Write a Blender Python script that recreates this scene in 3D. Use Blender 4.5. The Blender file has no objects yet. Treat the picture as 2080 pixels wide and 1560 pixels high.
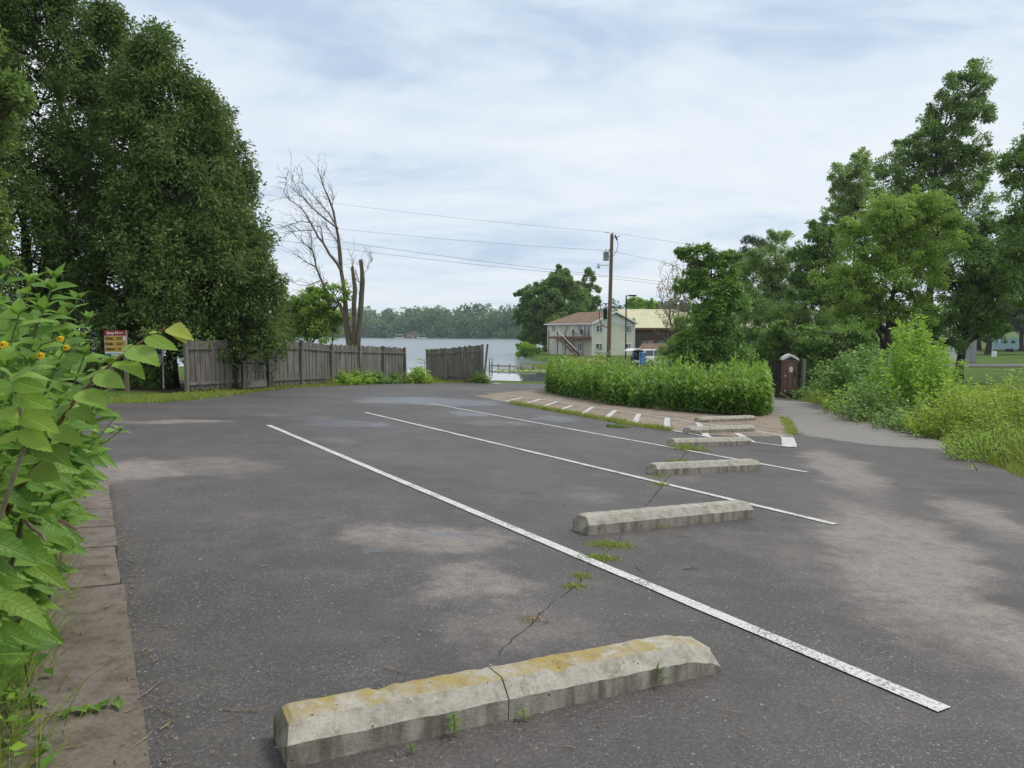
import bpy, bmesh, math, random
import numpy as np
from mathutils import Vector, Matrix

SC = bpy.context.scene
COL = SC.collection
R = math.radians
random.seed(7)

# ------------------------------------------------------------------ camera
FPX, CX, CY, HOR, CAMZ = 1500.0, 1040.0, 780.0, 677.0, 1.55
PITCH = math.atan((CY - HOR) / FPX)
cam_d = bpy.data.cameras.new('camera')
cam = bpy.data.objects.new('camera', cam_d)
COL.objects.link(cam)
cam.location = (0, 0, CAMZ)
cam.rotation_euler = (math.pi / 2 - PITCH, 0, 0)
cam_d.sensor_width = 36
cam_d.lens = 36 * FPX / 2080
cam_d.clip_start = 0.05
cam_d.clip_end = 5000
SC.camera = cam

# ------------------------------------------------------------------ node helpers
def node(nt, typ, props=None, **ins):
    n = nt.nodes.new(typ)
    for k, v in (props or {}).items():
        setattr(n, k, v)
    for k, v in ins.items():
        key = int(k[1:]) if k[0] == 'i' and k[1:].isdigit() else k.replace('_', ' ')
        s = n.inputs[key]
        if isinstance(v, bpy.types.NodeSocket):
            nt.links.new(v, s)
        else:
            s.default_value = v
    return n

def c4(c):
    return (c[0], c[1], c[2], 1)

def ramp(nt, fac, stops):
    n = nt.nodes.new('ShaderNodeValToRGB')
    e = n.color_ramp.elements
    while len(e) < len(stops):
        e.new(0.5)
    for el, (p, c) in zip(e, stops):
        el.position = p
        el.color = c4(c)
    nt.links.new(fac, n.inputs[0])
    return n.outputs[0]

def noise(nt, vec, scale, detail=3, rough=0.55, dist=0.0):
    n = node(nt, 'ShaderNodeTexNoise', Scale=scale, Detail=detail, Roughness=rough, Distortion=dist)
    if vec is not None:
        nt.links.new(vec, n.inputs['Vector'])
    return n.outputs['Fac']

def maprange(nt, v, a, b, c=0.0, d=1.0, smooth=True):
    return node(nt, 'ShaderNodeMapRange', {'interpolation_type': 'SMOOTHSTEP' if smooth else 'LINEAR'},
                i0=v, i1=a, i2=b, i3=c, i4=d).outputs[0]

def mmath(nt, op, a, b=0.0):
    return node(nt, 'ShaderNodeMath', {'operation': op}, i0=a, i1=b).outputs[0]

def mix(nt, f, a, b, mode='MIX'):
    n = node(nt, 'ShaderNodeMixRGB', {'blend_type': mode}, i0=f)
    for i, v in ((1, a), (2, b)):
        if isinstance(v, bpy.types.NodeSocket):
            nt.links.new(v, n.inputs[i])
        else:
            n.inputs[i].default_value = c4(v)
    return n.outputs[0]

def new_mat(name):
    m = bpy.data.materials.new(name)
    m.use_nodes = True
    nt = m.node_tree
    nt.nodes.clear()
    out = nt.nodes.new('ShaderNodeOutputMaterial')
    return m, nt, out

def finish(nt, out, col, rough=0.7, spec=0.3, bump=None, bs=0.3, bd=0.02, metal=0.0):
    p = nt.nodes.new('ShaderNodeBsdfPrincipled')
    if isinstance(col, bpy.types.NodeSocket):
        nt.links.new(col, p.inputs['Base Color'])
    else:
        p.inputs['Base Color'].default_value = c4(col)
    if isinstance(rough, bpy.types.NodeSocket):
        nt.links.new(rough, p.inputs['Roughness'])
    else:
        p.inputs['Roughness'].default_value = rough
    p.inputs['Specular IOR Level'].default_value = spec
    p.inputs['Metallic'].default_value = metal
    if bump is not None:
        b = node(nt, 'ShaderNodeBump', Strength=bs, Distance=bd, Height=bump)
        nt.links.new(b.outputs[0], p.inputs['Normal'])
    nt.links.new(p.outputs[0], out.inputs[0])
    return p

def objco(nt):
    return nt.nodes.new('ShaderNodeTexCoord').outputs['Object']

def simple(name, a, b=None, scale=6.0, rough=0.7, spec=0.3, bs=0.0, metal=0.0, stretch=None):
    m, nt, out = new_mat(name)
    co = objco(nt)
    if stretch:
        co = node(nt, 'ShaderNodeMapping', i0=co, i3=stretch).outputs[0]
    f = noise(nt, co, scale, 5, 0.6)
    if b is None:
        b = tuple(min(1, x * 1.25) for x in a)
    col = ramp(nt, f, [(0.3, a), (0.7, b)])
    finish(nt, out, col, rough, spec, f if bs else None, bs, 0.02, metal)
    return m

# ------------------------------------------------------------------ world, sun, exposure
SUN_EL, SUN_AZ = R(60), R(78)      # azimuth from +Y clockwise
w = bpy.data.worlds.new('World')
SC.world = w
w.use_nodes = True
nt = w.node_tree
nt.nodes.clear()
wout = nt.nodes.new('ShaderNodeOutputWorld')
sky = node(nt, 'ShaderNodeTexSky', {'sky_type': 'NISHITA', 'sun_disc': False, 'sun_elevation': SUN_EL,
                                     'sun_rotation': SUN_AZ, 'air_density': 1.0, 'dust_density': 1.5})
bg1 = node(nt, 'ShaderNodeBackground', Color=sky.outputs[0], Strength=0.12)
gen = nt.nodes.new('ShaderNodeTexCoord').outputs['Generated']
sep = node(nt, 'ShaderNodeSeparateXYZ', i0=gen)
zz = mmath(nt, 'ADD', mmath(nt, 'MAXIMUM', sep.outputs[2], 0.0), 0.16)
px_ = mmath(nt, 'DIVIDE', sep.outputs[0], zz)
py_ = mmath(nt, 'DIVIDE', sep.outputs[1], zz)
pv = node(nt, 'ShaderNodeCombineXYZ', i0=px_, i1=py_, i2=0.3).outputs[0]
pv2 = node(nt, 'ShaderNodeMapping', i0=pv, i1=(3.1, 1.7, 0), i3=(0.55, 0.8, 1)).outputs[0]
n1 = noise(nt, pv2, 0.9, 6, 0.5, 0.4)
n2 = noise(nt, node(nt, 'ShaderNodeMapping', i0=pv, i1=(9, 4, 2), i3=(1.1, 1.7, 1)).outputs[0], 1.5, 7, 0.6, 0.7)
nb = mmath(nt, 'ADD', mmath(nt, 'MULTIPLY', n1, 0.7), mmath(nt, 'MULTIPLY', n2, 0.3))
ccol = ramp(nt, nb, [(0.38, (0.46, 0.57, 0.71)), (0.445, (0.62, 0.70, 0.80)), (0.51, (0.70, 0.76, 0.82)), (0.64, (0.79, 0.82, 0.85))])
bg2 = node(nt, 'ShaderNodeBackground', Color=ccol, Strength=0.9)
cover = maprange(nt, nb, 0.24, 0.46, 0.72, 0.97)
ms = node(nt, 'ShaderNodeMixShader', i0=cover, i1=bg1.outputs[0], i2=bg2.outputs[0])
nt.links.new(ms.outputs[0], wout.inputs[0])

sun_d = bpy.data.lights.new('sun', 'SUN')
sun_d.energy = 1.5
sun_d.angle = R(12)
sun_d.color = (1.0, 0.95, 0.87)
sun = bpy.data.objects.new('sun', sun_d)
COL.objects.link(sun)
sdir = Vector((math.sin(SUN_AZ) * math.cos(SUN_EL), math.cos(SUN_AZ) * math.cos(SUN_EL), math.sin(SUN_EL)))
sun.rotation_euler = (-sdir).to_track_quat('-Z', 'Y').to_euler()
sun.location = sdir * 60

vs = SC.view_settings
vs.view_transform = 'Standard'
vs.look = 'None'
vs.exposure = 0.4
vs.gamma = 1.0
vs.use_curve_mapping = False
SC.render.engine = 'CYCLES'
SC.cycles.use_denoising = True
SC.cycles.max_bounces = 6
SC.cycles.transparent_max_bounces = 6
SC.cycles.volume_bounces = 1

# ------------------------------------------------------------------ ground shape and pixel helpers
LAKE_Z = CAMZ - 4.0

def G0(x, y):
    x = np.clip(np.asarray(x, float), -25, 45)
    y = np.clip(np.asarray(y, float), -25, 400)
    a = 1.55 + 0.037 * y + 0.047 * x
    b = 3.35
    d = 0.5 * (a + b - np.sqrt((a - b) ** 2 + 0.3))
    return CAMZ - d

def lake_in(x, y):
    """signed distance-like field, positive inside the lake"""
    x = np.asarray(x, float); y = np.asarray(y, float)
    wig = 1.2 * np.sin(x * 0.21 + 1) + 0.7 * np.sin(x * 0.57)
    ys = 53.5 + np.clip((-2.5 - x) * 1.2, 0, 4) + wig * np.clip((-x - 4) / 6, 0, 1)
    xs = np.interp(y, [50, 62, 80, 95, 120, 150, 172, 200, 230], [5.5, 6.0, 5.2, 2.6, -0.5, -1.5, 2, 40, 60])
    xs = xs + 0.6 * np.sin(y * 0.33) + 0.4 * np.sin(y * 0.8)
    yf = np.clip(507 - x * 1.03, 430, 900) + 8 * np.sin(x * 0.03) + 4 * np.sin(x * 0.11)
    return np.minimum(np.minimum(y - ys, xs - x), yf - y)

def G(x, y):
    x = np.asarray(x, float); y = np.asarray(y, float)
    z = G0(x, y)
    s = lake_in(x, y)
    yf = np.clip(507 - x * 1.03, 430, 900)
    far = np.clip((y - yf) / 200, 0, 1)
    z = np.where(y > 300, LAKE_Z + 0.7 + far * 9, z)
    t = np.clip((s + 5.0) / 7.0, 0, 1)
    t = t * t * (3 - 2 * t)
    return z * (1 - t) + (LAKE_Z - 1.6) * t

def ray(u, v):
    a, b = (u - CX) / FPX, -(v - CY) / FPX
    cp, sp = math.cos(PITCH), math.sin(PITCH)
    return Vector((a, cp + b * sp, -sp + b * cp))

def at(u, v, Y):
    d = ray(u, v)
    k = Y / d.y
    return Vector((d.x * k, Y, CAMZ + d.z * k))

def gp(u, v, off=0.0):
    """where the pixel's ray meets the ground"""
    d = ray(u, v)
    lo = 0.5
    prev = lo
    k = lo
    while k < 400:
        if CAMZ + d.z * k <= float(G0(d.x * k, d.y * k)):
            break
        prev = k
        k *= 1.02
    a, b = prev, k
    for _ in range(40):
        m = (a + b) / 2
        if CAMZ + d.z * m <= float(G0(d.x * m, d.y * m)):
            b = m
        else:
            a = m
    return Vector((d.x * b, d.y * b, float(G0(d.x * b, d.y * b)) + off))

def base_at(u, Y, off=0.0):
    x = (u - CX) / FPX * Y * math.cos(PITCH)
    return Vector((x, Y, float(G(x, Y)) + off))

# ------------------------------------------------------------------ object helpers
LOC = {}

def thing(name, label, cat, loc=(0, 0, 0), group=None, kind=None):
    o = bpy.data.objects.new(name, None)
    COL.objects.link(o)
    o.empty_display_size = 0.1
    o.location = loc
    LOC[o.name] = Vector(loc)
    tag(o, label, cat, group, kind)
    return o

def tag(o, label=None, cat=None, group=None, kind=None):
    if label: o['label'] = label
    if cat: o['category'] = cat
    if group: o['group'] = group
    if kind: o['kind'] = kind
    return o

def link_mesh(name, me, mat=None, parent=None):
    o = bpy.data.objects.new(name, me)
    COL.objects.link(o)
    if mat is not None and len(me.materials) == 0:
        for m in (mat if isinstance(mat, (list, tuple)) else [mat]):
            me.materials.append(m)
    if parent is not None:
        o.parent = parent
        LOC[o.name] = LOC[parent.name]
    else:
        LOC[o.name] = Vector((0, 0, 0))
    return o

def np_mesh(name, V, F, smooth=False, tint=None):
    """V (n,3), F (m,3) or (m,4) int"""
    me = bpy.data.meshes.new(name)
    V = np.ascontiguousarray(V, dtype=np.float32)
    F = np.ascontiguousarray(F, dtype=np.int32)
    k = F.shape[1]
    me.vertices.add(len(V)); me.loops.add(F.size); me.polygons.add(len(F))
    me.vertices.foreach_set('co', V.ravel())
    me.loops.foreach_set('vertex_index', F.ravel())
    me.polygons.foreach_set('loop_start', np.arange(0, F.size, k, dtype=np.int32))
    me.polygons.foreach_set('loop_total', np.full(len(F), k, dtype=np.int32))
    if smooth:
        me.polygons.foreach_set('use_smooth', np.ones(len(F), dtype=bool))
    if tint is not None:
        at_ = me.attributes.new('tint', 'FLOAT', 'POINT')
        at_.data.foreach_set('value', np.ascontiguousarray(tint, dtype=np.float32))
    me.update(calc_edges=True)
    return me

def part_np(name, V, F, mat, parent=None, smooth=False, tint=None):
    V = np.asarray(V, float)
    if parent is not None:
        V = V - np.array(LOC[parent.name])
    return link_mesh(name, np_mesh(name, V, F, smooth, tint), mat, parent)

class MB:
    """collects small shapes in world coordinates"""
    def __init__(s):
        s.v = []; s.f = []; s.sm = []
    def add(s, vs_, fs_, smooth=False):
        n = len(s.v)
        s.v += [tuple(p) for p in vs_]
        s.f += [tuple(i + n for i in f) for f in fs_]
        s.sm += [smooth] * len(fs_)
        return s
    def obox(s, c, ax, ay, az):
        """box from centre and three half-axis vectors"""
        c = Vector(c); ax = Vector(ax); ay = Vector(ay); az = Vector(az)
        P = [c + sx * ax + sy * ay + sz * az for sz in (-1, 1) for sy in (-1, 1) for sx in (-1, 1)]
        return s.add(P, [(0, 2, 3, 1), (4, 5, 7, 6), (0, 1, 5, 4), (2, 6, 7, 3), (0, 4, 6, 2), (1, 3, 7, 5)])
    def box(s, c, size, rz=0.0):
        ca, sa = math.cos(rz), math.sin(rz)
        return s.obox(c, (size[0] / 2 * ca, size[0] / 2 * sa, 0), (-size[1] / 2 * sa, size[1] / 2 * ca, 0), (0, 0, size[2] / 2))
    def bar(s, a, b, w_, h_=None, up=(0, 0, 1)):
        a = Vector(a); b = Vector(b); d = (b - a)
        L = d.length; d.normalize()
        up = Vector(up)
        if abs(d.dot(up)) > 0.98:
            up = Vector((0, 1, 0))
        sd = d.cross(up).normalized(); u2 = sd.cross(d)
        h_ = h_ or w_
        return s.obox((a + b) / 2, d * L / 2, sd * w_ / 2, u2 * h_ / 2)
    def tube(s, pts, rad, n=8, cap=True, smooth=True):
        pts = [Vector(p) for p in pts]
        if not isinstance(rad, (list, tuple)):
            rad = [rad] * len(pts)
        vs_, fs_ = [], []
        ref = None
        for i, p in enumerate(pts):
            d = (pts[min(i + 1, len(pts) - 1)] - pts[max(i - 1, 0)]).normalized()
            if ref is None:
                ref = Vector((1, 0, 0)) if abs(d.x) < 0.9 else Vector((0, 1, 0))
            a = (ref - d * ref.dot(d)).normalized(); ref = a
            b = d.cross(a)
            for k in range(n):
                t = 2 * math.pi * k / n
                vs_.append(p + (a * math.cos(t) + b * math.sin(t)) * rad[i])
        for i in range(len(pts) - 1):
            for k in range(n):
                k2 = (k + 1) % n
                fs_.append((i * n + k, i * n + k2, (i + 1) * n + k2, (i + 1) * n + k))
        s.add(vs_, fs_, smooth)
        if cap:
            s.add(vs_[:n], [tuple(range(n - 1, -1, -1))])
            s.add(vs_[-n:], [tuple(range(n))])
        return s
    def lathe(s, c, prof, n=14, smooth=True):
        """prof: (radius, z) from bottom to top around vertical axis at c"""
        c = Vector(c)
        return s.tube_rings([[c + Vector((r * math.cos(2 * math.pi * k / n), r * math.sin(2 * math.pi * k / n), z)) for k in range(n)] for r, z in prof], smooth)
    def tube_rings(s, rings, smooth=True):
        n = len(rings[0]); vs_ = [p for r in rings for p in r]; fs_ = []
        for i in range(len(rings) - 1):
            for k in range(n):
                k2 = (k + 1) % n
                fs_.append((i * n + k, i * n + k2, (i + 1) * n + k2, (i + 1) * n + k))
        s.add(vs_, fs_, smooth)
        s.add(rings[0], [tuple(range(n - 1, -1, -1))]); s.add(rings[-1], [tuple(range(n))])
        return s
    def prism(s, poly, ext):
        """poly list of points, extruded by vector ext"""
        ext = Vector(ext); n = len(poly); P = [Vector(p) for p in poly]
        vs_ = P + [p + ext for p in P]
        fs_ = [tuple(range(n - 1, -1, -1)), tuple(range(n, 2 * n))] + [(k, (k + 1) % n, n + (k + 1) % n, n + k) for k in range(n)]
        return s.add(vs_, fs_)
    def build(s, name, mat, parent=None):
        off = LOC[parent.name] if parent is not None else Vector((0, 0, 0))
        me = bpy.data.meshes.new(name)
        me.from_pydata([tuple(Vector(p) - off) for p in s.v], [], s.f)
        me.polygons.foreach_set('use_smooth', s.sm)
        bm = bmesh.new(); bm.from_mesh(me)
        bmesh.ops.recalc_face_normals(bm, faces=bm.faces)
        bm.to_mesh(me); bm.free()
        return link_mesh(name, me, mat, parent)

def sheet(name, poly, mat, off, parent=None, cut=1.0, thick=0.0, hole=None, fn=G0):
    """flat polygon (x, y) draped on the ground shape"""
    bm = bmesh.new()
    vs_ = [bm.verts.new((p[0], p[1], 0)) for p in poly]
    es_ = [bm.edges.new((vs_[i], vs_[(i + 1) % len(vs_)])) for i in range(len(vs_))]
    bmesh.ops.triangle_fill(bm, use_beauty=True, edges=es_)
    xs = [p[0] for p in poly]; ys = [p[1] for p in poly]
    if cut:
        for ax, lo, hi in ((0, min(xs), max(xs)), (1, min(ys), max(ys))):
            k = math.ceil(lo / cut) * cut
            while k < hi:
                no = (1, 0, 0) if ax == 0 else (0, 1, 0)
                bmesh.ops.bisect_plane(bm, geom=bm.verts[:] + bm.edges[:] + bm.faces[:], plane_co=(k, k, 0), plane_no=no)
                k += cut
    top = list(bm.verts)
    if thick:
        r = bmesh.ops.extrude_face_region(bm, geom=bm.faces[:])
        low = [g for g in r['geom'] if isinstance(g, bmesh.types.BMVert)]
        lowset = set(low)
        for v in bm.verts:
            if v in lowset:
                v.co.z = float(fn(v.co.x, v.co.y)) + off
            else:
                v.co.z = float(fn(v.co.x, v.co.y)) + off - thick
    else:
        for v in bm.verts:
            v.co.z = float(fn(v.co.x, v.co.y)) + off
    bmesh.ops.recalc_face_normals(bm, faces=bm.faces)
    if not thick:
        for f in bm.faces:
            if f.normal.z < 0:
                f.normal_flip()
    o_ = LOC[parent.name] if parent is not None else Vector((0, 0, 0))
    bmesh.ops.translate(bm, verts=bm.verts, vec=-o_)
    me = bpy.data.meshes.new(name)
    bm.to_mesh(me); bm.free()
    return link_mesh(name, me, mat, parent)

def blobs(nt, co, items):
    """union of soft ellipses (x, y, rx, ry, angle, gain) on the ground, in metres"""
    res = None
    for (x, y, rx, ry, an, gain) in items:
        m = node(nt, 'ShaderNodeMapping', {'vector_type': 'TEXTURE'}, i0=co, i1=(x, y, 0), i2=(0, 0, an), i3=(rx, ry, 1e6)).outputs[0]
        ln = node(nt, 'ShaderNodeVectorMath', {'operation': 'LENGTH'}, i0=m).outputs['Value']
        f = maprange(nt, ln, 1.25, 0.35, 0.0, gain)
        res = f if res is None else mmath(nt, 'MAXIMUM', res, f)
    return res

def px_blob(u, v, du, dv, gain, tilt=0.0):
    c = gp(u, v); a = gp(u + du, v + tilt); b = gp(u, v + dv)
    return (c.x, c.y, abs(a.x - c.x) + 0.05, abs(b.y - c.y) + 0.05, 0.0, gain)

def seg_blob(u1, v1, u2, v2, wid, gain):
    a = gp(u1, v1); b = gp(u2, v2)
    d = b - a
    return ((a.x + b.x) / 2, (a.y + b.y) / 2, d.length / 2 * 1.2, wid, math.atan2(d.y, d.x), gain)

# ------------------------------------------------------------------ ground materials
def mat_asphalt():
    m, nt, out = new_mat('asphalt')
    co = objco(nt)
    wob = node(nt, 'ShaderNodeTexNoise', Scale=0.9, Detail=6, Roughness=0.62)
    nt.links.new(co, wob.inputs['Vector'])
    off = node(nt, 'ShaderNodeVectorMath', {'operation': 'SUBTRACT'}, i0=wob.outputs['Color'], i1=(0.5, 0.5, 0.5)).outputs[0]
    off = node(nt, 'ShaderNodeVectorMath', {'operation': 'MULTIPLY'}, i0=off, i1=(1.5, 1.9, 0)).outputs[0]
    cw = node(nt, 'ShaderNodeVectorMath', {'operation': 'ADD'}, i0=co, i1=off).outputs[0]
    big = noise(nt, co, 0.35, 6, 0.6)
    mid = noise(nt, co, 2.3, 6, 0.65)
    fine = noise(nt, co, 55, 3, 0.7)
    base = ramp(nt, big, [(0.32, (0.066, 0.058, 0.054)), (0.68, (0.118, 0.103, 0.094))])
    base = mix(nt, maprange(nt, mid, 0.4, 0.75, 0.0, 0.6), base, (0.155, 0.132, 0.114))
    tan = blobs(nt, cw, [
        px_blob(290, 955, 130, 40, 0.95), px_blob(430, 945, 170, 34, 0.6), px_blob(860, 1090, 170, 42, 0.8), px_blob(960, 1190, 120, 75, 0.85), px_blob(560, 1060, 180, 50, 0.35), px_blob(1040, 1290, 160, 60, 0.5),
        px_blob(1200, 1005, 70, 20, 0.5), px_blob(1020, 1010, 120, 30, 0.25), px_blob(830, 935, 110, 22, 0.3),
        seg_blob(1660, 910, 1770, 1010, 0.7, 0.85), seg_blob(1740, 1010, 2080, 1420, 0.85, 0.95), seg_blob(1930, 1010, 2080, 1110, 0.5, 0.8), seg_blob(1560, 1060, 1760, 1250, 0.9, 0.4),
        seg_blob(1330, 1000, 1400, 940, 0.5, 0.4), px_blob(1060, 1290, 130, 40, 0.22), px_blob(700, 895, 80, 10, 0.45),
        seg_blob(230, 860, 500, 853, 0.6, 0.85), seg_blob(520, 845, 620, 838, 0.4, 0.5), px_blob(760, 815, 60, 5, 0.6), px_blob(1010, 860, 90, 8, 0.5),
        px_blob(650, 848, 50, 5, 0.5), px_blob(960, 790, 90, 5, 0.4), px_blob(830, 1600, 300, 80, 0.25)])
    lane = blobs(nt, cw, [seg_blob(1600, 828, 1720, 880, 3.0, 1.0), seg_blob(1680, 868, 1900, 912, 2.1, 1.0), seg_blob(1560, 812, 1640, 830, 2.0, 0.9)])
    lane = maprange(nt, lane, 0.35, 0.5)
    brk = noise(nt, co, 7.5, 7, 0.72)
    tan2 = mmath(nt, 'MULTIPLY', maprange(nt, mmath(nt, 'MULTIPLY', tan, mmath(nt, 'ADD', mmath(nt, 'MULTIPLY', brk, 0.8), mid)), 0.12, 1.0), maprange(nt, brk, 0.25, 0.6, 0.55, 1.0))
    col = mix(nt, tan2, base, (0.31, 0.26, 0.222))
    col = mix(nt, mmath(nt, 'MULTIPLY', lane, 0.8), col, (0.31, 0.275, 0.248))
    # aggregate
    vo = node(nt, 'ShaderNodeTexVoronoi', {'feature': 'F1'}, Scale=105.0)
    nt.links.new(co, vo.inputs['Vector'])
    sp = node(nt, 'ShaderNodeSeparateColor', i0=vo.outputs['Color'])
    stone = mmath(nt, 'MULTIPLY', maprange(nt, sp.outputs[0], 0.6, 0.95, smooth=False), maprange(nt, vo.outputs['Distance'], 0.55, 0.3))
    patchy = maprange(nt, noise(nt, co, 0.8, 4, 0.6), 0.33, 0.62, 0.2, 0.95)
    stone = mmath(nt, 'MULTIPLY', stone, patchy)
    scol = ramp(nt, sp.outputs[1], [(0.0, (0.25, 0.21, 0.19)), (0.5, (0.34, 0.31, 0.29)), (1.0, (0.52, 0.49, 0.46))])
    col = mix(nt, mmath(nt, 'MULTIPLY', stone, 0.75), col, scol)
    vo2 = node(nt, 'ShaderNodeTexVoronoi', {'feature': 'F1'}, Scale=38.0)
    nt.links.new(co, vo2.inputs['Vector'])
    sp2 = node(nt, 'ShaderNodeSeparateColor', i0=vo2.outputs['Color'])
    st2 = mmath(nt, 'MULTIPLY', maprange(nt, sp2.outputs[0], 0.955, 0.97, smooth=False), maprange(nt, vo2.outputs['Distance'], 0.32, 0.2))
    col = mix(nt, mmath(nt, 'MULTIPLY', st2, 0.55), col, (0.55, 0.52, 0.47))
    col = mix(nt, mmath(nt, 'MULTIPLY', maprange(nt, fine, 0.35, 0.65), 0.35), col, (0.02, 0.02, 0.02), 'MULTIPLY')
    # dark seal and damp patches
    damp = blobs(nt, cw, [px_blob(880, 815, 190, 12, 0.9), px_blob(700, 860, 140, 10, 0.7), px_blob(1130, 850, 60, 10, 0.8), px_blob(950, 840, 60, 7, 0.9), px_blob(760, 1120, 50, 8, 0.8), px_blob(870, 1085, 40, 6, 0.8)])
    damp = maprange(nt, mmath(nt, 'MULTIPLY', damp, mmath(nt, 'ADD', 0.4, mid)), 0.3, 0.7)
    col = mix(nt, mmath(nt, 'MULTIPLY', damp, 0.45), col, (0.06, 0.06, 0.066))
    rough = mmath(nt, 'SUBTRACT', 0.66, mmath(nt, 'MULTIPLY', damp, 0.34))
    h = mmath(nt, 'ADD', mmath(nt, 'MULTIPLY', fine, 0.6), mmath(nt, 'MULTIPLY', vo.outputs['Distance'], -0.5))
    finish(nt, out, col, rough, 0.5, h, 0.55, 0.006)
    return m

def mat_paint():
    m, nt, out = new_mat('road_paint')
    co = objco(nt)
    f = noise(nt, co, 60, 4, 0.75)
    g = noise(nt, co, 4, 4, 0.6)
    wear = maprange(nt, mmath(nt, 'ADD', f, mmath(nt, 'MULTIPLY', g, 0.5)), 0.7, 0.9)
    col = ramp(nt, g, [(0.3, (0.60, 0.58, 0.54)), (0.7, (0.76, 0.74, 0.70))])
    col = mix(nt, mmath(nt, 'MULTIPLY', wear, 0.85), col, (0.09, 0.088, 0.085))
    finish(nt, out, col, 0.7, 0.3, f, 0.3, 0.004)
    return m

def mat_concrete(name, a, b, lichen=0.0, grime=0.5, pits=True, scale=1.0):
    m, nt, out = new_mat(name)
    co = objco(nt)
    n_big = noise(nt, co, 2.2 * scale, 6, 0.65)
    n_mid = noise(nt, co, 11 * scale, 6, 0.7)
    n_f = noise(nt, co, 90 * scale, 3, 0.7)
    col = ramp(nt, n_big, [(0.3, a), (0.7, b)])
    col = mix(nt, maprange(nt, n_mid, 0.42, 0.68, 0, 0.7), col, (a[0] * .55, a[1] * .5, a[2] * .42))
    col = mix(nt, maprange(nt, noise(nt, co, 26 * scale, 4, .7), 0.6, 0.75, 0, 0.5), col, tuple(min(.75, x * 1.3) for x in b))
    col = mix(nt, maprange(nt, n_f, 0.4, 0.75, 0, 0.35), col, tuple(x * 0.35 for x in a))
    geo = nt.nodes.new('ShaderNodeNewGeometry')
    nz = node(nt, 'ShaderNodeSeparateXYZ', i0=geo.outputs['Normal']).outputs[2]
    if grime:
        side = maprange(nt, nz, 0.35, 0.05)
        st = noise(nt, node(nt, 'ShaderNodeMapping', i0=co, i3=(9, 9, 2)).outputs[0], 1.0, 5, 0.65)
        gr = mmath(nt, 'MULTIPLY', side, maprange(nt, st, 0.35, 0.66, 0.15, grime))
        col = mix(nt, gr, col, (0.115, 0.098, 0.068))
    if lichen:
        up = maprange(nt, nz, 0.6, 0.95)
        lf = noise(nt, co, 4.5, 7, 0.72)
        lm = mmath(nt, 'MULTIPLY', up, maprange(nt, lf, 0.38, 0.58, 0, lichen))
        lc = ramp(nt, n_mid, [(0.3, (0.24, 0.165, 0.045)), (0.7, (0.44, 0.33, 0.10))])
        col = mix(nt, lm, col, lc)
    vo = node(nt, 'ShaderNodeTexVoronoi', {'feature': 'F1'}, Scale=42.0 * scale)
    nt.links.new(co, vo.inputs['Vector'])
    sp = node(nt, 'ShaderNodeSeparateColor', i0=vo.outputs['Color'])
    pit = mmath(nt, 'MULTIPLY', maprange(nt, sp.outputs[0], 0.93, 0.96), maprange(nt, vo.outputs['Distance'], 0.3, 0.1))
    if pits:
        col = mix(nt, mmath(nt, 'MULTIPLY', pit, 0.75), col, (0.05, 0.047, 0.04))
    h = mmath(nt, 'SUBTRACT', mmath(nt, 'ADD', mmath(nt, 'MULTIPLY', n_f, 0.5), n_mid), pit)
    finish(nt, out, col, 0.88, 0.2, h, 0.5, 0.01)
    return m

MA_asphalt = mat_asphalt()
MA_paint = mat_paint()
MA_stop = mat_concrete('wheel_stop_concrete', (0.38, 0.35, 0.295), (0.54, 0.50, 0.425), 0.0, 0.8)
MA_stop_lichen = mat_concrete('lichen_concrete', (0.42, 0.385, 0.32), (0.58, 0.54, 0.46), 0.9, 0.85)
MA_curb = mat_concrete('curb_concrete', (0.17, 0.142, 0.116), (0.25, 0.212, 0.178), 0, 0.3, True, 0.6)
MA_slab = mat_concrete('slab_concrete', (0.26, 0.205, 0.155), (0.37, 0.30, 0.235), 0, 0.0, False, 0.35)

def mat_ground():
    m, nt, out = new_mat('ground_cover')
    co = objco(nt)
    n1_ = noise(nt, co, 0.5, 6, 0.65)
    n2_ = noise(nt, co, 6, 5, 0.7)
    grass = ramp(nt, n1_, [(0.3, (0.055, 0.095, 0.02)), (0.55, (0.10, 0.155, 0.03)), (0.75, (0.15, 0.19, 0.045))])
    grass = mix(nt, maprange(nt, n2_, 0.4, 0.7, 0, 0.5), grass, (0.05, 0.07, 0.018))
    soil = ramp(nt, n2_, [(0.3, (0.035, 0.027, 0.018)), (0.7, (0.085, 0.068, 0.048))])
    dry = ramp(nt, n2_, [(0.3, (0.20, 0.15, 0.075)), (0.7, (0.36, 0.28, 0.16))])
    b1 = gp(60, 1250)
    bed = blobs(nt, co, [(-4.2, 5.2, 3.4, 9.0, R(32), 1.0), (-14, 28, 9, 4.5, R(-20), 1.0), (16, 40, 6, 6, 0, 1.0)])
    bank = blobs(nt, co, [(4.5, 84, 4.2, 12, R(12), 1.0), (8.5, 92, 5, 9, R(0), 0.7)])
    bed = maprange(nt, mmath(nt, 'ADD', bed, mmath(nt, 'MULTIPLY', mmath(nt, 'SUBTRACT', n2_, 0.5), 0.6)), 0.2, 0.5)
    bank = maprange(nt, mmath(nt, 'ADD', bank, mmath(nt, 'MULTIPLY', mmath(nt, 'SUBTRACT', n1_, 0.5), 1.2)), 0.3, 0.6)
    col = mix(nt, bed, grass, soil)
    col = mix(nt, bank, col, dry)
    finish(nt, out, col, 0.95, 0.1, n2_, 0.6, 0.05)
    return m
MA_ground = mat_ground()

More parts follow.
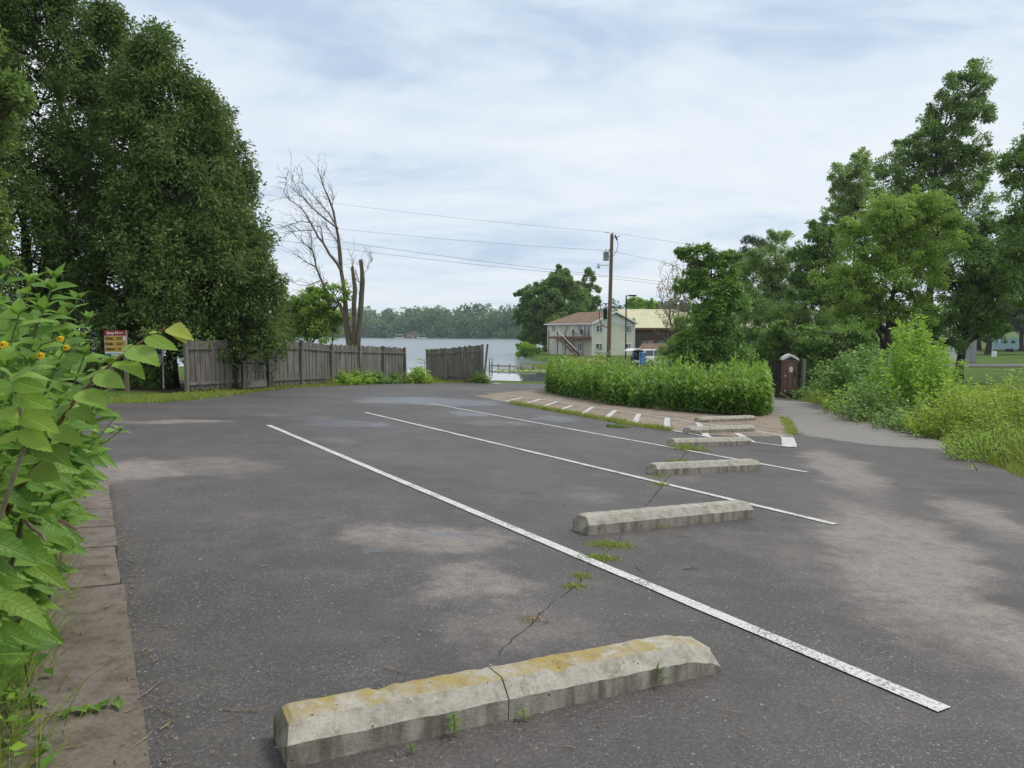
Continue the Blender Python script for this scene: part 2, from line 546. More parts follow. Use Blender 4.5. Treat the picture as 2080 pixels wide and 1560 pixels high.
# ------------------------------------------------------------------ terrain, lake
xs = np.concatenate([[-2500, -1600, -1000, -700, -500, -400, -320, -260, -210, -170, -140, -115, -95, -80, -68, -58, -50, -43, -37], np.arange(-32, 46, 1.0), [50, 55, 62, 70, 80, 95, 110, 130, 155, 185, 220, 260, 320, 400, 550, 800, 1200, 1800, 2500]])
ys = np.concatenate([[-400, -200, -100, -60, -40, -30, -24, -20], np.arange(-16, 66, 1.0), np.arange(67, 130, 2.0), np.arange(132, 240, 6.0), [250, 280, 310, 350, 390, 420, 440, 455, 470, 480, 490, 500, 510, 520, 535, 550, 565, 580, 600, 620, 640, 660, 680, 700, 720, 745, 780, 830, 900, 1000, 1200, 1600, 2200, 3000]])
XX, YY = np.meshgrid(xs, ys)
ZZ = G(XX, YY) - 0.035
nx, ny = len(xs), len(ys)
idx = np.arange(nx * ny).reshape(ny, nx)
F = np.stack([idx[:-1, :-1], idx[:-1, 1:], idx[1:, 1:], idx[1:, :-1]], -1).reshape(-1, 4)
ground = part_np('ground', np.stack([XX, YY, ZZ], -1).reshape(-1, 3), F, MA_ground, None, True)
tag(ground, 'grassy ground around the parking lot and lake shore', 'ground', kind='structure')

def mat_water():
    m, nt, out = new_mat('lake_water')
    co = objco(nt)
    a = noise(nt, node(nt, 'ShaderNodeMapping', i0=co, i3=(0.5, 1.1, 1)).outputs[0], 1.5, 4, 0.6)
    b = noise(nt, node(nt, 'ShaderNodeMapping', i0=co, i3=(0.03, 0.08, 1)).outputs[0], 1.0, 3, 0.5)
    sy = node(nt, 'ShaderNodeSeparateXYZ', i0=co).outputs[1]
    calm = maprange(nt, sy, 66, 125, 0.02, 0.55)
    h = mmath(nt, 'MULTIPLY', a, mmath(nt, 'MULTIPLY', calm, maprange(nt, b, 0.3, 0.65, 0.45, 1.0)))
    finish(nt, out, (0.16, 0.19, 0.20), maprange(nt, sy, 74, 115, 0.03, 0.33), 0.9, h, 0.15, 0.25)
    return m
lk = MB()
lk.add([(-2400, 40, LAKE_Z), (900, 40, LAKE_Z), (900, 1500, LAKE_Z), (-2400, 1500, LAKE_Z)], [(0, 1, 2, 3)])
lake = lk.build('lake_water', mat_water())
tag(lake, 'calm pale lake reflecting the overcast sky', 'lake', kind='structure')

# ------------------------------------------------------------------ parking lot
def P2(u, v):
    p = gp(u, v); return (p.x, p.y)
cA = gp(300, 1560); cB = gp(217, 985)
cdir = (cB - cA).normalized()
cBack = cA - cdir * 9
lot_poly = [(cBack.x, cBack.y), (cA.x, cA.y), (cB.x, cB.y), (cB.x - 4, cB.y + 1.6), (-30, 14), (-30, 22.5)]
lot_poly += [P2(100, 826), P2(220, 820), P2(330, 817), P2(400, 812), P2(470, 803), P2(600, 787), P2(700, 783), P2(800, 779.5), P2(900, 778), P2(985, 777.5)]
rampL = gp(985, 777.5); rampR = gp(1130, 781)
lot_poly += [P2(1130, 781), P2(1300, 786), P2(1450, 797), P2(1530, 803), P2(1575, 808), P2(1620, 813), P2(1680, 824), P2(1740, 838), P2(1800, 852), P2(1860, 872), P2(1920, 900), P2(1990, 932), P2(2085, 972)]
e1 = gp(2085, 972)
lot_poly += [(e1.x + 1.0, e1.y - 4), (e1.x + 1.2, e1.y - 9), (9.5, -7), (cBack.x, cBack.y - 3)]
lot = sheet('parking_lot', lot_poly, MA_asphalt, 0.0, cut=1.0)
tag(lot, 'worn dark asphalt parking lot and driveway with pale patches', 'parking lot', kind='structure')
LOC[lot.name] = Vector((0, 0, 0))
# boat ramp going down into the water
rp = MB()
rows = []
for k, (dy, dz) in enumerate([(0.02, 0.001), (1.0, -0.05), (2.2, -0.22), (4.0, -0.6), (6.5, -1.15), (9.0, -1.7)]):
    rows.append([Vector((x, rampL.y + dy + (rampR.y - rampL.y) * (x - rampL.x) / (rampR.x - rampL.x), float(G0(x, rampL.y)) + dz)) for x in np.linspace(rampL.x - 0.3, rampR.x, 6)])
vv = [p for r in rows for p in r]
rp.add(vv, [(i * 6 + k, i * 6 + k + 1, (i + 1) * 6 + k + 1, (i + 1) * 6 + k) for i in range(5) for k in range(5)])
ramp_o = rp.build('boat_ramp', MA_slab)
tag(ramp_o, 'concrete boat ramp sloping from the asphalt into the lake', 'ramp', kind='structure')

def stripe(u1, v1, u2, v2, wid, off=0.008, name='painted_line'):
    a = gp(u1, v1); b = gp(u2, v2)
    d = Vector((b.x - a.x, b.y - a.y)); L = d.length; d.normalize()
    n_ = Vector((-d.y, d.x)) * wid / 2
    k = max(2, int(L / 0.5))
    poly = []
    rnd = random.Random(int(u1 * 7 + v1))
    for s_ in (1, -1):
        seq = range(k + 1) if s_ == 1 else range(k, -1, -1)
        for i in seq:
            p = Vector((a.x, a.y)) + d * (L * i / k) + n_ * s_ * (1 + rnd.uniform(-0.07, 0.07))
            poly.append((p.x, p.y))
    return sheet(name, poly, MA_paint, off, lot, cut=0)

stripe(545, 864, 1918, 1444, 0.105)
stripe(742, 838, 1697, 1066, 0.105)
stripe(875, 820, 1640, 960, 0.105)
# concrete bay with hatched no-parking stripes
slab_poly = [P2(962, 804), P2(1060, 823), P2(1200, 849), P2(1362, 876), P2(1480, 886), P2(1612, 887), P2(1602, 870), P2(1590, 852), P2(1566, 836), P2(1500, 815), P2(1300, 797), P2(1115, 789), P2(1020, 797)]
slab = sheet('concrete_bay', slab_poly, MA_slab, 0.004, cut=1.0)
tag(slab, 'tan concrete bay with white hatching beside the hedge', 'pavement', kind='structure')
Z4 = lambda x, y: (1040 + x * 0.298, 680 + y * 0.298)
for (a, b, wid) in [((-180, 395), (190, 440), 0.1), ((190, 440), (550, 494), 0.1), ((550, 494), (870, 540), 0.1), ((870, 540), (1440, 628), 0.1),
                    ((75, 428), (-40, 455), 0.12), ((195, 440), (80, 475), 0.12), ((305, 457), (215, 490), 0.12), ((410, 482), (320, 518), 0.12), ((550, 495), (468, 547), 0.14),
                    ((702, 518), (640, 572), 0.15), ((865, 541), (838, 602), 0.15), ((1058, 568), (1054, 632), 0.16), ((1268, 602), (1330, 698), 0.16),
                    ((1085, 655), (1410, 710), 0.1), ((1535, 675), (1640, 736), 0.16), ((1630, 733), (1900, 768), 0.1), ((1876, 700), (1892, 766), 0.28), ((1655, 656), (1850, 694), 0.1)]:
    (u1, v1), (u2, v2) = Z4(*a), Z4(*b)
    stripe(u1, v1, u2, v2, wid, 0.013)
st = sheet('painted_patch', [P2(1000, 779.5), P2(1018, 780.5), P2(1008, 778.6)], MA_paint, 0.02, lot, cut=0)

# flush concrete curb along the left side, cast in sections
cn = Vector((-cdir.y, cdir.x, 0))      # points left
curb = thing('concrete_curb', 'brown stained concrete curb strip beside the leafy bank', 'curb', (cA.x, cA.y, float(G0(cA.x, cA.y))))
tot = (cB - cA).length
secs = [-3.0, -0.9, 0.75, 2.15, 3.1, 3.75, 4.45, tot]
for i in range(len(secs) - 1):
    s0, s1 = secs[i] + 0.008, secs[i + 1] - 0.008
    wid = 0.40
    jog = random.uniform(-0.01, 0.01)
    pts = []
    for s_ in np.linspace(s0, s1, 6):
        p = cA + cdir * s_ + cn * (jog + random.uniform(-0.006, 0.006)); pts.append((p.x, p.y))
    for s_ in np.linspace(s1, s0, 6):
        p = cA + cdir * s_ + cn * (wid + 0.25 * (s_ < 1) + random.uniform(-0.02, 0.02)); pts.append((p.x, p.y))
    sheet('curb_section', pts, MA_curb, 0.045 + random.uniform(-0.006, 0.006), curb, cut=0, thick=0.2)

# ------------------------------------------------------------------ wheel stops
def vnoise(P, f, seed):
    """cheap smooth pseudo noise"""
    r = np.random.default_rng(seed)
    k = r.normal(size=(7, 3)) * f
    ph = r.uniform(0, 6.28, 7)
    return np.sin(P @ k.T + ph).sum(1) / 7

def wheel_stop(uv, label, mat, seed, h=0.15, cracks=(), broken=False):
    """uv: pixel of the two camera-side ground corners (left, right)"""
    a = gp(*uv[0]); b = gp(*uv[1])
    d = (b - a); L = d.length; d.normalize()
    n_ = Vector((-d.y, d.x, 0)).normalized()      # away from camera
    if n_.y < 0: n_ = -n_
    t = thing('wheel_stop', label, 'wheel stop', (a + b) / 2)
    wb, wt = 0.235, 0.125
    prof = [(0, -0.03), (0.0, h * 0.55), (0.05, h * 0.985), (0.062, h), (wb - 0.062, h), (wb - 0.05, h * 0.985), (wb, h * 0.55), (wb, -0.03)]
    cuts = [0] + [c * L for c in cracks] + [L]
    rng = np.random.default_rng(seed)
    for ci in range(len(cuts) - 1):
        s0, s1 = cuts[ci] + (0.003 if ci else 0), cuts[ci + 1] - (0.003 if ci < len(cuts) - 2 else 0)
        ns = max(4, int((s1 - s0) / 0.035))
        V = []
        for i in range(ns + 1):
            s_ = s0 + (s1 - s0) * i / ns
            for (q, z) in prof:
                V.append(a + d * s_ + n_ * q + Vector((0, 0, z)))
        V = np.array([tuple(v) for v in V])
        S = np.repeat(np.linspace(s0, s1, ns + 1), len(prof))
        zl = np.tile(np.array([p[1] for p in prof]), ns + 1)
        # tapered, knocked about ends
        for e, sg in ((0, 1), (L, -1)):
            dist = np.abs(S - e)
            low = np.clip(1 - dist / 0.05, 0, 1) * (zl > h * 0.7)
            V += np.outer(low * 0.018 * sg, np.array(d)) - np.outer(low, (0, 0, 0.012))
        if broken:
            dist = L - S
            k = np.clip(1 - dist / 0.26, 0, 1)
            V[:, 2] -= k * (zl > h * 0.4) * (0.052 + 0.03 * vnoise(V, 40, seed + 5))
            V -= np.outer(np.clip(1 - dist / 0.08, 0, 1) * (0.04 + 0.05 * vnoise(V, 60, seed + 9)), np.array(d))
        V += np.stack([vnoise(V, 30, seed + j) for j in range(3)], 1) * (0.004 if broken else 0.0025) + np.stack([vnoise(V, 110, seed + j + 20) for j in range(3)], 1) * (0.004 if broken else 0.0015)
        edge = np.tile(np.array([0, 0, 1, 1, 1, 1, 0, 0.]), ns + 1)
        V[:, 2] -= edge * np.clip(vnoise(V, 55, seed + 33) - 0.3, 0, 1) * (0.05 if broken else 0.02)
        m_ = len(prof)
        Fq = [(i * m_ + k, i * m_ + (k + 1) % m_, (i + 1) * m_ + (k + 1) % m_, (i + 1) * m_ + k) for i in range(ns) for k in range(m_)]
        mb = MB(); mb.add(V, Fq)
        mb.add(V[:m_], [tuple(range(m_))]); mb.add(V[-m_:], [tuple(range(m_))])
        mb.build('concrete_block', mat, t)
    return t

wheel_stop([(583, 1562), (1478, 1362)], 'lichen-stained wheel stop with a broken end, cracked in the middle', MA_stop_lichen, 1, 0.155, (0.42,), True)
wheel_stop([(1196, 1088), (1531, 1052)], 'pale wheel stop between the two longest white lines, grass beside it', MA_stop, 2, 0.16)
wheel_stop([(1335, 966), (1546, 955)], 'wheel stop whose end touches the short white line, small weed at its base', MA_stop, 3, 0.155)
wheel_stop([(1372, 908.5), (1527, 903.5)], 'wheel stop on asphalt with a grass tuft growing along its face', MA_stop, 4, 0.15, (0.27,))
wheel_stop([(1403, 881.5), (1534, 876.5)], 'three-piece wheel stop lying across the edge of the tan concrete', MA_stop, 5, 0.15, (0.28, 0.62))
wheel_stop([(1424, 859), (1535, 854)], 'wheel stop on tan concrete right in front of the leafy hedge', MA_stop, 6, 0.15)

# ------------------------------------------------------------------ foliage
BOOST = 1.75
WARM = (1.05, 0.98, 0.85)
def mat_leaf(name, dark, mid, light, trans=0.35, rough=0.5, spec=0.3, extra=None):
    m, nt, out = new_mat(name)
    t = node(nt, 'ShaderNodeAttribute', {'attribute_name': 'tint'}).outputs['Fac']
    big = noise(nt, objco(nt), 0.55, 3, 0.6)
    f = mmath(nt, 'ADD', mmath(nt, 'MULTIPLY', t, 0.75), mmath(nt, 'MULTIPLY', big, 0.35))
    dark, mid, light = [tuple(min(0.75, x * BOOST * q) for x, q in zip(c, WARM)) for c in (dark, mid, light)]
    stops = [(0.12, dark), (0.5, mid), (0.9, light)]
    if extra: stops.append((0.985, extra))
    col = ramp(nt, f, stops)
    p = finish(nt, out, col, rough, spec)
    tr = nt.nodes.new('ShaderNodeBsdfTranslucent')
    tc = mix(nt, 0.55, col, tuple(min(1, x * 1.5) for x in light))
    nt.links.new(tc, tr.inputs[0])
    s = node(nt, 'ShaderNodeMixShader', i0=trans, i1=p.outputs[0], i2=tr.outputs[0])
    nt.links.new(s.outputs[0], out.inputs[0])
    return m

def unit(a):
    return a / np.maximum(np.linalg.norm(a, axis=-1, keepdims=True), 1e-9)

def leaf_arrays(P, axis, nrm, L, W, fold=0.12):
    """folded diamond leaf for every point: 4 vertices, 2 triangles"""
    n = len(P)
    axis = unit(axis)
    side = unit(np.cross(axis, nrm)); nrm = np.cross(side, axis)
    L = np.broadcast_to(L, n)[:, None]; W = np.broadcast_to(W, n)[:, None]
    mid = P + axis * L * 0.45 + nrm * W * fold
    V = np.stack([P, mid + side * W / 2, P + axis * L - nrm * L * 0.06, mid - side * W / 2], 1).reshape(-1, 3)
    i = np.arange(n)[:, None] * 4
    F = np.concatenate([i + [0, 1, 2], i + [0, 2, 3]], 0)
    return V, F

def rand_unit(rng, n):
    return unit(rng.normal(size=(n, 3)))

def clump_leaves(rng, C, out, rc, per, L, W, droop=0.3, flat=0.7, upn=0.6, jit=0.75):
    """leaves scattered in clumps C (k,3) with outward directions"""
    k = len(C)
    P = np.repeat(C, per, 0)
    O = np.repeat(out, per, 0)
    rcs = np.repeat(np.broadcast_to(rc, k), per)[:, None]
    q = rand_unit(rng, len(P)) * (rng.uniform(0, 1, (len(P), 1)) ** 0.45)
    q[:, 2] *= flat
    P = P + q * rcs
    ax = O * 0.6 + q * 0.8 + rand_unit(rng, len(P)) * jit + np.array([0, 0, -droop])
    nr = np.array([0, 0, upn]) + O * 0.4 + rand_unit(rng, len(P)) * 0.65
    sc = rng.uniform(0.65, 1.25, len(P))
    V, F = leaf_arrays(P, ax, nr, L * sc, W * sc)
    ct = np.repeat(rng.uniform(0, 1, k), per)
    tint = np.clip(0.45 * ct + 0.55 * rng.uniform(0, 1, len(P)), 0, 1)
    return V, F, np.repeat(tint, 4)

def tubes_np(paths, n=6):
    """paths: list of (pts (k,3), radii (k)) -> one mesh"""
    VV, FF, o = [], [], 0
    ang = np.linspace(0, 2 * np.pi, n, endpoint=False)
    for pts, rad in paths:
        pts = np.asarray(pts, float); rad = np.asarray(rad, float)
        d = unit(np.gradient(pts, axis=0))
        ref = np.where(np.abs(d[:, :1]) < 0.8, np.array([[1., 0, 0]]), np.array([[0, 1., 0]]))
        ref = np.broadcast_to(ref[0], d.shape)
        a = unit(ref - d * (ref * d).sum(1, keepdims=True)); b = np.cross(d, a)
        ring = pts[:, None] + rad[:, None, None] * (np.cos(ang)[None, :, None] * a[:, None] + np.sin(ang)[None, :, None] * b[:, None])
        k = len(pts)
        VV.append(ring.reshape(-1, 3))
        i = np.arange(k - 1)[:, None] * n; j = np.arange(n)[None]; j2 = (j + 1) % n
        FF.append(np.stack([i + j, i + j2, i + n + j2, i + n + j], -1).reshape(-1, 4) + o)
        o += k * n
    return np.concatenate(VV), np.concatenate(FF)

def bent(rng, a, b, k=6, amp=0.08):
    a = np.asarray(a, float); b = np.asarray(b, float)
    t = np.linspace(0, 1, k)[:, None]
    L = np.linalg.norm(b - a)
    off = rng.normal(size=(k, 3)) * amp * L * np.sin(np.pi * t)
    return a + (b - a) * t + off + np.array([0, 0, 0.12 * L]) * np.sin(np.pi * t)

MA_bark = simple('bark', (0.055, 0.045, 0.035), (0.13, 0.105, 0.085), 14, 0.9, 0.1, 0.6, stretch=(3, 3, 0.6))
MA_bark_dark = simple('dark_bark', (0.03, 0.025, 0.02), (0.075, 0.06, 0.05), 14, 0.9, 0.1, 0.6, stretch=(3, 3, 0.6))
MA_grey_twig = simple('grey_twig', (0.12, 0.105, 0.095), (0.22, 0.195, 0.18), 10, 0.9, 0.1, 0.3, stretch=(3, 3, 0.6))
LM = {
    'cedar': mat_leaf('cedar_foliage', (0.028, 0.055, 0.019), (0.06, 0.106, 0.032), (0.115, 0.168, 0.048), 0.25, 0.6, 0.2, (0.17, 0.11, 0.05)),
    'ash': mat_leaf('ash_leaves', (0.05, 0.09, 0.028), (0.092, 0.158, 0.043), (0.155, 0.235, 0.064), 0.3),
    'locust': mat_leaf('locust_leaves', (0.07, 0.12, 0.028), (0.125, 0.205, 0.042), (0.205, 0.30, 0.065), 0.35, 0.5, 0.3, (0.42, 0.36, 0.17)),
    'dark': mat_leaf('dark_leaves', (0.042, 0.08, 0.025), (0.076, 0.138, 0.038), (0.128, 0.207, 0.054), 0.3),
    'poplar': mat_leaf('poplar_leaves', (0.10, 0.155, 0.065), (0.165, 0.24, 0.095), (0.26, 0.35, 0.16), 0.35),
    'willow': mat_leaf('willow_leaves', (0.075, 0.125, 0.045), (0.125, 0.20, 0.065), (0.20, 0.285, 0.095), 0.35),
    'vine': mat_leaf('vine_leaves', (0.042, 0.09, 0.022), (0.075, 0.15, 0.032), (0.14, 0.24, 0.05), 0.3, 0.4, 0.4),
    'bright': mat_leaf('bright_leaves', (0.085, 0.16, 0.025), (0.14, 0.25, 0.034), (0.22, 0.34, 0.05), 0.4),
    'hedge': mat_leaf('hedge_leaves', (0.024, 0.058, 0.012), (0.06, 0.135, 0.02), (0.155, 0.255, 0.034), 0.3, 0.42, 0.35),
    'yellow': mat_leaf('yellow_green_leaves', (0.10, 0.165, 0.025), (0.155, 0.24, 0.032), (0.235, 0.32, 0.045), 0.4),
    'grass': mat_leaf('grass_blades', (0.06, 0.098, 0.02), (0.12, 0.172, 0.032), (0.21, 0.255, 0.06), 0.35, 0.5, 0.3, (0.36, 0.30, 0.15)),
    'far': mat_leaf('far_wood_leaves', (0.035, 0.065, 0.026), (0.06, 0.10, 0.038), (0.095, 0.145, 0.055), 0.2),
    'pine': mat_leaf('pine_needles', (0.03, 0.055, 0.026), (0.05, 0.085, 0.038), (0.08, 0.125, 0.055), 0.15),
    'brown': mat_leaf('brown_leaves', (0.08, 0.055, 0.045), (0.14, 0.10, 0.08), (0.20, 0.16, 0.11), 0.3),
    'straw': mat_leaf('dry_straw', (0.11, 0.08, 0.045), (0.19, 0.15, 0.09), (0.28, 0.235, 0.15), 0.15),
    'pad': mat_leaf('lily_pad', (0.13, 0.20, 0.05), (0.22, 0.30, 0.07), (0.36, 0.42, 0.12), 0.1, 0.35, 0.4),
}

def crown_clumps(rng, bl, dens, shell=0.5):
    """clump centres and outward directions for ellipsoids (centre, (rx,ry,rz))"""
    C, O, RC = [], [], []
    for c, r in bl:
        c = np.array(c); r = np.array(r, float)
        k = max(4, int(1.15 * dens * (r.mean() ** 1.6)))
        d = rand_unit(rng, k)
        d[:, 2] = np.where(d[:, 2] < -0.55, -d[:, 2], d[:, 2])
        rad = (shell + (1 - shell) * rng.uniform(0, 1, k) ** 0.6) * rng.uniform(0.8, 1.22, k)
        kp = (d[:, 1] < 0.35) | (rng.uniform(size=k) < 0.3); d = d[kp]; rad = rad[kp]; k = len(d)
        C.append(c + d * r * rad[:, None] * rng.uniform(0.88, 1.08, (k, 1)))
        O.append(d); RC.append(rng.uniform(0.5, 1.4, k) * (0.15 * r.mean() + 0.2))
    return np.concatenate(C), np.concatenate(O), np.concatenate(RC)

def tree(name, label, cat, base, bl, leaf, seed, L=0.2, W=0.11, per=60, dens=26, trunk_r=0.2, droop=0.3, bark=None, stems=1, group=None, shell=0.5, flat=0.7, rcs=1.0, upn=0.6, twigs=True, split=0.45):
    rng = np.random.default_rng(seed)
    base = np.array(base, float)
    t = thing(name, label, cat, tuple(base), group)
    bl = [(np.array(c, float), np.array(r, float)) for c, r in bl]
    C, O, RC = crown_clumps(rng, bl, dens, shell)
    V, F, ti = clump_leaves(rng, C, O, RC * rcs, int(per * 1.0), L * 0.84, W * 0.84, droop, flat, upn)
    part_np('crown', V, F, LM[leaf], t, False, ti)
    allc = np.array([c for c, r in bl])
    topz = max(c[2] + r[2] * 0.5 for c, r in bl)
    mean = allc.mean(0)
    paths = []
    for s in range(stems):
        b0 = base + np.array([rng.uniform(-.3, .3) * (stems > 1), rng.uniform(-.3, .3) * (stems > 1), -0.15])
        hz = base[2] + (topz - base[2]) * 0.82
        tgt = np.array([mean[0] + rng.normal() * 0.4 * stems, mean[1] + rng.normal() * 0.4 * stems, hz])
        k = 9
        tt = np.linspace(0, 1, k)[:, None]
        tr = b0 + (tgt - b0) * np.concatenate([tt ** 1.4, tt ** 1.4, tt], 1) + rng.normal(size=(k, 3)) * 0.06 * tt
        rad = trunk_r / math.sqrt(stems) * (1.0 - 0.85 * tt[:, 0]) + 0.015
        rad[0] *= 1.35
        paths.append((tr, rad))
        if s == 0:
            main, mrad = tr, rad
    for c, r in bl:
        j = int(np.argmin(np.abs(main[:, 2] - (c[2] - 0.7 * np.linalg.norm(c[:2] - main[4, :2])))))
        j = min(max(j, 2), 7)
        paths.append((bent(rng, main[j], c, 6), np.linspace(mrad[j] * 0.6, 0.03, 6)))
        if twigs:
            m_ = np.where(np.linalg.norm((C - c) / r, axis=1) < 1.1)[0]
            for q in rng.permutation(m_)[:14]:
                paths.append((bent(rng, c, C[q], 4), np.linspace(0.03, 0.008, 4)))
    V, F = tubes_np(paths, 7)
    part_np('trunk', V, F, bark or MA_bark, t, True)
    return t

def pxb(items, Y, dj=0.35, seed=0, sq=1.0):
    """pixel blobs (u, v, radius px[, depth shift]) -> ellipsoids at distance Y"""
    r_ = random.Random(seed)
    res = []
    for it in items:
        u, v, rp_ = it[:3]
        dY = it[3] if len(it) > 3 else r_.uniform(-1, 1) * dj * rp_ / FPX * Y
        yy = Y + dY
        c = at(u, v, yy); rr = rp_ / FPX * yy
        res.append((tuple(c), (rr, rr * 1.0, rr * sq)))
        for k in range(3):
            a_ = r_.uniform(-0.4, 3.5); f_ = r_.uniform(0.85, 1.28); q_ = r_.uniform(0.16, 0.36)
            c2 = at(u + rp_ * f_ * math.cos(a_), v - rp_ * f_ * sq * math.sin(a_), yy + r_.uniform(-.5, .5) * rr)
            res.append((tuple(c2), (rr * q_, rr * q_, rr * q_ * sq * r_.uniform(1.0, 1.9))))
    return res

# ------------------------------------------------------------------ cedars on the left
def cedar(u, Y, vtop, Rm, seed, label, skirt=1.2, lean=0.0):
    rng = np.random.default_rng(seed)
    b = base_at(u, Y)
    H = at(u, vtop, Y).z - b.z
    t = thing('cedar_tree', label, 'cedar', tuple(b), 'cedars behind the warning sign')
    nb = int(17 * H * Rm * 0.5)
    z = rng.uniform(0, 1, nb) ** 0.85
    prof = Rm * np.minimum(1, ((1 - z) ** 0.62) * 1.12) * (0.72 + 0.28 * np.clip(z / 0.12, 0, 1))
    th = rng.uniform(0, 2 * np.pi, nb)
    lob = 1 + 0.16 * np.sin(3 * th + seed) * np.sin(z * 7 + seed) + 0.1 * np.sin(5 * th + z * 11) + 0.17 * rng.normal(size=nb)
    rad = np.maximum(prof * lob * np.where(rng.uniform(size=nb) < 0.7, rng.uniform(0.8, 1.0, nb), rng.uniform(0.15, 0.8, nb)), 0.05)
    zz_ = skirt + z * (H - skirt)
    B = np.stack([b.x + rad * np.cos(th) + lean * z, b.y + rad * np.sin(th), b.z + zz_], 1)
    OB = np.stack([np.cos(th), np.sin(th), np.full(nb, 0.25)], 1)
    kk = 7
    tt = rng.uniform(-1, 1, (nb, kk, 1))
    size = (0.45 + 0.35 * rng.uniform(size=(nb, 1, 1))) * (0.55 + 0.45 * (1 - z))[:, None, None]
    C = B[:, None] + OB[:, None] * (1 - np.abs(tt)) * size * 0.9 + np.stack([-np.sin(th), np.cos(th), 0 * th], 1)[:, None] * rng.normal(size=(nb, kk, 1)) * size * 0.55 + np.array([0, 0, 1.0]) * tt * size * 1.15
    C = C.reshape(-1, 3); O = np.repeat(OB, kk, 0)
    keep = (O[:, 1] < 0.3) | (rng.uniform(size=len(C)) < 0.3)
    bt0 = np.repeat(rng.uniform(0, 1, nb), kk)[keep]
    C = C[keep]; O = O[keep]; n = len(C)
    V, F, ti = clump_leaves(rng, C, O, rng.uniform(0.18, 0.45, n), 34, 0.17, 0.065, 0.45, 1.0, 0.45, 0.75)
    bt = np.repeat(bt0, 34 * 4)
    ti = np.clip(0.62 * ti + 0.38 * bt, 0, 1)
    part_np('crown', V, F, LM['cedar'], t, False, ti)
    paths = []
    for s in range(5):
        a = rng.uniform(0, 6.28)
        p0 = np.array([b.x + 0.5 * math.cos(a), b.y + 0.5 * math.sin(a), b.z - 0.1])
        p1 = np.array([b.x + 0.7 * math.cos(a), b.y + 0.7 * math.sin(a), b.z + H * (0.5 + 0.4 * (s == 0))])
        paths.append((bent(rng, p0, p1, 8, 0.02), np.linspace(0.2, 0.05, 8)))
    for q in range(90):
        k = rng.integers(n)
        p0 = np.array([b.x, b.y, C[k, 2] - 0.3]); p1 = C[k]
        paths.append((bent(rng, p0, p1, 4, 0.05), np.linspace(0.045, 0.01, 4)))
    V, F = tubes_np(paths, 6)
    part_np('trunk', V, F, MA_bark_dark, t, True)

for i, (u, Y, vt, rm, sk, lab) in enumerate([
        (-60, 25.5, -230, 3.5, 0.6, 'tallest dark cedar, topmost of the row beside the lot'),
        (100, 27.0, -75, 3.4, 0.8, 'dark cedar rising directly behind the stop sign board'),
        (240, 28.0, 25, 2.4, 1.0, 'narrow pointed cedar between the taller cedars and the rounded ones'),
        (335, 26.4, 75, 2.6, 1.75, 'cedar with clustered dark trunks standing on the grass edge'),
        (402, 27.0, 185, 2.2, 1.3, 'mid-height cedar overhanging the black metal frame'),
        (448, 28.2, 222, 1.8, 1.0, 'cedar with a sharp crown edge behind the fence start'),
        (484, 28.6, 335, 1.4, 1.0, 'shorter cedar at the lake end of the cedar row')]):
    cedar(u, Y, vt, rm, 11 + i, lab, sk)
tree('cedar_bush', 'low bushy cedar drooping over the weathered fence', 'cedar', base_at(470, 26.4), pxb([(530, 560, 34), (545, 610, 34), (500, 620, 45), (530, 665, 34), (470, 650, 45), (430, 690, 44), (480, 695, 40), (525, 695, 30), (395, 705, 34), (455, 715, 28), (350, 690, 30)], 26.4, 0.3, 3), 'cedar', 31, 0.2, 0.07, 60, 50, 0.14, 0.5, MA_bark_dark, shell=0.4)
tree('leafy_tree', 'broadleaf tree with glossy leaves in front of the tallest cedar', 'tree', base_at(-90, 22), pxb([(0, 200, 50), (-60, 260, 80), (-10, 290, 40), (-70, 120, 70), (-80, 400, 80), (-30, 470, 40)], 22, 0.2, 4), 'ash', 32, 0.17, 0.09, 60, 45, 0.16)
for i, (u, w_) in enumerate(((-60, 70), (60, 60), (160, 60), (260, 44))):
    tree('undergrowth_bush', ('dark undergrowth bush behind the tallest cedar', 'dark undergrowth bush behind the stop sign cedar', 'dark undergrowth bush between sign and pale pole', 'dark undergrowth bush behind the trunk cluster')[i], 'shrub', base_at(u, 34), pxb([(u - w_ * .6, 755, w_ * .5), (u, 735, w_ * .6), (u + w_ * .6, 755, w_ * .5)], 34, .3, 60 + i), 'dark', 600 + i, .22, .12, 50, 40, .03, .3, MA_bark_dark)
tree('elder_bush', 'dark leafy shrub under the cedars beside the stop sign', 'shrub', base_at(295, 25.6), pxb([(300, 765, 30), (275, 762, 22), (310, 745, 18)], 25.6, 0.3, 5), 'dark', 33, 0.16, 0.08, 60, 110, 0.03, 0.4)

# ------------------------------------------------------------------ trees right
tree('ash_tree', 'tallest dark green ash with a leaning crown against the sky', 'tree', base_at(1885, 56), pxb([(1972, 180, 42), (1985, 235, 36), (1930, 240, 44), (1880, 300, 48), (1945, 300, 48), (1830, 355, 46), (1975, 345, 36), (1900, 385, 60), (1815, 430, 44), (1960, 420, 52), (1880, 460, 62), (1930, 500, 60), (1850, 520, 50)], 56, 0.4, 6), 'ash', 41, 0.26, 0.12, 80, 22, 0.33, 0.4, MA_bark_dark, shell=0.4, rcs=1.0)
tree('locust_tree', 'bright black locust hung with pale seed pods above the shrubs', 'tree', base_at(1795, 43), pxb([(1800, 445, 48), (1870, 430, 44), (1755, 500, 52), (1830, 500, 56), (1905, 480, 44), (1720, 580, 50), (1790, 570, 60), (1870, 560, 56), (1730, 650, 40), (1850, 640, 46), (1790, 640, 40)], 43, 0.5, 7), 'locust', 42, 0.22, 0.09, 90, 30, 0.2, 0.5, MA_bark_dark, shell=0.4)
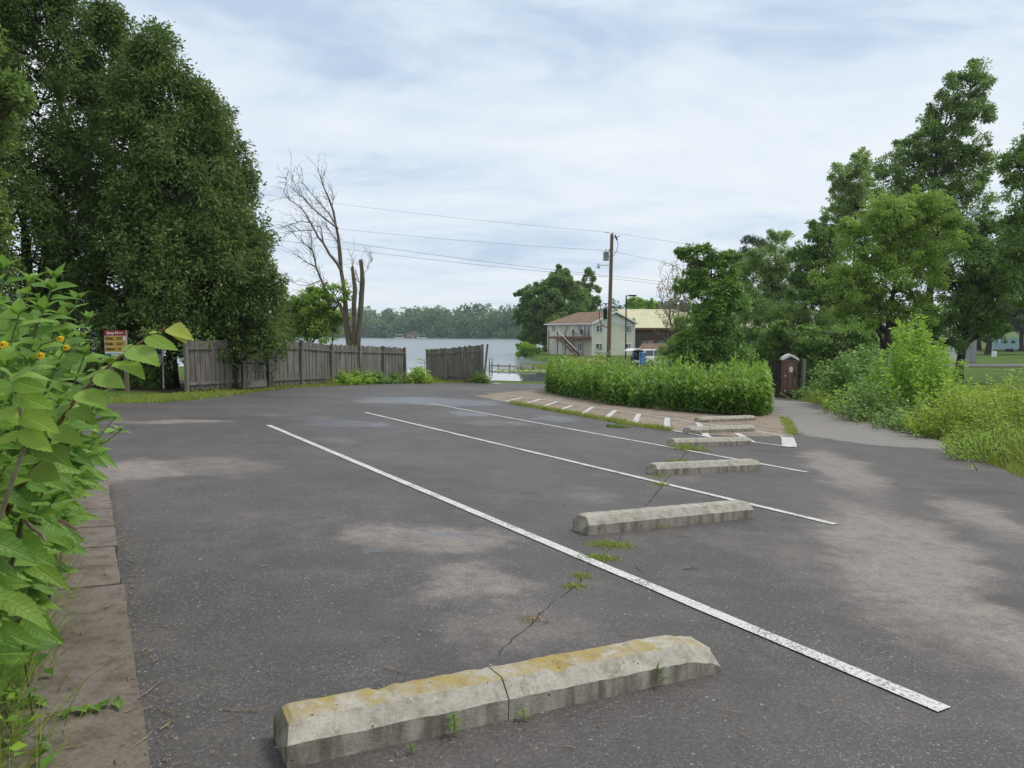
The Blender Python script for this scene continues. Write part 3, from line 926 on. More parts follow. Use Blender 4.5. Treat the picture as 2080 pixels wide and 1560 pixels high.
tree('shade_tree', 'broad dark maple behind the locust over the far lawn', 'tree', base_at(1950, 50), pxb([(1960, 540, 66), (2030, 500, 50), (1940, 620, 70), (2030, 600, 60), (1900, 690, 50), (1985, 670, 50), (2060, 560, 50)], 50, 0.4, 8), 'dark', 43, 0.24, 0.13, 80, 24, 0.28, 0.3, MA_bark_dark)
tree('edge_tree', 'loose-branched tree cut off by the picture edge over the lawn', 'tree', base_at(2150, 41), pxb([(2068, 340, 34), (2090, 400, 48), (2075, 470, 40), (2100, 320, 46), (2110, 500, 70), (2060, 545, 28)], 41, 0.4, 9), 'ash', 44, 0.24, 0.12, 70, 28, 0.22, 0.3)
tree('poplar_tree', 'slender pale poplar with upright feathery crown', 'tree', base_at(1725, 66), pxb([(1746, 335, 17), (1738, 372, 24), (1705, 362, 18), (1712, 400, 24), (1748, 410, 26), (1700, 445, 24), (1735, 455, 30), (1690, 490, 26), (1725, 500, 30)], 66, 0.4, 10, 1.25), 'poplar', 45, 0.27, 0.14, 70, 30, 0.18, 0.1)
tree('maple_tree', 'dense dark maple between the poplar and the feathery willow', 'tree', base_at(1660, 51), pxb([(1655, 485, 22), (1680, 505, 28), (1640, 530, 28), (1675, 555, 44), (1630, 590, 34), (1700, 600, 50), (1650, 630, 50), (1720, 660, 50), (1610, 660, 36)], 51, 0.4, 11), 'dark', 46, 0.24, 0.12, 75, 30, 0.24, 0.3)
tree('willow_tree', 'feathery light green willow above the brown toilet', 'tree', base_at(1560, 59), pxb([(1578, 495, 22), (1560, 530, 34), (1600, 540, 26), (1530, 570, 36), (1580, 585, 40), (1545, 630, 44), (1600, 630, 34), (1520, 640, 34)], 59, 0.4, 12), 'willow', 47, 0.26, 0.075, 85, 30, 0.2, 0.6)
tree('pine_tree', 'hazy dark pine peeking over the willow', 'pine', base_at(1515, 85), pxb([(1530, 500, 20), (1505, 530, 26), (1535, 550, 30), (1490, 570, 30), (1500, 620, 40)], 85, 0.3, 13, 0.7), 'pine', 48, 0.4, 0.09, 60, 24, 0.24, 0.2)
tree('vine_tree', 'vine-smothered small tree with arching top behind the hedge', 'tree', base_at(1440, 37), pxb([(1395, 522, 14), (1418, 512, 14), (1445, 545, 26), (1412, 560, 22), (1480, 535, 18), (1395, 585, 22), (1440, 600, 34), (1470, 590, 28), (1430, 650, 38), (1460, 690, 44), (1415, 700, 34), (1500, 620, 28), (1440, 740, 36), (1490, 735, 36), (1395, 735, 26)], 37, 0.4, 14), 'vine', 49, 0.17, 0.11, 65, 48, 0.13, 0.5, MA_bark_dark, shell=0.35)
# vine thicket round the toilet
for i, (nm, lab, Y, items, lf, sd) in enumerate([
        ('vine_thicket', 'thicket of climbing vines to the right of the brown toilet', 38.5, [(1660, 720, 34), (1700, 715, 42), (1640, 695, 26), (1745, 730, 40), (1690, 760, 34), (1645, 770, 24), (1730, 690, 34), (1660, 790, 22)], 'vine', 61),
        ('vine_arch', 'mass of vines drooping over the dark enclosure beside the toilet', 39.6, [(1560, 692, 26), (1585, 690, 24), (1535, 715, 22), (1572, 722, 16), (1610, 695, 22), (1528, 755, 18), (1640, 700, 26), (1590, 715, 10), (1640, 735, 20)], 'vine', 62),
        ('brush_thicket', 'dim brush thicket behind the vines and toilet enclosure', 46.0, [(1500, 690, 40), (1560, 650, 40), (1620, 660, 36), (1680, 670, 40), (1740, 670, 44), (1500, 740, 34), (1820, 700, 40), (1580, 720, 40), (1640, 730, 40)], 'dark', 63),
        ('willow_shrub', 'soft yellow-green shrub behind the blue accessible sign', 44.0, [(1400, 690, 32), (1380, 715, 28), (1440, 715, 30), (1355, 725, 18), (1480, 720, 26)], 'willow', 64),
        ]):
    tree(nm, lab, 'shrub' if 'vine' not in nm else 'vines', tuple(base_at(sum(b[0] for b in items) / len(items), Y)), pxb(items, Y, 0.5, sd), lf, sd, 0.155 if Y > 30 else 0.115, 0.1 if lf == 'vine' else 0.06, 70, 45, 0.022, 0.4, None, 3, shell=0.3)

def shoot_bush(name, label, tops, Y, leaf, seed, n=90, L=0.11, W=0.05, per=34, spread=0.5, jit=22, cat='shrub', f0=0.12):
    rng = np.random.default_rng(seed)
    um = sum(t[0] for t in tops) / len(tops)
    b = base_at(um, Y)
    t = thing(name, label, cat, tuple(b))
    PV, AX, TI, paths = [], [], [], []
    for k in range(n):
        u, v = tops[rng.integers(len(tops))][:2]
        yy = Y + rng.normal() * spread
        tp = np.array(at(u + rng.normal() * jit, v + abs(rng.normal()) * jit * 1.6, yy))
        rx = b.x + (tp[0] - b.x) * rng.uniform(.55, .9)
        rt_ = np.array([rx, yy + rng.normal() * .15, float(G(rx, yy)) - .05])
        if tp[2] < rt_[2] + .3: tp[2] = rt_[2] + .3
        H = tp[2] - rt_[2]
        cur = np.linspace(0, 1, 7)[:, None]
        path = rt_ + (tp - rt_) * np.concatenate([cur ** 1.6, cur ** 1.6, cur], 1) + rng.normal(size=(7, 3)) * .03 * H * cur
        paths.append((path, np.linspace(.011, .003, 7)))
        m_ = int(per * np.clip(H / 1.6, .5, 2.2))
        f = f0 + (1 - f0) * rng.uniform(0, 1, m_) ** .8
        j = np.minimum((f * 6).astype(int), 5); fr = (f * 6 - j)[:, None]
        p = path[j] * (1 - fr) + path[j + 1] * fr
        sd = rand_unit(rng, m_); sd[:, 2] = sd[:, 2] * .3 + np.where(f > .85, .4, -.1)
        side = rng.uniform(0, .16, (m_, 1)) * H ** .5 * (1.15 - f[:, None])
        PV.append(p + sd * side); AX.append(sd + np.array([0, 0, -.15])); TI.append(np.clip(.35 * rng.uniform() + .45 * rng.uniform(0, 1, m_) + .2 * f, 0, 1))
    PV = np.concatenate(PV); AX = np.concatenate(AX); TI = np.concatenate(TI)
    sc = rng.uniform(.6, 1.3, len(PV))
    V, F = leaf_arrays(PV, AX, np.array([0, -.2, 1.0]) + rand_unit(rng, len(PV)) * .5, L * sc, W * sc, .15)
    part_np('crown', V, F, LM[leaf], t, False, np.repeat(TI, 4))
    V, F = tubes_np(paths, 4)
    part_np('stems', V, F, MA_stem0, t, True)['kind'] = 'stuff'
MA_stem0 = simple('shrub_stem', (0.12, 0.11, 0.05), (0.2, 0.17, 0.09), 20, 0.7, 0.2)
shoot_bush('tall_shrub', 'tall leafy ash sapling clump beside the driveway verge', [(1852, 640), (1840, 660), (1870, 665), (1810, 700), (1895, 690), (1780, 730), (1920, 715), (1860, 720), (1830, 760), (1900, 760)], 26, 'bright', 65, 150, .16, .07, 60, .8, 20)
shoot_bush('low_shrub', 'rounded shrub in front of the vine thicket at the driveway edge', [(1750, 770), (1790, 775), (1720, 785), (1820, 790), (1770, 800)], 24, 'vine', 68, 110, .13, .06, 44, .7, 18)
shoot_bush('yellow_shrub', 'yellow-green shrub closest to the driveway bend on the verge', [(1890, 790), (1930, 765), (1960, 775), (1900, 820), (1985, 800), (1940, 810), (1870, 830), (2010, 820)], 19, 'yellow', 66, 150, .115, .055, 54, .7, 24)
shoot_bush('verge_sapling', 'open yellowish sapling growing beyond the verge grass', [(2040, 760), (2075, 740), (2010, 780), (2060, 780), (2090, 770), (2030, 800), (2100, 800), (2130, 760)], 17.5, 'yellow', 67, 130, .10, .045, 50, .8, 24)
shoot_bush('goldenrod_clump', 'clump of feathery goldenrod stalks low on the verge', [(2000, 850), (2040, 840), (1970, 870), (2070, 850), (2100, 850), (1940, 870)], 14.5, 'bright', 69, 170, .075, .018, 60, .8, 26, 'weeds')
shoot_bush('dark_weed_clump', 'darker weed clump between the yellow shrub and the tall sapling', [(1860, 810), (1840, 830), (1880, 840), (1800, 815), (1820, 835)], 21, 'vine', 70, 120, .12, .045, 40, .7, 18, 'weeds')
shoot_bush('hazel_bush', 'tall leafy hazel bush between the vine thicket and the ash sapling', [(1690, 730), (1720, 715), (1755, 700), (1785, 710), (1740, 740), (1775, 745), (1700, 755)], 31, 'vine', 72, 150, .17, .1, 50, .9, 16)
shoot_bush('verge_thicket', 'lush weed thicket on the verge below the hazel bush', [(1680, 790), (1720, 785), (1760, 790), (1800, 800), (1740, 800)], 27, 'bright', 73, 130, .13, .05, 40, .8, 12, 'weeds')
shoot_bush('roadside_vines', 'leafy vines spilling to the driveway edge right of the toilet', [(1640, 770), (1670, 765), (1700, 780), (1625, 788), (1655, 792), (1690, 795)], 36, 'vine', 71, 130, .16, .1, 40, .7, 14, 'vines')
# ------------------------------------------------------------------ trees around the lake
tree('shore_maple', 'rounded dark maple at the lake corner of the green house', 'tree', base_at(1120, 136), pxb([(1095, 605, 32), (1130, 595, 32), (1075, 635, 26), (1115, 640, 46), (1155, 620, 40), (1085, 675, 30), (1130, 675, 40), (1095, 700, 20)], 136, 0.3, 15), 'dark', 51, 0.6, 0.34, 80, 9, 0.4, 0.2)
tree('shore_oak', 'lighter open-crowned tree rising behind the house roof', 'tree', base_at(1165, 148), pxb([(1134, 560, 15), (1148, 575, 17), (1170, 590, 18), (1195, 565, 12), (1200, 590, 14), (1180, 615, 20), (1208, 615, 12), (1140, 590, 18), (1195, 640, 16)], 148, 0.3, 16), 'ash', 52, 0.55, 0.3, 60, 12, 0.35, 0.2)
tree('shore_bush', 'small green willow bush on the bank by the dock', 'shrub', base_at(1068, 118), pxb([(1066, 712, 13), (1080, 716, 12), (1060, 718, 8)], 118, 0.3, 17), 'bright', 53, 0.35, 0.16, 60, 40, 0.05, 0.2)
tree('distant_tree', 'pale green treetop showing above the yellow metal roof', 'tree', base_at(1300, 175), pxb([(1285, 622, 12), (1308, 620, 13), (1326, 625, 10), (1300, 640, 18), (1325, 645, 16)], 175, 0.3, 18), 'bright', 54, 0.6, 0.35, 60, 10, 0.2, 0.2)
tree('lakeside_sumac', 'bright green box elder behind the weathered fence', 'tree', base_at(625, 50), pxb([(590, 640, 24), (625, 625, 26), (660, 640, 28), (610, 670, 30), (655, 675, 28), (680, 650, 20), (585, 680, 22), (640, 600, 12)], 50, 0.4, 19), 'locust', 55, 0.24, 0.13, 80, 36, 0.1, 0.4)
tree('vine_clump', 'sparse leafy vine climbing the dead tree fork', 'vines', base_at(672, 47.5), pxb([(665, 595, 14), (690, 588, 12), (650, 600, 9), (705, 605, 8)], 47, 0.3, 20), 'bright', 56, 0.2, 0.13, 14, 30, 0.03, 0.4)
tree('lawn_tree', 'large dark spruce over the far lawn behind the lamp', 'tree', base_at(2010, 118), pxb([(2000, 560, 40), (2040, 575, 44), (1985, 620, 44), (2050, 630, 44), (2010, 660, 36), (1960, 655, 30), (2085, 600, 44), (2090, 650, 34)], 118, 0.4, 21, 0.8), 'pine', 57, 0.55, 0.24, 80, 9, 0.5, 0.3, MA_bark_dark)
for i, (u, Y, lab, vs_) in enumerate(((2075, 140, 'dark spruce behind the camper at the lawn edge', ((2070, 600, 50), (2100, 560, 55), (2045, 640, 36), (2090, 655, 40))), (1990, 150, 'dim oak between the cabinet and the far lamp', ((1990, 610, 44), (1960, 650, 36), (2015, 655, 36), (1985, 680, 24))), (2150, 150, 'dim oak past the camper at the lawn end', ((2130, 600, 60), (2110, 660, 44), (2170, 640, 60))))):
    tree('far_lawn_tree', lab, 'tree', base_at(u, Y), pxb(vs_, Y, .3, 90 + i), 'pine', 700 + i, .6, .3, 60, 7, .4, .3, MA_bark_dark)
# sparse brownish shrub
rng = np.random.default_rng(88)
sb = base_at(1385, 49)
t = thing('bare_shrub', 'half-bare shrub with brown withered leaves in front of the lodge', 'shrub', tuple(sb), )
paths, tips = [], []
for (u, v) in [(1340, 560), (1352, 550), (1366, 540), (1378, 555), (1345, 600), (1335, 585), (1358, 575), (1385, 530), (1370, 590), (1350, 625), (1395, 570), (1338, 640)]:
    p1 = np.array(at(u, v, 49 + rng.uniform(-1, 1)))
    pb = bent(rng, np.array(sb) + [rng.uniform(-.1, .1), 0, 0], p1, 8, 0.03)
    paths.append((pb, np.linspace(0.05, 0.01, 8)))
    for q in range(7):
        j = rng.integers(3, 8)
        e = pb[j] + rand_unit(rng, 1)[0] * 0.6 + np.array([0, 0, 0.35])
        paths.append((bent(rng, pb[j], e, 4, 0.05), np.linspace(0.016, 0.006, 4))); tips.append(e); tips.append((e + pb[j]) / 2)
V, F = tubes_np(paths, 5)
part_np('trunk', V, F, MA_grey_twig, t, True)
tips = np.array(tips)
V, F, ti = clump_leaves(rng, tips, unit(tips - np.array(sb)), 0.22, 11, 0.13, 0.06, 0.3)
part_np('crown', V, F, LM['brown'], t, False, ti)

# ------------------------------------------------------------------ far wood across the lake
rng = np.random.default_rng(5)
Cs, Os, Rc = [], [], []
for k in range(420):
    x = rng.uniform(-330, 130)
    yf = float(np.clip(507 - x * 1.03, 430, 900))
    row = rng.integers(0, 4)
    y = yf + 10 + row * 15 + rng.uniform(-5, 5)
    h = rng.uniform(11, 16) + row * 2.2 + (x < -120) * 2
    z0 = float(G(x, y))
    r_ = rng.uniform(4.2, 7.0)
    m_ = 26
    d = rand_unit(rng, m_); d[:, 1] = -np.abs(d[:, 1])
    Cs.append(np.array([x, y, z0 + h - r_ * 1.1]) + d * np.array([r_, r_, r_ * 1.25])); Os.append(d); Rc.append(np.full(m_, 1.9))
for k in range(160):          # shoreline brush
    x = rng.uniform(-330, 130); yf = float(np.clip(507 - x * 1.03, 430, 900))
    y = yf + 8 + rng.uniform(0, 6); z0 = float(G(x, y)); r_ = rng.uniform(1.5, 3.2)
    d = rand_unit(rng, 10); d[:, 1] = -np.abs(d[:, 1])
    Cs.append(np.array([x, y, z0 + r_ * 0.8]) + d * r_); Os.append(d); Rc.append(np.full(10, 1.0))
for (u, v) in [(905, 632), (972, 620), (1065, 636), (870, 634), (790, 630)]:      # emergent pines
    Yp = 560 + rng.uniform(0, 40); c = at(u, v, Yp)
    d = rand_unit(rng, 34)
    Cs.append(np.array(c) + d * np.array([3.6, 3, 3.2]) - np.array([0, 0, 3.0])); Os.append(d); Rc.append(np.full(34, 1.2))
C = np.concatenate(Cs); O = np.concatenate(Os); RC_ = np.concatenate(Rc)
V, F, ti = clump_leaves(rng, C, O, RC_, 6, 1.9, 1.5, 0.2, 0.8, 0.5)
far = part_np('far_wood', V, F, LM['far'], None, False, ti)
tag(far, 'hazy dark green wood along the far lake shore', 'wood', kind='stuff')

# ------------------------------------------------------------------ leafy bed in the middle of the lot
MA_stem = simple('green_stem', (0.10, 0.14, 0.045), (0.17, 0.20, 0.07), 20, 0.6, 0.3)
MA_dead_stem = simple('dead_stem', (0.16, 0.125, 0.085), (0.32, 0.26, 0.18), 20, 0.8, 0.2)
rng = np.random.default_rng(21)
hf = [gp(1112, 797), gp(1150, 806), gp(1250, 824), gp(1400, 838), gp(1500, 845), gp(1552, 845), gp(1562, 838)]
hb = [gp(1118, 788), gp(1200, 792), gp(1300, 796), gp(1400, 800), gp(1470, 805), gp(1520, 812), gp(1562, 826)]
hedge = thing('leafy_hedge', 'dense bright green leafy hedge of tall plants on the concrete bay', 'hedge', tuple((hf[3] + hb[3]) / 2))
fa = np.array([tuple(p) for p in hf]); ba = np.array([tuple(p) for p in hb])
n = 1500
s_ = np.sort(rng.uniform(0, 6, n)); t_ = rng.uniform(0, 1, n) ** 1.3
i0 = np.minimum(s_.astype(int), 5); fr = (s_ - i0)[:, None]
pf = fa[i0] * (1 - fr) + fa[i0 + 1] * fr; pb_ = ba[i0] * (1 - fr) + ba[i0 + 1] * fr
wdt = np.linalg.norm(pb_ - pf, axis=1)
root = pf + (pb_ - pf) * (t_ * np.minimum(1, 4.5 / np.maximum(wdt, .1)))[:, None]
root[:, 2] = G0(root[:, 0], root[:, 1])
hh = 1.42 + 0.4 * rng.uniform(-1, 1, n) + 0.16 * np.sin(s_ * 5) + 0.12 * np.sin(s_ * 13)
hh = hh * np.clip(0.7 + t_ * 1.2, 0.72, 1.0)
hh *= np.interp(s_, [0, 0.3, 5.2, 6], [0.8, 1, 1, 0.8])
tow = np.stack([pf[:, 0] - pb_[:, 0], pf[:, 1] - pb_[:, 1], 0 * s_], 1); tow = unit(tow)
lean = (tow * (0.5 * (1 - t_))[:, None] + rng.normal(size=(n, 3)) * 0.1) * 0.6
lean[:, 2] = 0
PV, AX, NR, LL, FT = [], [], [], [], []
for k in range(18):
    f = 0.10 + 0.90 * (k + rng.uniform(0, 1, n)) / 18
    pos = root + lean * (f ** 1.7)[:, None] * hh[:, None]
    pos[:, 2] += f * hh
    a = rng.uniform(0, 2 * np.pi, n)
    od = np.stack([np.cos(a), np.sin(a), 0 * a], 1) + tow * 0.35
    up = np.where(f > 0.9, 0.9, -0.25 - 0.7 * rng.uniform(size=n))
    od[:, 2] = up
    PV.append(pos); AX.append(od); NR.append(np.array([0, 0, 1.0]) + rand_unit(rng, n) * 0.35)
    LL.append(np.where(f > 0.93, 0.12, 0.21) * rng.uniform(0.7, 1.25, n)); FT.append(f)
PV = np.concatenate(PV); AX = np.concatenate(AX); NR = np.concatenate(NR); LL = np.concatenate(LL)
V, F = leaf_arrays(PV, AX, NR, LL, LL * 0.48, 0.18)
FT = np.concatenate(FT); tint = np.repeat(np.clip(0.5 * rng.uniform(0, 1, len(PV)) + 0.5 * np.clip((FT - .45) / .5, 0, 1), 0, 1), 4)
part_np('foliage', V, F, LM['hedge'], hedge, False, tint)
paths = []
for k in rng.permutation(n)[:420]:
    paths.append((np.stack([root[k], root[k] + lean[k] * 0.3 * hh[k] + [0, 0, hh[k] * 0.5], root[k] + lean[k] * hh[k] + [0, 0, hh[k] * 0.97]]), np.array([0.009, 0.007, 0.004])))
V, F = tubes_np(paths, 4)
part_np('stems', V, F, MA_stem, hedge, True)['kind'] = 'stuff'
paths = []
for k in range(300):          # dead stalks poking out at the foot
    j = rng.integers(n)
    p = root[j] + tow[j] * rng.uniform(-0.1, 0.15)
    e = p + tow[j] * rng.uniform(0.1, 0.5) + np.array([rng.normal() * 0.3, 0, rng.uniform(0.0, 0.25)])
    if t_[j] < 0.25:
        paths.append((np.stack([p + [0, 0, 0.02], (p + e) / 2 + [0, 0, 0.06], e]), np.array([0.008, 0.007, 0.005])))
V, F = tubes_np(paths, 4)
part_np('dead_stalks', V, F, MA_dead_stem, hedge, True)['kind'] = 'stuff'

# ------------------------------------------------------------------ grass
def tufts(rng, P, n_per, hmin, hmax, wid, spread=0.05, lean=0.35):
    P = np.asarray(P)
    Q = np.repeat(P, n_per, 0) + np.concatenate([rng.normal(size=(len(P) * n_per, 2)) * spread, np.zeros((len(P) * n_per, 1))], 1)
    m_ = len(Q)
    ax = np.array([0, 0, 1.0]) + np.concatenate([rng.normal(size=(m_, 2)) * lean, np.zeros((m_, 1))], 1)
    nr = np.concatenate([rng.normal(size=(m_, 2)), np.full((m_, 1), 0.15)], 1)
    hs = rng.uniform(hmin, hmax, m_)
    # two-segment blade that bends over
    ax = unit(ax); side = unit(np.cross(ax, nr))
    bend = ax * 0.5 + np.concatenate([ax[:, :2] * 1.6, np.zeros((m_, 1))], 1) * 0.5
    w_ = np.broadcast_to(wid, m_)[:, None]
    hs = hs[:, None]
    m1 = Q + ax * hs * 0.55; tip = m1 + unit(bend + ax * 0.4) * hs * 0.5
    V = np.stack([Q - side * w_ / 2, Q + side * w_ / 2, m1 + side * w_ * 0.4, m1 - side * w_ * 0.4, tip], 1).reshape(-1, 3)
    i = np.arange(m_)[:, None] * 5
    F = np.concatenate([i + [0, 1, 2], i + [0, 2, 3], i + [3, 2, 4]], 0)
    ti = np.repeat(np.clip(rng.uniform(0, 1, m_), 0, 1), 5)
    return V, F, ti

def stuff(name, label, cat, arr, leaf):
    V, F, ti = arr
    o = part_np(name, V, F, LM[leaf], None, False, ti)
    return tag(o, label, cat, kind='stuff')

def along(rng, px, n, w0, w1):
    """random ground points along a pixel polyline, shifted sideways (away from the road) by w0..w1 metres"""
    pts = np.array([tuple(gp(u, v)) for u, v in px])
    seg = np.linalg.norm(np.diff(pts, axis=0), axis=1); cum = np.concatenate([[0], np.cumsum(seg)])
    s = rng.uniform(0, cum[-1], n)
    j = np.clip(np.searchsorted(cum, s) - 1, 0, len(seg) - 1)
    f = ((s - cum[j]) / seg[j])[:, None]
    p = pts[j] * (1 - f) + pts[j + 1] * f
    d = unit(pts[j + 1] - pts[j]); nrm_ = np.stack([-d[:, 1], d[:, 0]], 1)
    p = p[:, :2] + nrm_ * rng.uniform(w0, w1, n)[:, None]
    return np.concatenate([p, (G(p[:, 0], p[:, 1]) - 0.03)[:, None]], 1)

verge_px = [(2140, 1000), (2080, 968), (1990, 930), (1920, 898), (1860, 870), (1800, 850), (1740, 836), (1680, 822), (1620, 811)]
rng = np.random.default_rng(77)
# polyline runs toward -x, so its left normal points to -y: use negative offsets for "away from the road"
A_ = along(rng, verge_px, 2600, -0.6, 0.05)
B_ = along(rng, verge_px, 4000, -2.8, -0.35)
C_ = along(rng, verge_px, 3400, -9.0, -1.8)
arrs = [tufts(rng, A_, 7, 0.06, 0.22, 0.012, 0.05), tufts(rng, B_, 8, 0.2, 0.7, 0.017, 0.09, 0.42), tufts(rng, C_, 8, 0.45, 1.15, 0.02, 0.12, 0.36)]
def cat_arr(arrs):
    o = 0; VV, FF, TT = [], [], []
    for V, F, ti in arrs:
        VV.append(V); FF.append(F + o); TT.append(ti); o += len(V)
    return np.concatenate(VV), np.concatenate(FF), np.concatenate(TT)
stuff('verge_grass', 'long bright grass on the verge beside the driveway', 'grass', cat_arr(arrs), 'grass')
# leafy weeds amid that grass
D_ = along(rng, verge_px, 900, -8.0, -1.0)
hW = rng.uniform(0.3, 1.25, len(D_))
PP = np.repeat(D_, 26, 0); ff = rng.uniform(0.15, 1, len(PP)); PP[:, 2] += ff * np.repeat(hW, 26)
PP[:, :2] += rng.normal(size=(len(PP), 2)) * 0.09
ax = rand_unit(rng, len(PP)); ax[:, 2] = ax[:, 2] * 0.3 + 0.1
V, F = leaf_arrays(PP, ax, np.array([0, 0, 1.0]) + rand_unit(rng, len(PP)) * 0.4, rng.uniform(0.07, 0.17, len(PP)), rng.uniform(0.025, 0.06, len(PP)))
stuff('verge_weeds', 'leafy yellow-green weeds standing among the verge grass', 'weeds', (V, F, np.repeat(np.clip(np.repeat(rng.uniform(0, 1, len(D_)), 26) * 0.6 + rng.uniform(0, .4, len(PP)), 0, 1), 4)), 'bright')
# grass strip below cedars and fence
left_px = [(110, 824), (220, 818), (330, 815), (400, 810), (470, 801), (600, 785.5), (700, 781.5), (800, 778), (900, 776.5), (985, 776)]
A_ = along(rng, left_px, 2600, 0.0, 1.3)
arrs = [tufts(rng, A_, 7, 0.04, 0.14, 0.02, 0.1)]
B_ = along(rng, [(660, 782), (720, 779), (800, 776), (900, 775), (985, 774.5)], 900, 0.2, 1.5)
arrs.append(tufts(rng, B_, 10, 0.15, 0.5, 0.02, 0.12))
stuff('shoulder_grass', 'short grass strip along the foot of the wooden fence', 'grass', cat_arr(arrs), 'grass')
# weeds along the joint between asphalt and concrete and in the crack
J = along(rng, [(1040, 820), (1120, 834), (1200, 848), (1290, 865), (1362, 875)], 750, -0.09, 0.09)
J2 = along(rng, [(1592, 850), (1600, 862), (1612, 884)], 130, -0.12, 0.12)
J[:, 2] += 0.03; J2[:, 2] += 0.03
stuff('joint_grass', 'grass growing in the joint between asphalt and tan concrete', 'grass', cat_arr([tufts(rng, J, 6, 0.04, 0.17, 0.014, 0.05, 0.5), tufts(rng, J2, 6, 0.04, 0.14, 0.014, 0.05, 0.5)]), 'grass')
def weed_patch(u, v, n, r, h0, h1, label, leaf='grass'):
    p = gp(u, v)
    q = np.array([tuple(p)] * n); q[:, :2] += rng.normal(size=(n, 2)) * np.array([r, r * 0.5]); q[:, 2] = G0(q[:, 0], q[:, 1])
    V, F, ti = tufts(rng, q, 9, h0, h1, 0.006, 0.03, 0.8)
    o = part_np('grass_tuft', V, F, LM[leaf], None, False, ti)
    tag(o, label, 'grass', kind='stuff')
weed_patch(1240, 1108, 40, 0.08, 0.02, 0.06, 'flat grass tuft in front of the second wheel stop from the lichen one')
weed_patch(1222, 1134, 36, 0.07, 0.015, 0.045, 'thin grass patch just short of the longest white line')
weed_patch(1400, 914, 55, 0.14, 0.05, 0.2, 'upright grass clump against the face of the far asphalt wheel stop')
weed_patch(1378, 938, 26, 0.1, 0.03, 0.1, 'small grass tuft between two white lines')
weed_patch(1345, 985, 14, 0.06, 0.02, 0.07, 'tiny grass tuft beside the middle white line')
weed_patch(1180, 1172, 14, 0.03, 0.015, 0.04, 'tiny tuft in the crack beside the longest white line')
weed_patch(1168, 1192, 12, 0.03, 0.015, 0.04, 'wisp of grass lower in the asphalt crack')
weed_patch(1080, 1258, 7, 0.03, 0.015, 0.045, 'faint dry weed beyond the lichen-stained wheel stop', 'straw')
weed_patch(1330, 1070, 18, 0.05, 0.03, 0.09, 'grass blades at the foot of the pale wheel stop')
weed_patch(1472, 1048, 14, 0.05, 0.03, 0.08, 'small weed near the end of the pale wheel stop')
weed_patch(1340, 968, 10, 0.05, 0.02, 0.05, 'seedling weeds at the corner of the third wheel stop')

# crack across the bays
MA_crack = simple('crack_dark', (0.026, 0.024, 0.022), (0.05, 0.046, 0.04), 30, 0.95, 0.1)
def crack(px, wid):
    pts = [gp(u, v) for u, v in px]
    fine = []
    for a, b in zip(pts[:-1], pts[1:]):
        for k in range(8):
            p = a.lerp(b, k / 8); fine.append((p.x + random.uniform(-.012, .012), p.y + random.uniform(-.02, .02)))
    ws = [wid * random.uniform(0.12, 0.6) for _ in fine]
    poly = [(x - w_, y) for (x, y), w_ in zip(fine, ws)] + [(x + w_, y) for (x, y), w_ in reversed(list(zip(fine, ws)))]
    mb = MB(); m_ = len(fine)
    V = [(x, y, float(G0(x, y)) + 0.004) for x, y in poly]
    mb.add(V, [(i, i + 1, 2 * m_ - 2 - i, 2 * m_ - 1 - i) for i in range(m_ - 1)])
    mb.build('crack', MA_crack, lot)
crack([(1010, 1330), (1075, 1270), (1120, 1228), (1170, 1190), (1200, 1150)], 0.006)
crack([(1200, 1150), (1225, 1128), (1250, 1105), (1290, 1050)], 0.006)
crack([(1310, 1030), (1335, 1000), (1350, 980), (1378, 938), (1400, 912)], 0.012)
crack([(660, 1010), (720, 985), (760, 970)], 0.004)

# ------------------------------------------------------------------ weathered fence
def mat_board():
    m, nt, out = new_mat('weathered_board')
    co = objco(nt)
    rnd = nt.nodes.new('ShaderNodeObjectInfo').outputs['Random']
    sh = node(nt, 'ShaderNodeVectorMath', {'operation': 'ADD'}, i0=co, i1=node(nt, 'ShaderNodeCombineXYZ', i0=mmath(nt, 'MULTIPLY', rnd, 40.0), i1=0.0, i2=mmath(nt, 'MULTIPLY', rnd, 17.0)).outputs[0]).outputs[0]
    g = noise(nt, node(nt, 'ShaderNodeMapping', i0=sh, i3=(30, 30, 1.6)).outputs[0], 1.0, 5, 0.65)
    b = noise(nt, sh, 1.6, 3, 0.6)
    col = ramp(nt, g, [(0.25, (0.085, 0.075, 0.065)), (0.5, (0.215, 0.197, 0.172)), (0.75, (0.38, 0.355, 0.315))])
    col = mix(nt, maprange(nt, b, 0.45, 0.7, 0, 0.6), col, (0.07, 0.06, 0.048))
    col = mix(nt, maprange(nt, rnd, 0, 1, 0.0, 0.5, False), col, (0.12, 0.105, 0.09))
    finish(nt, out, col, 0.9, 0.15, g, 0.5, 0.01)
    return m
MA_board = mat_board()

def bevel_box_mesh(name, sx, sy, sz, bev, seed=0):
    bm = bmesh.new()
    bmesh.ops.create_cube(bm, size=1)
    for v in bm.verts:
        v.co = Vector((v.co.x * sx, v.co.y * sy, (v.co.z + 0.5) * sz))
    bmesh.ops.bevel(bm, geom=bm.edges[:], offset=bev, segments=1, affect='EDGES')
    me = bpy.data.meshes.new(name); bm.to_mesh(me); bm.free()
    me.materials.append(MA_board)
    return me
BOARD = [bevel_box_mesh('board', 0.128 + 0.006 * k, 0.02, 1.0, 0.004) for k in range(3)]
POST = bevel_box_mesh('post', 0.11, 0.11, 1.0, 0.01)

def inst(name, me, parent, loc, rz, scale, rx=0.0, ry=0.0):
    o = bpy.data.objects.new(name, me)
    COL.objects.link(o)
    o.parent = parent
    LOC[o.name] = LOC[parent.name]
    o.location = Vector(loc) - LOC[parent.name]
    o.rotation_euler = (rx, ry, rz)
    o.scale = scale
    return o

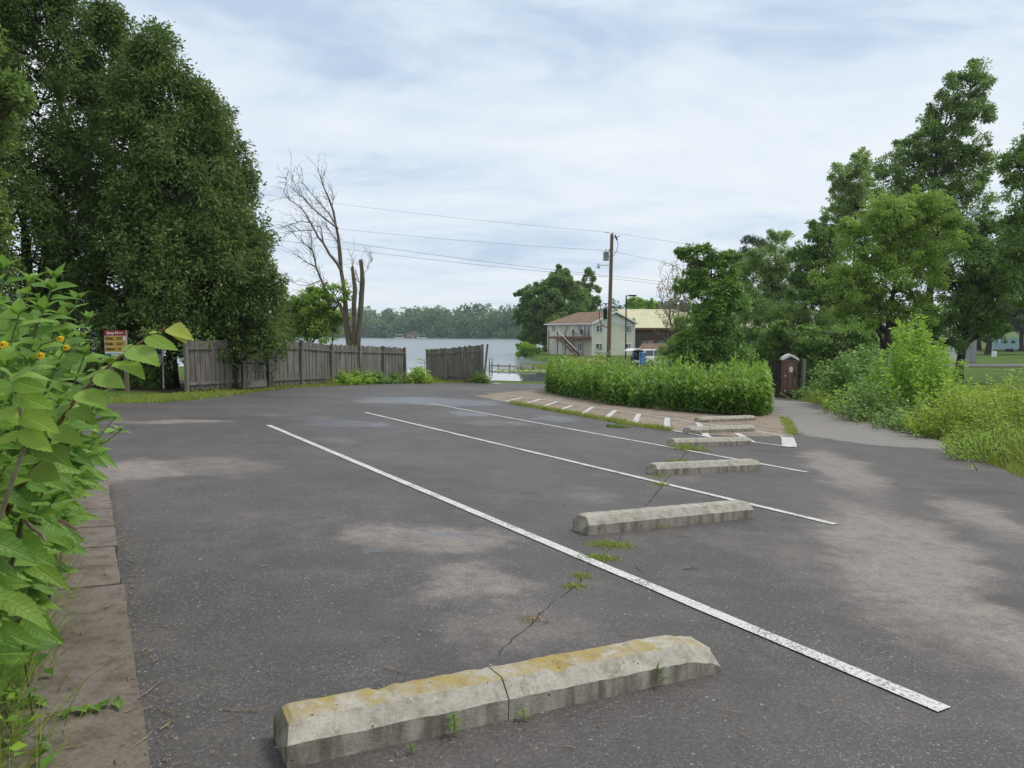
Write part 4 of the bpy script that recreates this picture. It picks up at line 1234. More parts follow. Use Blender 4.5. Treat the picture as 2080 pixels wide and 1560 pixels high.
def fence(label, spec, group):
    """spec: list of (u, v_bottom, v_top) pixel for each post, ground-located"""
    pp = []
    for u, vb, vt in spec:
        p = gp(u, vb); top = at(u, vt, p.y).z
        pp.append((p, top))
    t = thing('wooden_fence', label, 'fence', tuple(pp[0][0]), group)
    r_ = random.Random(len(spec))
    for i, (p, top) in enumerate(pp):
        dn = Vector((0, 0, 0))
        q = pp[min(i + 1, len(pp) - 1)][0] - pp[max(i - 1, 0)][0]
        rz = math.atan2(q.y, q.x)
        inst('post', POST, t, (p.x, p.y, p.z - 0.1), rz, (1, 1, top - p.z + 0.12), r_.uniform(-.02, .02), r_.uniform(-.015, .015) + (0.1 if i == len(pp) - 1 and len(spec) < 5 else 0))
    for (a, ta), (b, tb) in zip(pp[:-1], pp[1:]):
        d = b - a; L = math.hypot(d.x, d.y); rz = math.atan2(d.y, d.x)
        nrm_ = Vector((-math.sin(rz), math.cos(rz), 0))
        if nrm_.y < 0: nrm_ = -nrm_
        for fz in (0.16, 0.84):
            za, zb = a.z + (ta - a.z) * fz, b.z + (tb - b.z) * fz
            mb = MB(); mb.bar(Vector((a.x, a.y, za)) + nrm_ * 0.03 + d.normalized() * 0.05, Vector((b.x, b.y, zb)) + nrm_ * 0.03 - d.normalized() * 0.05, 0.04, 0.1)
            mb.build('rail', MA_board, t)
        n_ = int(L / 0.145)
        for k in range(n_):
            f = (k + 0.5) / n_
            zb_ = a.z + (b.z - a.z) * f + 0.06; zt = ta + (tb - ta) * f - 0.02
            c = Vector((a.x + d.x * f, a.y + d.y * f, zb_ + r_.uniform(-0.03, 0.03))) + nrm_ * (0.065 + 0.022 * (k % 2) + r_.uniform(0, 0.004))
            inst('board', BOARD[r_.randrange(3)], t, c, rz, (L / n_ / 0.15 * 1.2, 1, zt - zb_ + r_.uniform(-0.025, 0.02)), 0, r_.uniform(-0.008, 0.008))
    return t
fence('long weathered grey board fence between the cedars and the lake gap', [(380, 797, 690), (462, 792, 690), (547, 787, 692), (613, 783.5, 692), (675, 780, 699), (732, 777.5, 702), (780, 776, 703.5), (824, 775, 706)], 'weathered fences')
fence('short weathered fence section leaning toward the water by the ramp', [(868, 773.5, 710), (905, 774.5, 707), (945, 776, 703), (982, 777.5, 699)], 'weathered fences')

# bushes along the fence
for i, (u, v, r_, hh_, lf, lab, nm) in enumerate([
        (690, 775, 30, 0, 'bright', 'low leafy bush halfway along the long fence', 'low_shrub'), (725, 768, 26, 0, 'bright', 'yellowish bramble bush at the fence foot', 'bramble_bush'),
        (765, 768, 18, 0, 'vine', 'creeper clump on the fence near its lake end', 'creeper'), (803, 768, 14, 0, 'dark', 'small dark weed bush at the end of the long fence', 'weed_bush'),
        (850, 757, 18, 0, 'bright', 'grassy green bush in the gap between the fences', 'gap_bush'), (975, 764, 13, 0, 'dark', 'dark vine bush at the leaning fence end', 'vine_bush')]):
    p = gp(u, 777 + max(0, (720 - u)) * 0.05)
    shoot_bush(nm, lab, [(u + r_ * f, v - r_ * .8 * (1 - f * f) + random.uniform(-3, 3)) for f in (-1, -.6, -.2, .2, .6, 1)], p.y - .6, lf, 300 + i, 90, .15, .075, 34, .35, 6)
# sumac
p = gp(880, 774)
def sumac(u, Y, vtop, seed, label):
    rng = np.random.default_rng(seed)
    b = base_at(u, Y); top = np.array(at(u, vtop, Y))
    t = thing('sumac', label, 'shrub', tuple(b), 'sumacs in the fence gap')
    path = bent(rng, np.array(b), top, 6, 0.02)
    PV, AX = [], []
    paths = [(path, np.linspace(0.02, 0.01, 6))]
    for k in range(9):
        a = rng.uniform(0, 6.28); j = rng.integers(3, 6)
        o = np.array([math.cos(a), math.sin(a), 0.35]); L = rng.uniform(0.4, 0.65)
        e = path[j] + o * L + np.array([0, 0, -0.12])
        fr = bent(rng, path[j], e, 7, 0.01); paths.append((fr, np.full(7, 0.005)))
        for q in range(1, 7):
            for s in (1, -1):
                sd = np.cross(o, [0, 0, 1]) * s
                PV.append(fr[q]); AX.append(sd * 0.8 + o * 0.5 + np.array([0, 0, -0.25]))
    PV = np.array(PV); AX = np.array(AX)
    V, F = leaf_arrays(PV, AX, np.array([0, 0, 1.0]) + rand_unit(rng, len(PV)) * 0.2, np.full(len(PV), 0.24), np.full(len(PV), 0.07))
    part_np('crown', V, F, LM['bright'], t, False, np.repeat(rng.uniform(0.3, 1, len(PV)), 4))
    V, F = tubes_np(paths, 5); part_np('trunk', V, F, MA_stem, t, True)
sumac(878, 47.5, 712, 1, 'tall sumac with drooping fronds between the two fences')
sumac(862, 49.0, 728, 2, 'lower sumac close to the end of the long fence')
sumac(895, 47.0, 738, 3, 'sumac overlapping the front of the leaning fence')

# ------------------------------------------------------------------ dead tree
def mat_dead():
    m, nt, out = new_mat('dead_wood')
    co = objco(nt)
    g = noise(nt, node(nt, 'ShaderNodeMapping', i0=co, i3=(7, 7, 1.2)).outputs[0], 1.0, 5, 0.65)
    l = noise(nt, co, 1.7, 4, 0.6)
    col = ramp(nt, g, [(0.3, (0.085, 0.068, 0.052)), (0.7, (0.24, 0.195, 0.155))])
    col = mix(nt, maprange(nt, l, 0.5, 0.68, 0, 0.55), col, (0.15, 0.125, 0.035))
    finish(nt, out, col, 0.9, 0.1, g, 0.6, 0.02)
    return m
MA_dead = mat_dead()
YD = 47.0
rng = np.random.default_rng(9)
db = base_at(718, YD)
dead = thing('dead_tree', 'bare dead tree with lopped stems standing behind the fence', 'tree', tuple(db))
Zd = lambda x, y: (550 + x / 4, 330 + y / 4)
limbs = [([(700, 1640), (705, 1470), (722, 1300), (735, 1130), (745, 960), (742, 880), (730, 790)], 0.29, 0.15, 0.0),
         ([(672, 1640), (668, 1470), (678, 1300), (676, 1150), (686, 1030), (672, 930), (662, 845)], 0.25, 0.13, -0.3),
         ([(650, 1640), (640, 1470), (612, 1300), (606, 1150), (600, 1050), (572, 880), (562, 740), (548, 600), (530, 520), (510, 400), (470, 290), (430, 200), (400, 110), (388, 65)], 0.32, 0.012, 0.2),
         ([(600, 1260), (560, 1150), (470, 1100), (430, 1000), (400, 930), (370, 850), (350, 760), (335, 700), (328, 600), (325, 500)], 0.17, 0.015, 0.0),
         ([(572, 880), (540, 820), (480, 750), (430, 660), (380, 600), (350, 540), (320, 480), (270, 400), (225, 350), (160, 310), (105, 240), (130, 150), (118, 115)], 0.13, 0.01, -0.5),
         ([(545, 540), (510, 480), (470, 410), (430, 370), (390, 320), (330, 255), (280, 195), (230, 125)], 0.08, 0.01, 0.3),
         ([(535, 530), (470, 480), (380, 410), (320, 350), (270, 295), (200, 235), (170, 170), (178, 100)], 0.07, 0.01, -0.2),
         ([(540, 640), (480, 560), (410, 480)], 0.05, 0.012, 0.4),
         ([(430, 660), (420, 600), (412, 545), (385, 505)], 0.06, 0.015, 0.0),
         ([(365, 850), (290, 810), (230, 770), (170, 735)], 0.05, 0.01, 0.0), ([(340, 715), (260, 650), (200, 600), (180, 560)], 0.05, 0.01, 0.3),
         ([(400, 960), (300, 1000), (220, 995), (150, 955)], 0.05, 0.01, -0.2), ([(325, 490), (250, 478), (150, 505), (60, 550)], 0.04, 0.008, 0.2),
         ([(345, 550), (230, 555), (140, 570), (80, 635)], 0.04, 0.008, -0.3), ([(500, 350), (512, 280), (500, 235)], 0.03, 0.008, 0.1),
         ([(560, 1150), (520, 1070), (450, 1005)], 0.06, 0.02, 0.3), ([(735, 1010), (715, 960), (690, 900)], 0.04, 0.02, 0.0), ([(745, 940), (800, 830), (830, 790)], 0.015, 0.006, 0.2)]
paths = []; fine = []
for pts, r0, r1, dy in limbs:
    P = np.array([tuple(at(*Zd(x, y), YD + dy * (i / len(pts)) * 2)) for i, (x, y) in enumerate(pts)])
    k = len(P)
    rad = 0.78 * (r0 + (r1 - r0) * np.linspace(0, 1, k) ** 0.7) * (1 + 0.08 * rng.normal(size=k))
    if P[0, 2] < db.z + 1.5:
        P[0, 2] = db.z - 0.2; rad[0] *= 1.3
    paths.append((P, rad))
    m_ = 26 if r1 < 0.1 and k > 4 else 10
    for q in range(m_):
        j = rng.integers(max(1, k // 3), k)
        p0 = P[j] + (P[j - 1] - P[j]) * rng.uniform()
        d = unit(P[j] - P[j - 1]) * 0.7 + rand_unit(rng, 1)[0] * 0.8 + np.array([-0.25, 0, 0.2])
        L = rng.uniform(0.35, 1.1)
        e = p0 + d * L
        b = bent(rng, p0, e, 5, 0.07); fine.append((b, np.linspace(0.014, 0.005, 5)))
        for s in range(2):
            jj = rng.integers(2, 5); e2 = b[jj] + (unit(d) + rand_unit(rng, 1)[0] * 0.8) * L * 0.45
            fine.append((bent(rng, b[jj], e2, 4, 0.06), np.linspace(0.008, 0.004, 4)))
V, F = tubes_np(paths, 9); part_np('trunk', V, F, MA_dead, dead, True)
V, F = tubes_np(fine, 4); tw = part_np('twigs', V, F, MA_grey_twig, dead, True); tw['kind'] = 'stuff'
pb = at(662, 578, YD); bd = thing('perched_bird', 'small dark bird perched on the dead tree fork', 'bird', tuple(pb))
mb = MB(); mb.tube([pb + Vector((-.1, 0, -.03)), pb + Vector((-.05, 0, .0)), pb + Vector((.02, 0, .05)), pb + Vector((.07, 0, .11)), pb + Vector((.1, 0, .14)), pb + Vector((.15, 0, .14))], [0.01, 0.03, 0.055, 0.05, 0.035, 0.006], 8)
mb.build('body', MA_bark_dark, bd)

# ------------------------------------------------------------------ signs
def flat(name, rgb, rough=0.5, spec=0.3):
    return simple(name, tuple(x * 0.9 for x in rgb), rgb, 3, rough, spec)
MA_white = flat('white_paint', (0.74, 0.74, 0.72)); MA_red = flat('sign_red', (0.32, 0.02, 0.03)); MA_amber = flat('sign_amber', (0.55, 0.33, 0.06))
MA_black = flat('black_print', (0.012, 0.012, 0.014)); MA_green = flat('sign_green', (0.03, 0.13, 0.10)); MA_blue = flat('sign_blue', (0.012, 0.16, 0.42))
MA_navy = flat('sign_navy', (0.015, 0.03, 0.08)); MA_greypanel = flat('grey_panel', (0.30, 0.31, 0.32)); MA_wood_post = simple('post_wood', (0.13, 0.10, 0.075), (0.24, 0.19, 0.14), 9, 0.85, 0.15, 0.3, stretch=(4, 4, 0.6))
MA_metal = simple('galvanised', (0.33, 0.34, 0.35), (0.46, 0.47, 0.48), 8, 0.45, 0.5, 0, 0.6)
MA_blackmetal = flat('black_metal', (0.015, 0.015, 0.017), 0.5)

def text_part(body, size, mat, parent, loc, rz=0.0, align='CENTER', name='lettering', bold=0.0):
    cu = bpy.data.curves.new('txt', 'FONT')
    cu.body = body; cu.size = size; cu.align_x = align; cu.align_y = 'CENTER'; cu.extrude = 0.002; cu.offset = bold
    o = bpy.data.objects.new('txt', cu); COL.objects.link(o)
    dg = bpy.context.evaluated_depsgraph_get(); dg.update()
    me = bpy.data.meshes.new_from_object(o.evaluated_get(dg))
    bpy.data.objects.remove(o); bpy.data.curves.remove(cu)
    me.materials.clear(); me.materials.append(mat)
    q = link_mesh(name, me, mat, parent)
    q.location = Vector(loc) - LOC[parent.name]
    q.rotation_euler = (math.pi / 2, 0, rz)
    return q

YS = 23.0
sl, sr = base_at(221, YS), base_at(252, YS)
tl, br = at(212, 671, YS), at(258, 725, YS)
sign = thing('warning_sign', 'red and amber Stop Here Clean Drain board on two wooden posts', 'sign', tuple((sl + sr) / 2))
for q in (sl, sr):
    mb = MB(); mb.box((q.x, YS + 0.06, (q.z - .1 + tl.z) / 2), (0.1, 0.1, tl.z - q.z + 0.1)); mb.build('post', MA_wood_post, sign)
W_, H_ = br.x - tl.x, tl.z - br.z
xm = (tl.x + br.x) / 2
mb = MB(); mb.box((xm, YS - 0.005, (tl.z + br.z) / 2), (W_, 0.02, H_)); board = mb.build('panel', MA_white, sign)
def band(z0, z1, mat, nm, x0=0.0, x1=1.0, dy=0.02):
    mb = MB(); mb.box((tl.x + W_ * (x0 + x1) / 2, YS - dy, tl.z - H_ * (z0 + z1) / 2), (W_ * (x1 - x0), 0.008, H_ * (z1 - z0))); return mb.build(nm, mat, sign)
band(0.0, 0.2, MA_red, 'header')
for i, wd in enumerate(('Clean', 'Drain', 'Dispose')):
    z0 = 0.215 + i * 0.2
    band(z0, z0 + 0.185, MA_amber, 'row', 0.02, 0.98)
    text_part(wd, H_ * 0.125 if i < 2 else H_ * 0.11, MA_black, sign, (tl.x + W_ * 0.05, YS - 0.03, tl.z - H_ * (z0 + 0.09)), 0, 'LEFT', bold=0.004)
    for k in range(2):
        band(z0 + 0.045 + k * 0.06, z0 + 0.07 + k * 0.06, MA_black, 'small_print', 0.56 if i < 2 else 0.62, 0.86 - 0.05 * k, 0.026)
    if i == 0: band(z0 + 0.02, z0 + 0.16, MA_white, 'emblem', 0.86, 0.96, 0.026)
band(0.82, 0.87, MA_white, 'row', 0.02, 0.98); band(0.875, 1.0, MA_green, 'footer', 0.02, 0.98)
band(0.9, 0.95, MA_white, 'small_print', 0.3, 0.9, 0.026)
text_part('Stop Here', H_ * 0.15, MA_white, sign, (xm, YS - 0.03, tl.z - H_ * 0.1), bold=0.004)

p0 = base_at(328, 25.2); a, b = at(308, 705, 25.2), at(329, 742, 25.2)
s2 = thing('info_sign', 'small grey and navy sign on a white pole under the cedars', 'sign', tuple(p0))
mb = MB(); mb.box(((a.x + b.x) / 2, 25.2, (a.z + b.z) / 2), (b.x - a.x, 0.02, a.z - b.z)); mb.build('panel', MA_greypanel, s2)
mb = MB(); mb.box(((a.x + b.x) / 2, 25.182, a.z - 0.12), (b.x - a.x, 0.01, 0.25)); mb.build('header', MA_navy, s2)
mb = MB(); mb.tube([(p0.x, 25.24, p0.z - .1), (p0.x, 25.24, a.z)], 0.025, 8); mb.build('pole', MA_white, s2)

# black metal frame
f0, f1, f2 = gp(452, 789), gp(493, 793.5), gp(545, 789)
hf_ = at(493, 736, f1.y).z - f1.z
fr = thing('metal_frame', 'empty black metal frame standing against the fence under the cedars', 'frame', tuple(f1))
f3 = f0 + f2 - f1
for q in (f0, f1, f2, f3):
    mb = MB(); mb.bar(q, q + Vector((0, 0, hf_)), 0.06); mb.build('upright', MA_blackmetal, fr)
for z in (0.06, hf_ - 0.03):
    for q, r_ in ((f0, f1), (f1, f2), (f2, f3), (f3, f0)):
        mb = MB(); mb.bar(q + Vector((0, 0, z)), r_ + Vector((0, 0, z)), 0.05); mb.build('bar', MA_blackmetal, fr)
mb = MB(); mb.bar(f1 + Vector((.03, -.04, .2)), f2 + Vector((-.03, -.04, .2)), 0.02, 0.24); mb.build('plank', MA_board, fr)

# accessible parking sign in the hedge
YA = 31.0
a, b = at(1299, 716, YA), at(1312.5, 741, YA)
pa = base_at(1306, YA)
ac = thing('accessible_sign', 'blue accessible parking sign on a post in the hedge', 'sign', tuple(pa))
mb = MB(); mb.tube([(pa.x, YA + .04, pa.z - .1), (pa.x, YA + .04, a.z)], 0.03, 8); mb.build('post', MA_metal, ac)
xm, zm, W_, H_ = (a.x + b.x) / 2, (a.z + b.z) / 2, b.x - a.x, a.z - b.z
mb = MB(); mb.box((xm, YA, zm), (W_, 0.012, H_)); mb.build('border', MA_white, ac)
mb = MB(); mb.box((xm, YA - .01, zm + H_ * .2), (W_ * .92, 0.01, H_ * .54)); mb.build('panel', MA_blue, ac)
mb = MB(); mb.box((xm, YA - .01, zm - H_ * .29), (W_ * .92, 0.01, H_ * .38)); mb.build('panel', MA_blue, ac)
mb = MB(); zc = zm + H_ * .12
ring = [Vector((xm + .065 * math.cos(t), YA - .018, zc + .065 * math.sin(t))) for t in np.linspace(math.pi * .75, math.pi * 2.05, 14)]
mb.tube(ring, 0.011, 5); mb.tube([(xm, YA - .018, zc + .19), (xm, YA - .018, zc + .07), (xm + .07, YA - .018, zc + .06), (xm + .1, YA - .018, zc - .03), (xm + .125, YA - .018, zc - .03)], 0.014, 5)
mb.lathe((xm, YA - .018, zc + .2), [(0.001, -.022), (.018, -.01), (.018, .01), (0.001, .022)], 8)
mb.build('wheelchair_symbol', MA_white, ac)
for k in range(2):
    mb = MB(); mb.box((xm, YA - .018, zm - H_ * (.2 + .13 * k)), (W_ * (.62 - .1 * k), .006, .018)); mb.build('small_print', MA_white, ac)

# ------------------------------------------------------------------ utility pole and wires
YP = 52.0
pb = base_at(1235, YP); ptop = at(1243, 476, YP)
pole = thing('utility_pole', 'leaning wooden utility pole with transformer behind the hedge', 'utility pole', tuple(pb))
MA_pole = simple('pole_wood', (0.13, 0.085, 0.055), (0.27, 0.19, 0.125), 6, 0.85, 0.15, 0.4, stretch=(4, 4, 0.5))
mb = MB(); mb.tube([pb + Vector((0, 0, -.2)), pb.lerp(ptop, .5), ptop], [0.16, 0.14, 0.115], 12); mb.build('mast', MA_pole, pole)
def onp(v): return at(1235 + (476 - v) * -8 / 244.0 + 8 - 0, v, YP) if False else at(1243 - (v - 476) * 8 / 244.0, v, YP)
c = onp(522) + Vector((-.36, 0, -.27))
mb = MB(); mb.lathe(c, [(.02, 0), (.19, .02), (.2, .06), (.2, .56), (.215, .58), (.2, .62), (.05, .66)], 14)
mb.tube([c + Vector((0, 0, .62)), c + Vector((0, -.02, .82))], [.04, .03], 8); mb.bar(c + Vector((0, 0, .3)), c + Vector((.36, 0, .3)), .06); mb.build('transformer', MA_metal, pole)
l0 = onp(545)
mb = MB(); mb.tube([l0, l0 + Vector((-.12, -.02, .18)), l0 + Vector((-.45, -.04, .22)), l0 + Vector((-.8, -.05, .2))], .025, 7); la = mb.build('lamp_arm', MA_metal, pole)
mb = MB(); mb.lathe(l0 + Vector((-.88, -.05, .0)), [(.13, 0), (.12, .06), (.06, .2), (.05, .3), (.02, .34)], 10); mb.build('lamp_head', MA_metal, pole)
k0 = onp(638)
mb = MB(); mb.box(k0 + Vector((-.3, -.05, 0)), (.26, .2, .72)); mb.build('meter_box', MA_blackmetal, pole)
lp = [k0 + Vector((-.12, -.15, .72))] + [k0 + Vector((-.38 + .34 * math.cos(t), -.1, -.05 + .8 * math.sin(t))) for t in np.linspace(math.pi * .55, math.pi * 1.45, 10)] + [k0 + Vector((-.1, -.15, -.95))]
mb = MB(); mb.tube(lp, .03, 6); mb.build('cable_loop', MA_blackmetal, pole)
mb = MB()
mb.lathe(ptop + Vector((.05, 0, .0)), [(.05, 0), (.06, .08), (.03, .14)], 8); mb.lathe(onp(509) + Vector((-.16, -.02, -.05)), [(.05, 0), (.07, .06), (.03, .14)], 8)
mb.bar(ptop + Vector((0, 0, .04)), ptop + Vector((-.5, 0, .14)), .03)
mb.build('insulators', MA_metal, pole)
mb = MB(); mb.tube([ptop + Vector((.2, -.05, -.05)), ptop + Vector((.32, -.05, -.3)), ptop + Vector((.36, -.05, -.42))], .055, 7); mb.tube([ptop + Vector((.1, -.05, -.25)), ptop + Vector((.34, -.05, -.22)), ptop + Vector((.55, -.05, -.1))], .025, 6)
mb.tube([ptop + Vector((.36, -.05, -.42)), ptop + Vector((.44, -.05, -.8)), ptop + Vector((.3, -.05, -1.2)), ptop + Vector((.1, -.05, -1.5))], .018, 6); mb.build('cutout_fuse', MA_blackmetal, pole)

MA_wire = flat('wire_black', (0.02, 0.02, 0.022), 0.6)
def wire(u0, v0, um, vm, u1, v1, Y0, Y1, r, label):
    a, b = at(u0, v0, Y0), at(u1, v1, Y1)
    m = at(um, vm, Y0 + (Y1 - Y0) * (um - u0) / (u1 - u0))
    ts = np.linspace(0, 1, 24)
    tm = (um - u0) / (u1 - u0)
    sag = (a.lerp(b, tm) - m) / (tm * (1 - tm))
    pts = [a.lerp(b, t) - sag * t * (1 - t) for t in ts]
    o = MB().tube(pts, r, 5).build('power_line', MA_wire)
    tag(o, label, 'wire', 'power lines')
wire(1238, 472, 800, 428, -260, 270, YP, 62, 0.007, 'topmost thin power line running from the pole top to the cedars')
wire(1234, 509, 800, 476, -260, 330, YP, 62, 0.007, 'second power line meeting the pole above the transformer')
wire(1235, 560, 900, 520, -260, 320, YP, 62, 0.010, 'third cable meeting the pole below the street lamp arm')
wire(1235, 563, 900, 530, -260, 350, YP, 62, 0.010, 'lowest cable running from the pole to the cedars')
wire(1246, 473, 1350, 489, 1900, 590, YP, 66, 0.007, 'power line from the pole top down to the vine tree')
wire(1244, 511, 1330, 528, 1900, 640, YP, 66, 0.007, 'power line from above the transformer toward the willow')
wire(1241, 561, 1335, 571, 1700, 625, YP, 66, 0.010, 'upper service cable toward the half-bare shrub')
wire(1241, 566, 1335, 577, 1700, 640, YP, 66, 0.010, 'lower service cable toward the half-bare shrub')

# ------------------------------------------------------------------ lamp posts
def lamp(u, Y, vtop, head, label, base_block):
    b = base_at(u, Y); tp = at(u, vtop, Y)
    t = thing('lamp_post', label, 'lamp post', tuple(b), 'car park lamps')
    z0 = b.z + (0.75 if base_block else 0)
    if base_block:
        MB().lathe(b + Vector((0, 0, -.1)), [(.32, 0), (.32, .8), (.29, .85)], 16).build('base', MA_white, t)
    MB().box((tp.x, Y, (z0 + tp.z) / 2), (.15, .15, tp.z - z0)).build('pole', MA_blackmetal if not base_block else MA_metal, t)
    MB().bar(tp + Vector((0, 0, -.05)), tp + Vector((head * .35, 0, -.05)), .08).build('arm', MA_blackmetal, t)
    MB().box(tp + Vector((head * .8, 0, -.04)), (abs(head) * 1.0, .45, .2)).build('head', MA_blackmetal if not base_block else MA_metal, t)
lamp(1272, 96, 600, 1.0, 'black shoebox lamp post beside the green house', False)
lamp(2021, 106, 600, -0.6, 'grey lamp post on a white concrete base by the far lawn', True)

# ------------------------------------------------------------------ green house by the lake
HO = Vector((11.95, 110.0, CAMZ - 3.42)); hu = Vector((0.81, 0.583, 0)).normalized(); hv = Vector((-hu.y, hu.x, 0))
WL, GW, EH, RH = 10.6, 8.74, 4.92, 1.65
def hp(a, b, z): return HO + hu * a + hv * b + Vector((0, 0, z))
def ray_plane(u, v, p0, n_):
    d = ray(u, v); o = Vector((0, 0, CAMZ)); k = (p0 - o).dot(n_) / d.dot(n_); return o + d * k
def onL(u, v):
    q = ray_plane(u, v, HO, hu) - HO; return q.dot(hv), q.z
def onG(u, v):
    q = ray_plane(u, v, HO, hv) - HO; return q.dot(hu), q.z
MA_siding = simple('sage_siding', (0.53, 0.54, 0.44), (0.63, 0.63, 0.52), 0.8, 0.6, 0.3)
MA_siding_w = simple('white_siding', (0.62, 0.62, 0.61), (0.72, 0.72, 0.70), 0.8, 0.6, 0.3)
MA_shingle = simple('brown_shingle', (0.155, 0.10, 0.07), (0.30, 0.205, 0.145), 2.2, 0.9, 0.1, 0.3, stretch=(1, 1, 3))
MA_trim = flat('white_trim', (0.78, 0.78, 0.77))
MA_deck = simple('brown_deck', (0.15, 0.075, 0.045), (0.24, 0.125, 0.08), 5, 0.7, 0.2)
def mat_pane(name, rgb):
    m, nt, out = new_mat(name)
    f = noise(nt, objco(nt), 2.5, 2, 0.5)
    finish(nt, out, ramp(nt, f, [(0.3, rgb), (0.7, tuple(x * 1.8 for x in rgb))]), 0.08, 0.6)
    return m
MA_glass = mat_pane('window_glass', (0.035, 0.045, 0.05))
MA_curtain = mat_pane('curtained_glass', (0.12, 0.15, 0.15))
house = thing('green_house', 'two-storey sage green house with brown hip roof and outside stairs', 'house', tuple(HO))
def laps(mb, A, B, n_, z0, z1, zt=None, step=0.2):
    """lapped siding between ground points A, B; zt(f) optional sloped top (gable)"""
    z = z0
    while z < z1 - 1e-3:
        zz_ = min(z + step, z1)
        fa, fb = 0.0, 1.0
        if zt:
            fa, fb = zt((z + zz_) / 2)
            if fb - fa < 0.02: break
        a, b = A.lerp(B, fa), A.lerp(B, fb)
        up0, up1 = Vector((0, 0, z)), Vector((0, 0, zz_))
        mb.add([a + up0 + n_ * 0.03, b + up0 + n_ * 0.03, b + up1 + n_ * 0.004, a + up1 + n_ * 0.004, a + up0 + n_ * 0.004, b + up0 + n_ * 0.004], [(0, 1, 2, 3), (4, 5, 1, 0)])
        z = zz_
wl = MB()
laps(wl, hp(0, WL, 0), hp(0, 0, 0), -hu, -0.2, EH); wl.build('wall', MA_siding, house)
wl = MB(); laps(wl, hp(0, 0, 0), hp(GW, 0, 0), -hv, -0.2, EH); wl.build('wall', MA_siding, house)
wl = MB(); laps(wl, hp(GW, 0, 0), hp(GW, WL, 0), hu, -0.2, EH); laps(wl, hp(0, WL, 0), hp(GW, WL, 0), hv, -0.2, EH); wl.build('wall', MA_siding, house)
wl = MB(); laps(wl, hp(0, 0, 0), hp(GW, 0, 0), -hv, EH, EH + RH, lambda z: ((z - EH) / RH / 2, 1 - (z - EH) / RH / 2)); wl.build('gable', MA_siding_w, house)
# set-back wing on the right
wl = MB(); laps(wl, hp(GW, 1.6, 0), hp(GW + 1.5, 1.6, 0), -hv, -0.2, EH - 0.2); wl.build('wall', MA_siding, house)
# roof: gable toward the lot, hipped at the far end
ov = 0.45; zr = EH + RH + 0.1
def rf(a, b, z): return hp(a, b, z)
slope = (RH) / (GW / 2)
e0 = EH + 0.08 - ov * slope
rb = MB()
A0, A1 = rf(-ov, -ov, e0), rf(-ov, WL + ov, e0); B0, B1 = rf(GW + ov, -ov, e0), rf(GW + ov, WL + ov, e0)
R0, R1 = rf(GW / 2, -ov, zr), rf(GW / 2, WL - 2.2, zr)
for quad in ([A0, A1, R1, R0], [B1, B0, R0, R1], [A1, B1, R1]):
    n_ = (quad[1] - quad[0]).cross(quad[2] - quad[0]).normalized()
    if n_.z < 0: n_ = -n_
    rb.prism(quad, n_ * 0.1)
roof = rb.build('roof', MA_shingle, house)
fb = MB()
fb.bar(A0 + Vector((0, 0, .03)), R0 + Vector((0, 0, .03)), 0.06, 0.24); fb.bar(R0 + Vector((0, 0, .03)), B0 + Vector((0, 0, .03)), 0.06, 0.24)
fb.build('rake_board', MA_trim, roof)
fb = MB(); fb.bar(A0 + Vector((0, 0, 0)), A1, 0.14, 0.16); fb.build('gutter', MA_trim, roof)
fb = MB(); fb.bar(rf(0, 0, -.1) - hu * .02 - hv * .02, rf(0, 0, EH) - hu * .02 - hv * .02, 0.14); fb.build('corner_board', MA_trim, house)
fb = MB(); fb.bar(rf(GW, 0, -.1) - hv * .03, rf(GW, 0, EH) - hv * .03, 0.14); fb.build('corner_board', MA_trim, house)
fb = MB(); fb.bar(rf(0, WL, -.1) - hu * .03, rf(0, WL, EH) - hu * .03, 0.12); fb.build('corner_board', MA_trim, house)
fb = MB(); fb.bar(rf(GW + 1.5, 1.6, -.1) - hv * .03, rf(GW + 1.5, 1.6, EH - .2) - hv * .03, 0.14); fb.build('corner_board', MA_trim, house)
# satellite dish
dc = rf(GW + 0.1, 0.4, EH + 0.55)
ds = MB(); ds.tube([dc, dc + Vector((0, 0, -.7))], .03, 6)
ds.tube_rings([[dc - hv * dd + (hu * math.cos(t) + Vector((0, 0, 1)) * math.sin(t)) * rr for t in np.linspace(0, 2 * math.pi, 14, endpoint=False)] for rr, dd in ((.02, 0), (.25, .05), (.36, .14))])
ds.build('satellite_dish', MA_greypanel, house)
Zh = lambda x, y: (1090 + x / 8.32, 610 + y / 8.32)
def window(face, x0, y0, x1, y1, grid=True, nm='window'):
    f_, ax, n_ = (onL, hv, -hu) if face == 'L' else (onG, hu, -hv)
    (s0, z1), (s1, z0) = f_(*Zh(x0, y0)), f_(*Zh(x1, y1))
    if s0 > s1: s0, s1 = s1, s0
    P = lambda s, z, d=0.0: HO + ax * s + Vector((0, 0, z)) + n_ * (0.035 + d)
    g = MB(); cs, cz = (s0 + s1) / 2, (z0 + z1) / 2
    for (a, b) in (((s0, z0), (s1, z0)), ((s0, z1), (s1, z1)), ((s0, z0), (s0, z1)), ((s1, z0), (s1, z1)), ((cs, z0), (cs, z1))):
        g.bar(P(*a), P(*b), 0.1, 0.1)
    w_ = g.build(nm, MA_trim, house)
    for a, b, mt in ((s0, cs, MA_curtain if face == 'L' else MA_glass), (cs, s1, MA_glass)):
        g = MB(); g.add([P(a, z0, .01), P(b, z0, .01), P(b, z1, .01), P(a, z1, .01)], [(0, 1, 2, 3)]); g.build('pane', mt, w_)
    if grid:
        g = MB()
        for k in (1, 2): g.bar(P(cs, z0 + (z1 - z0) * k / 3, .03), P(s1, z0 + (z1 - z0) * k / 3, .03), 0.025)
        g.bar(P((cs + s1) / 2, z0, .03), P((cs + s1) / 2, z1, .03), 0.025)
        g.build('muntins', MA_trim, w_)
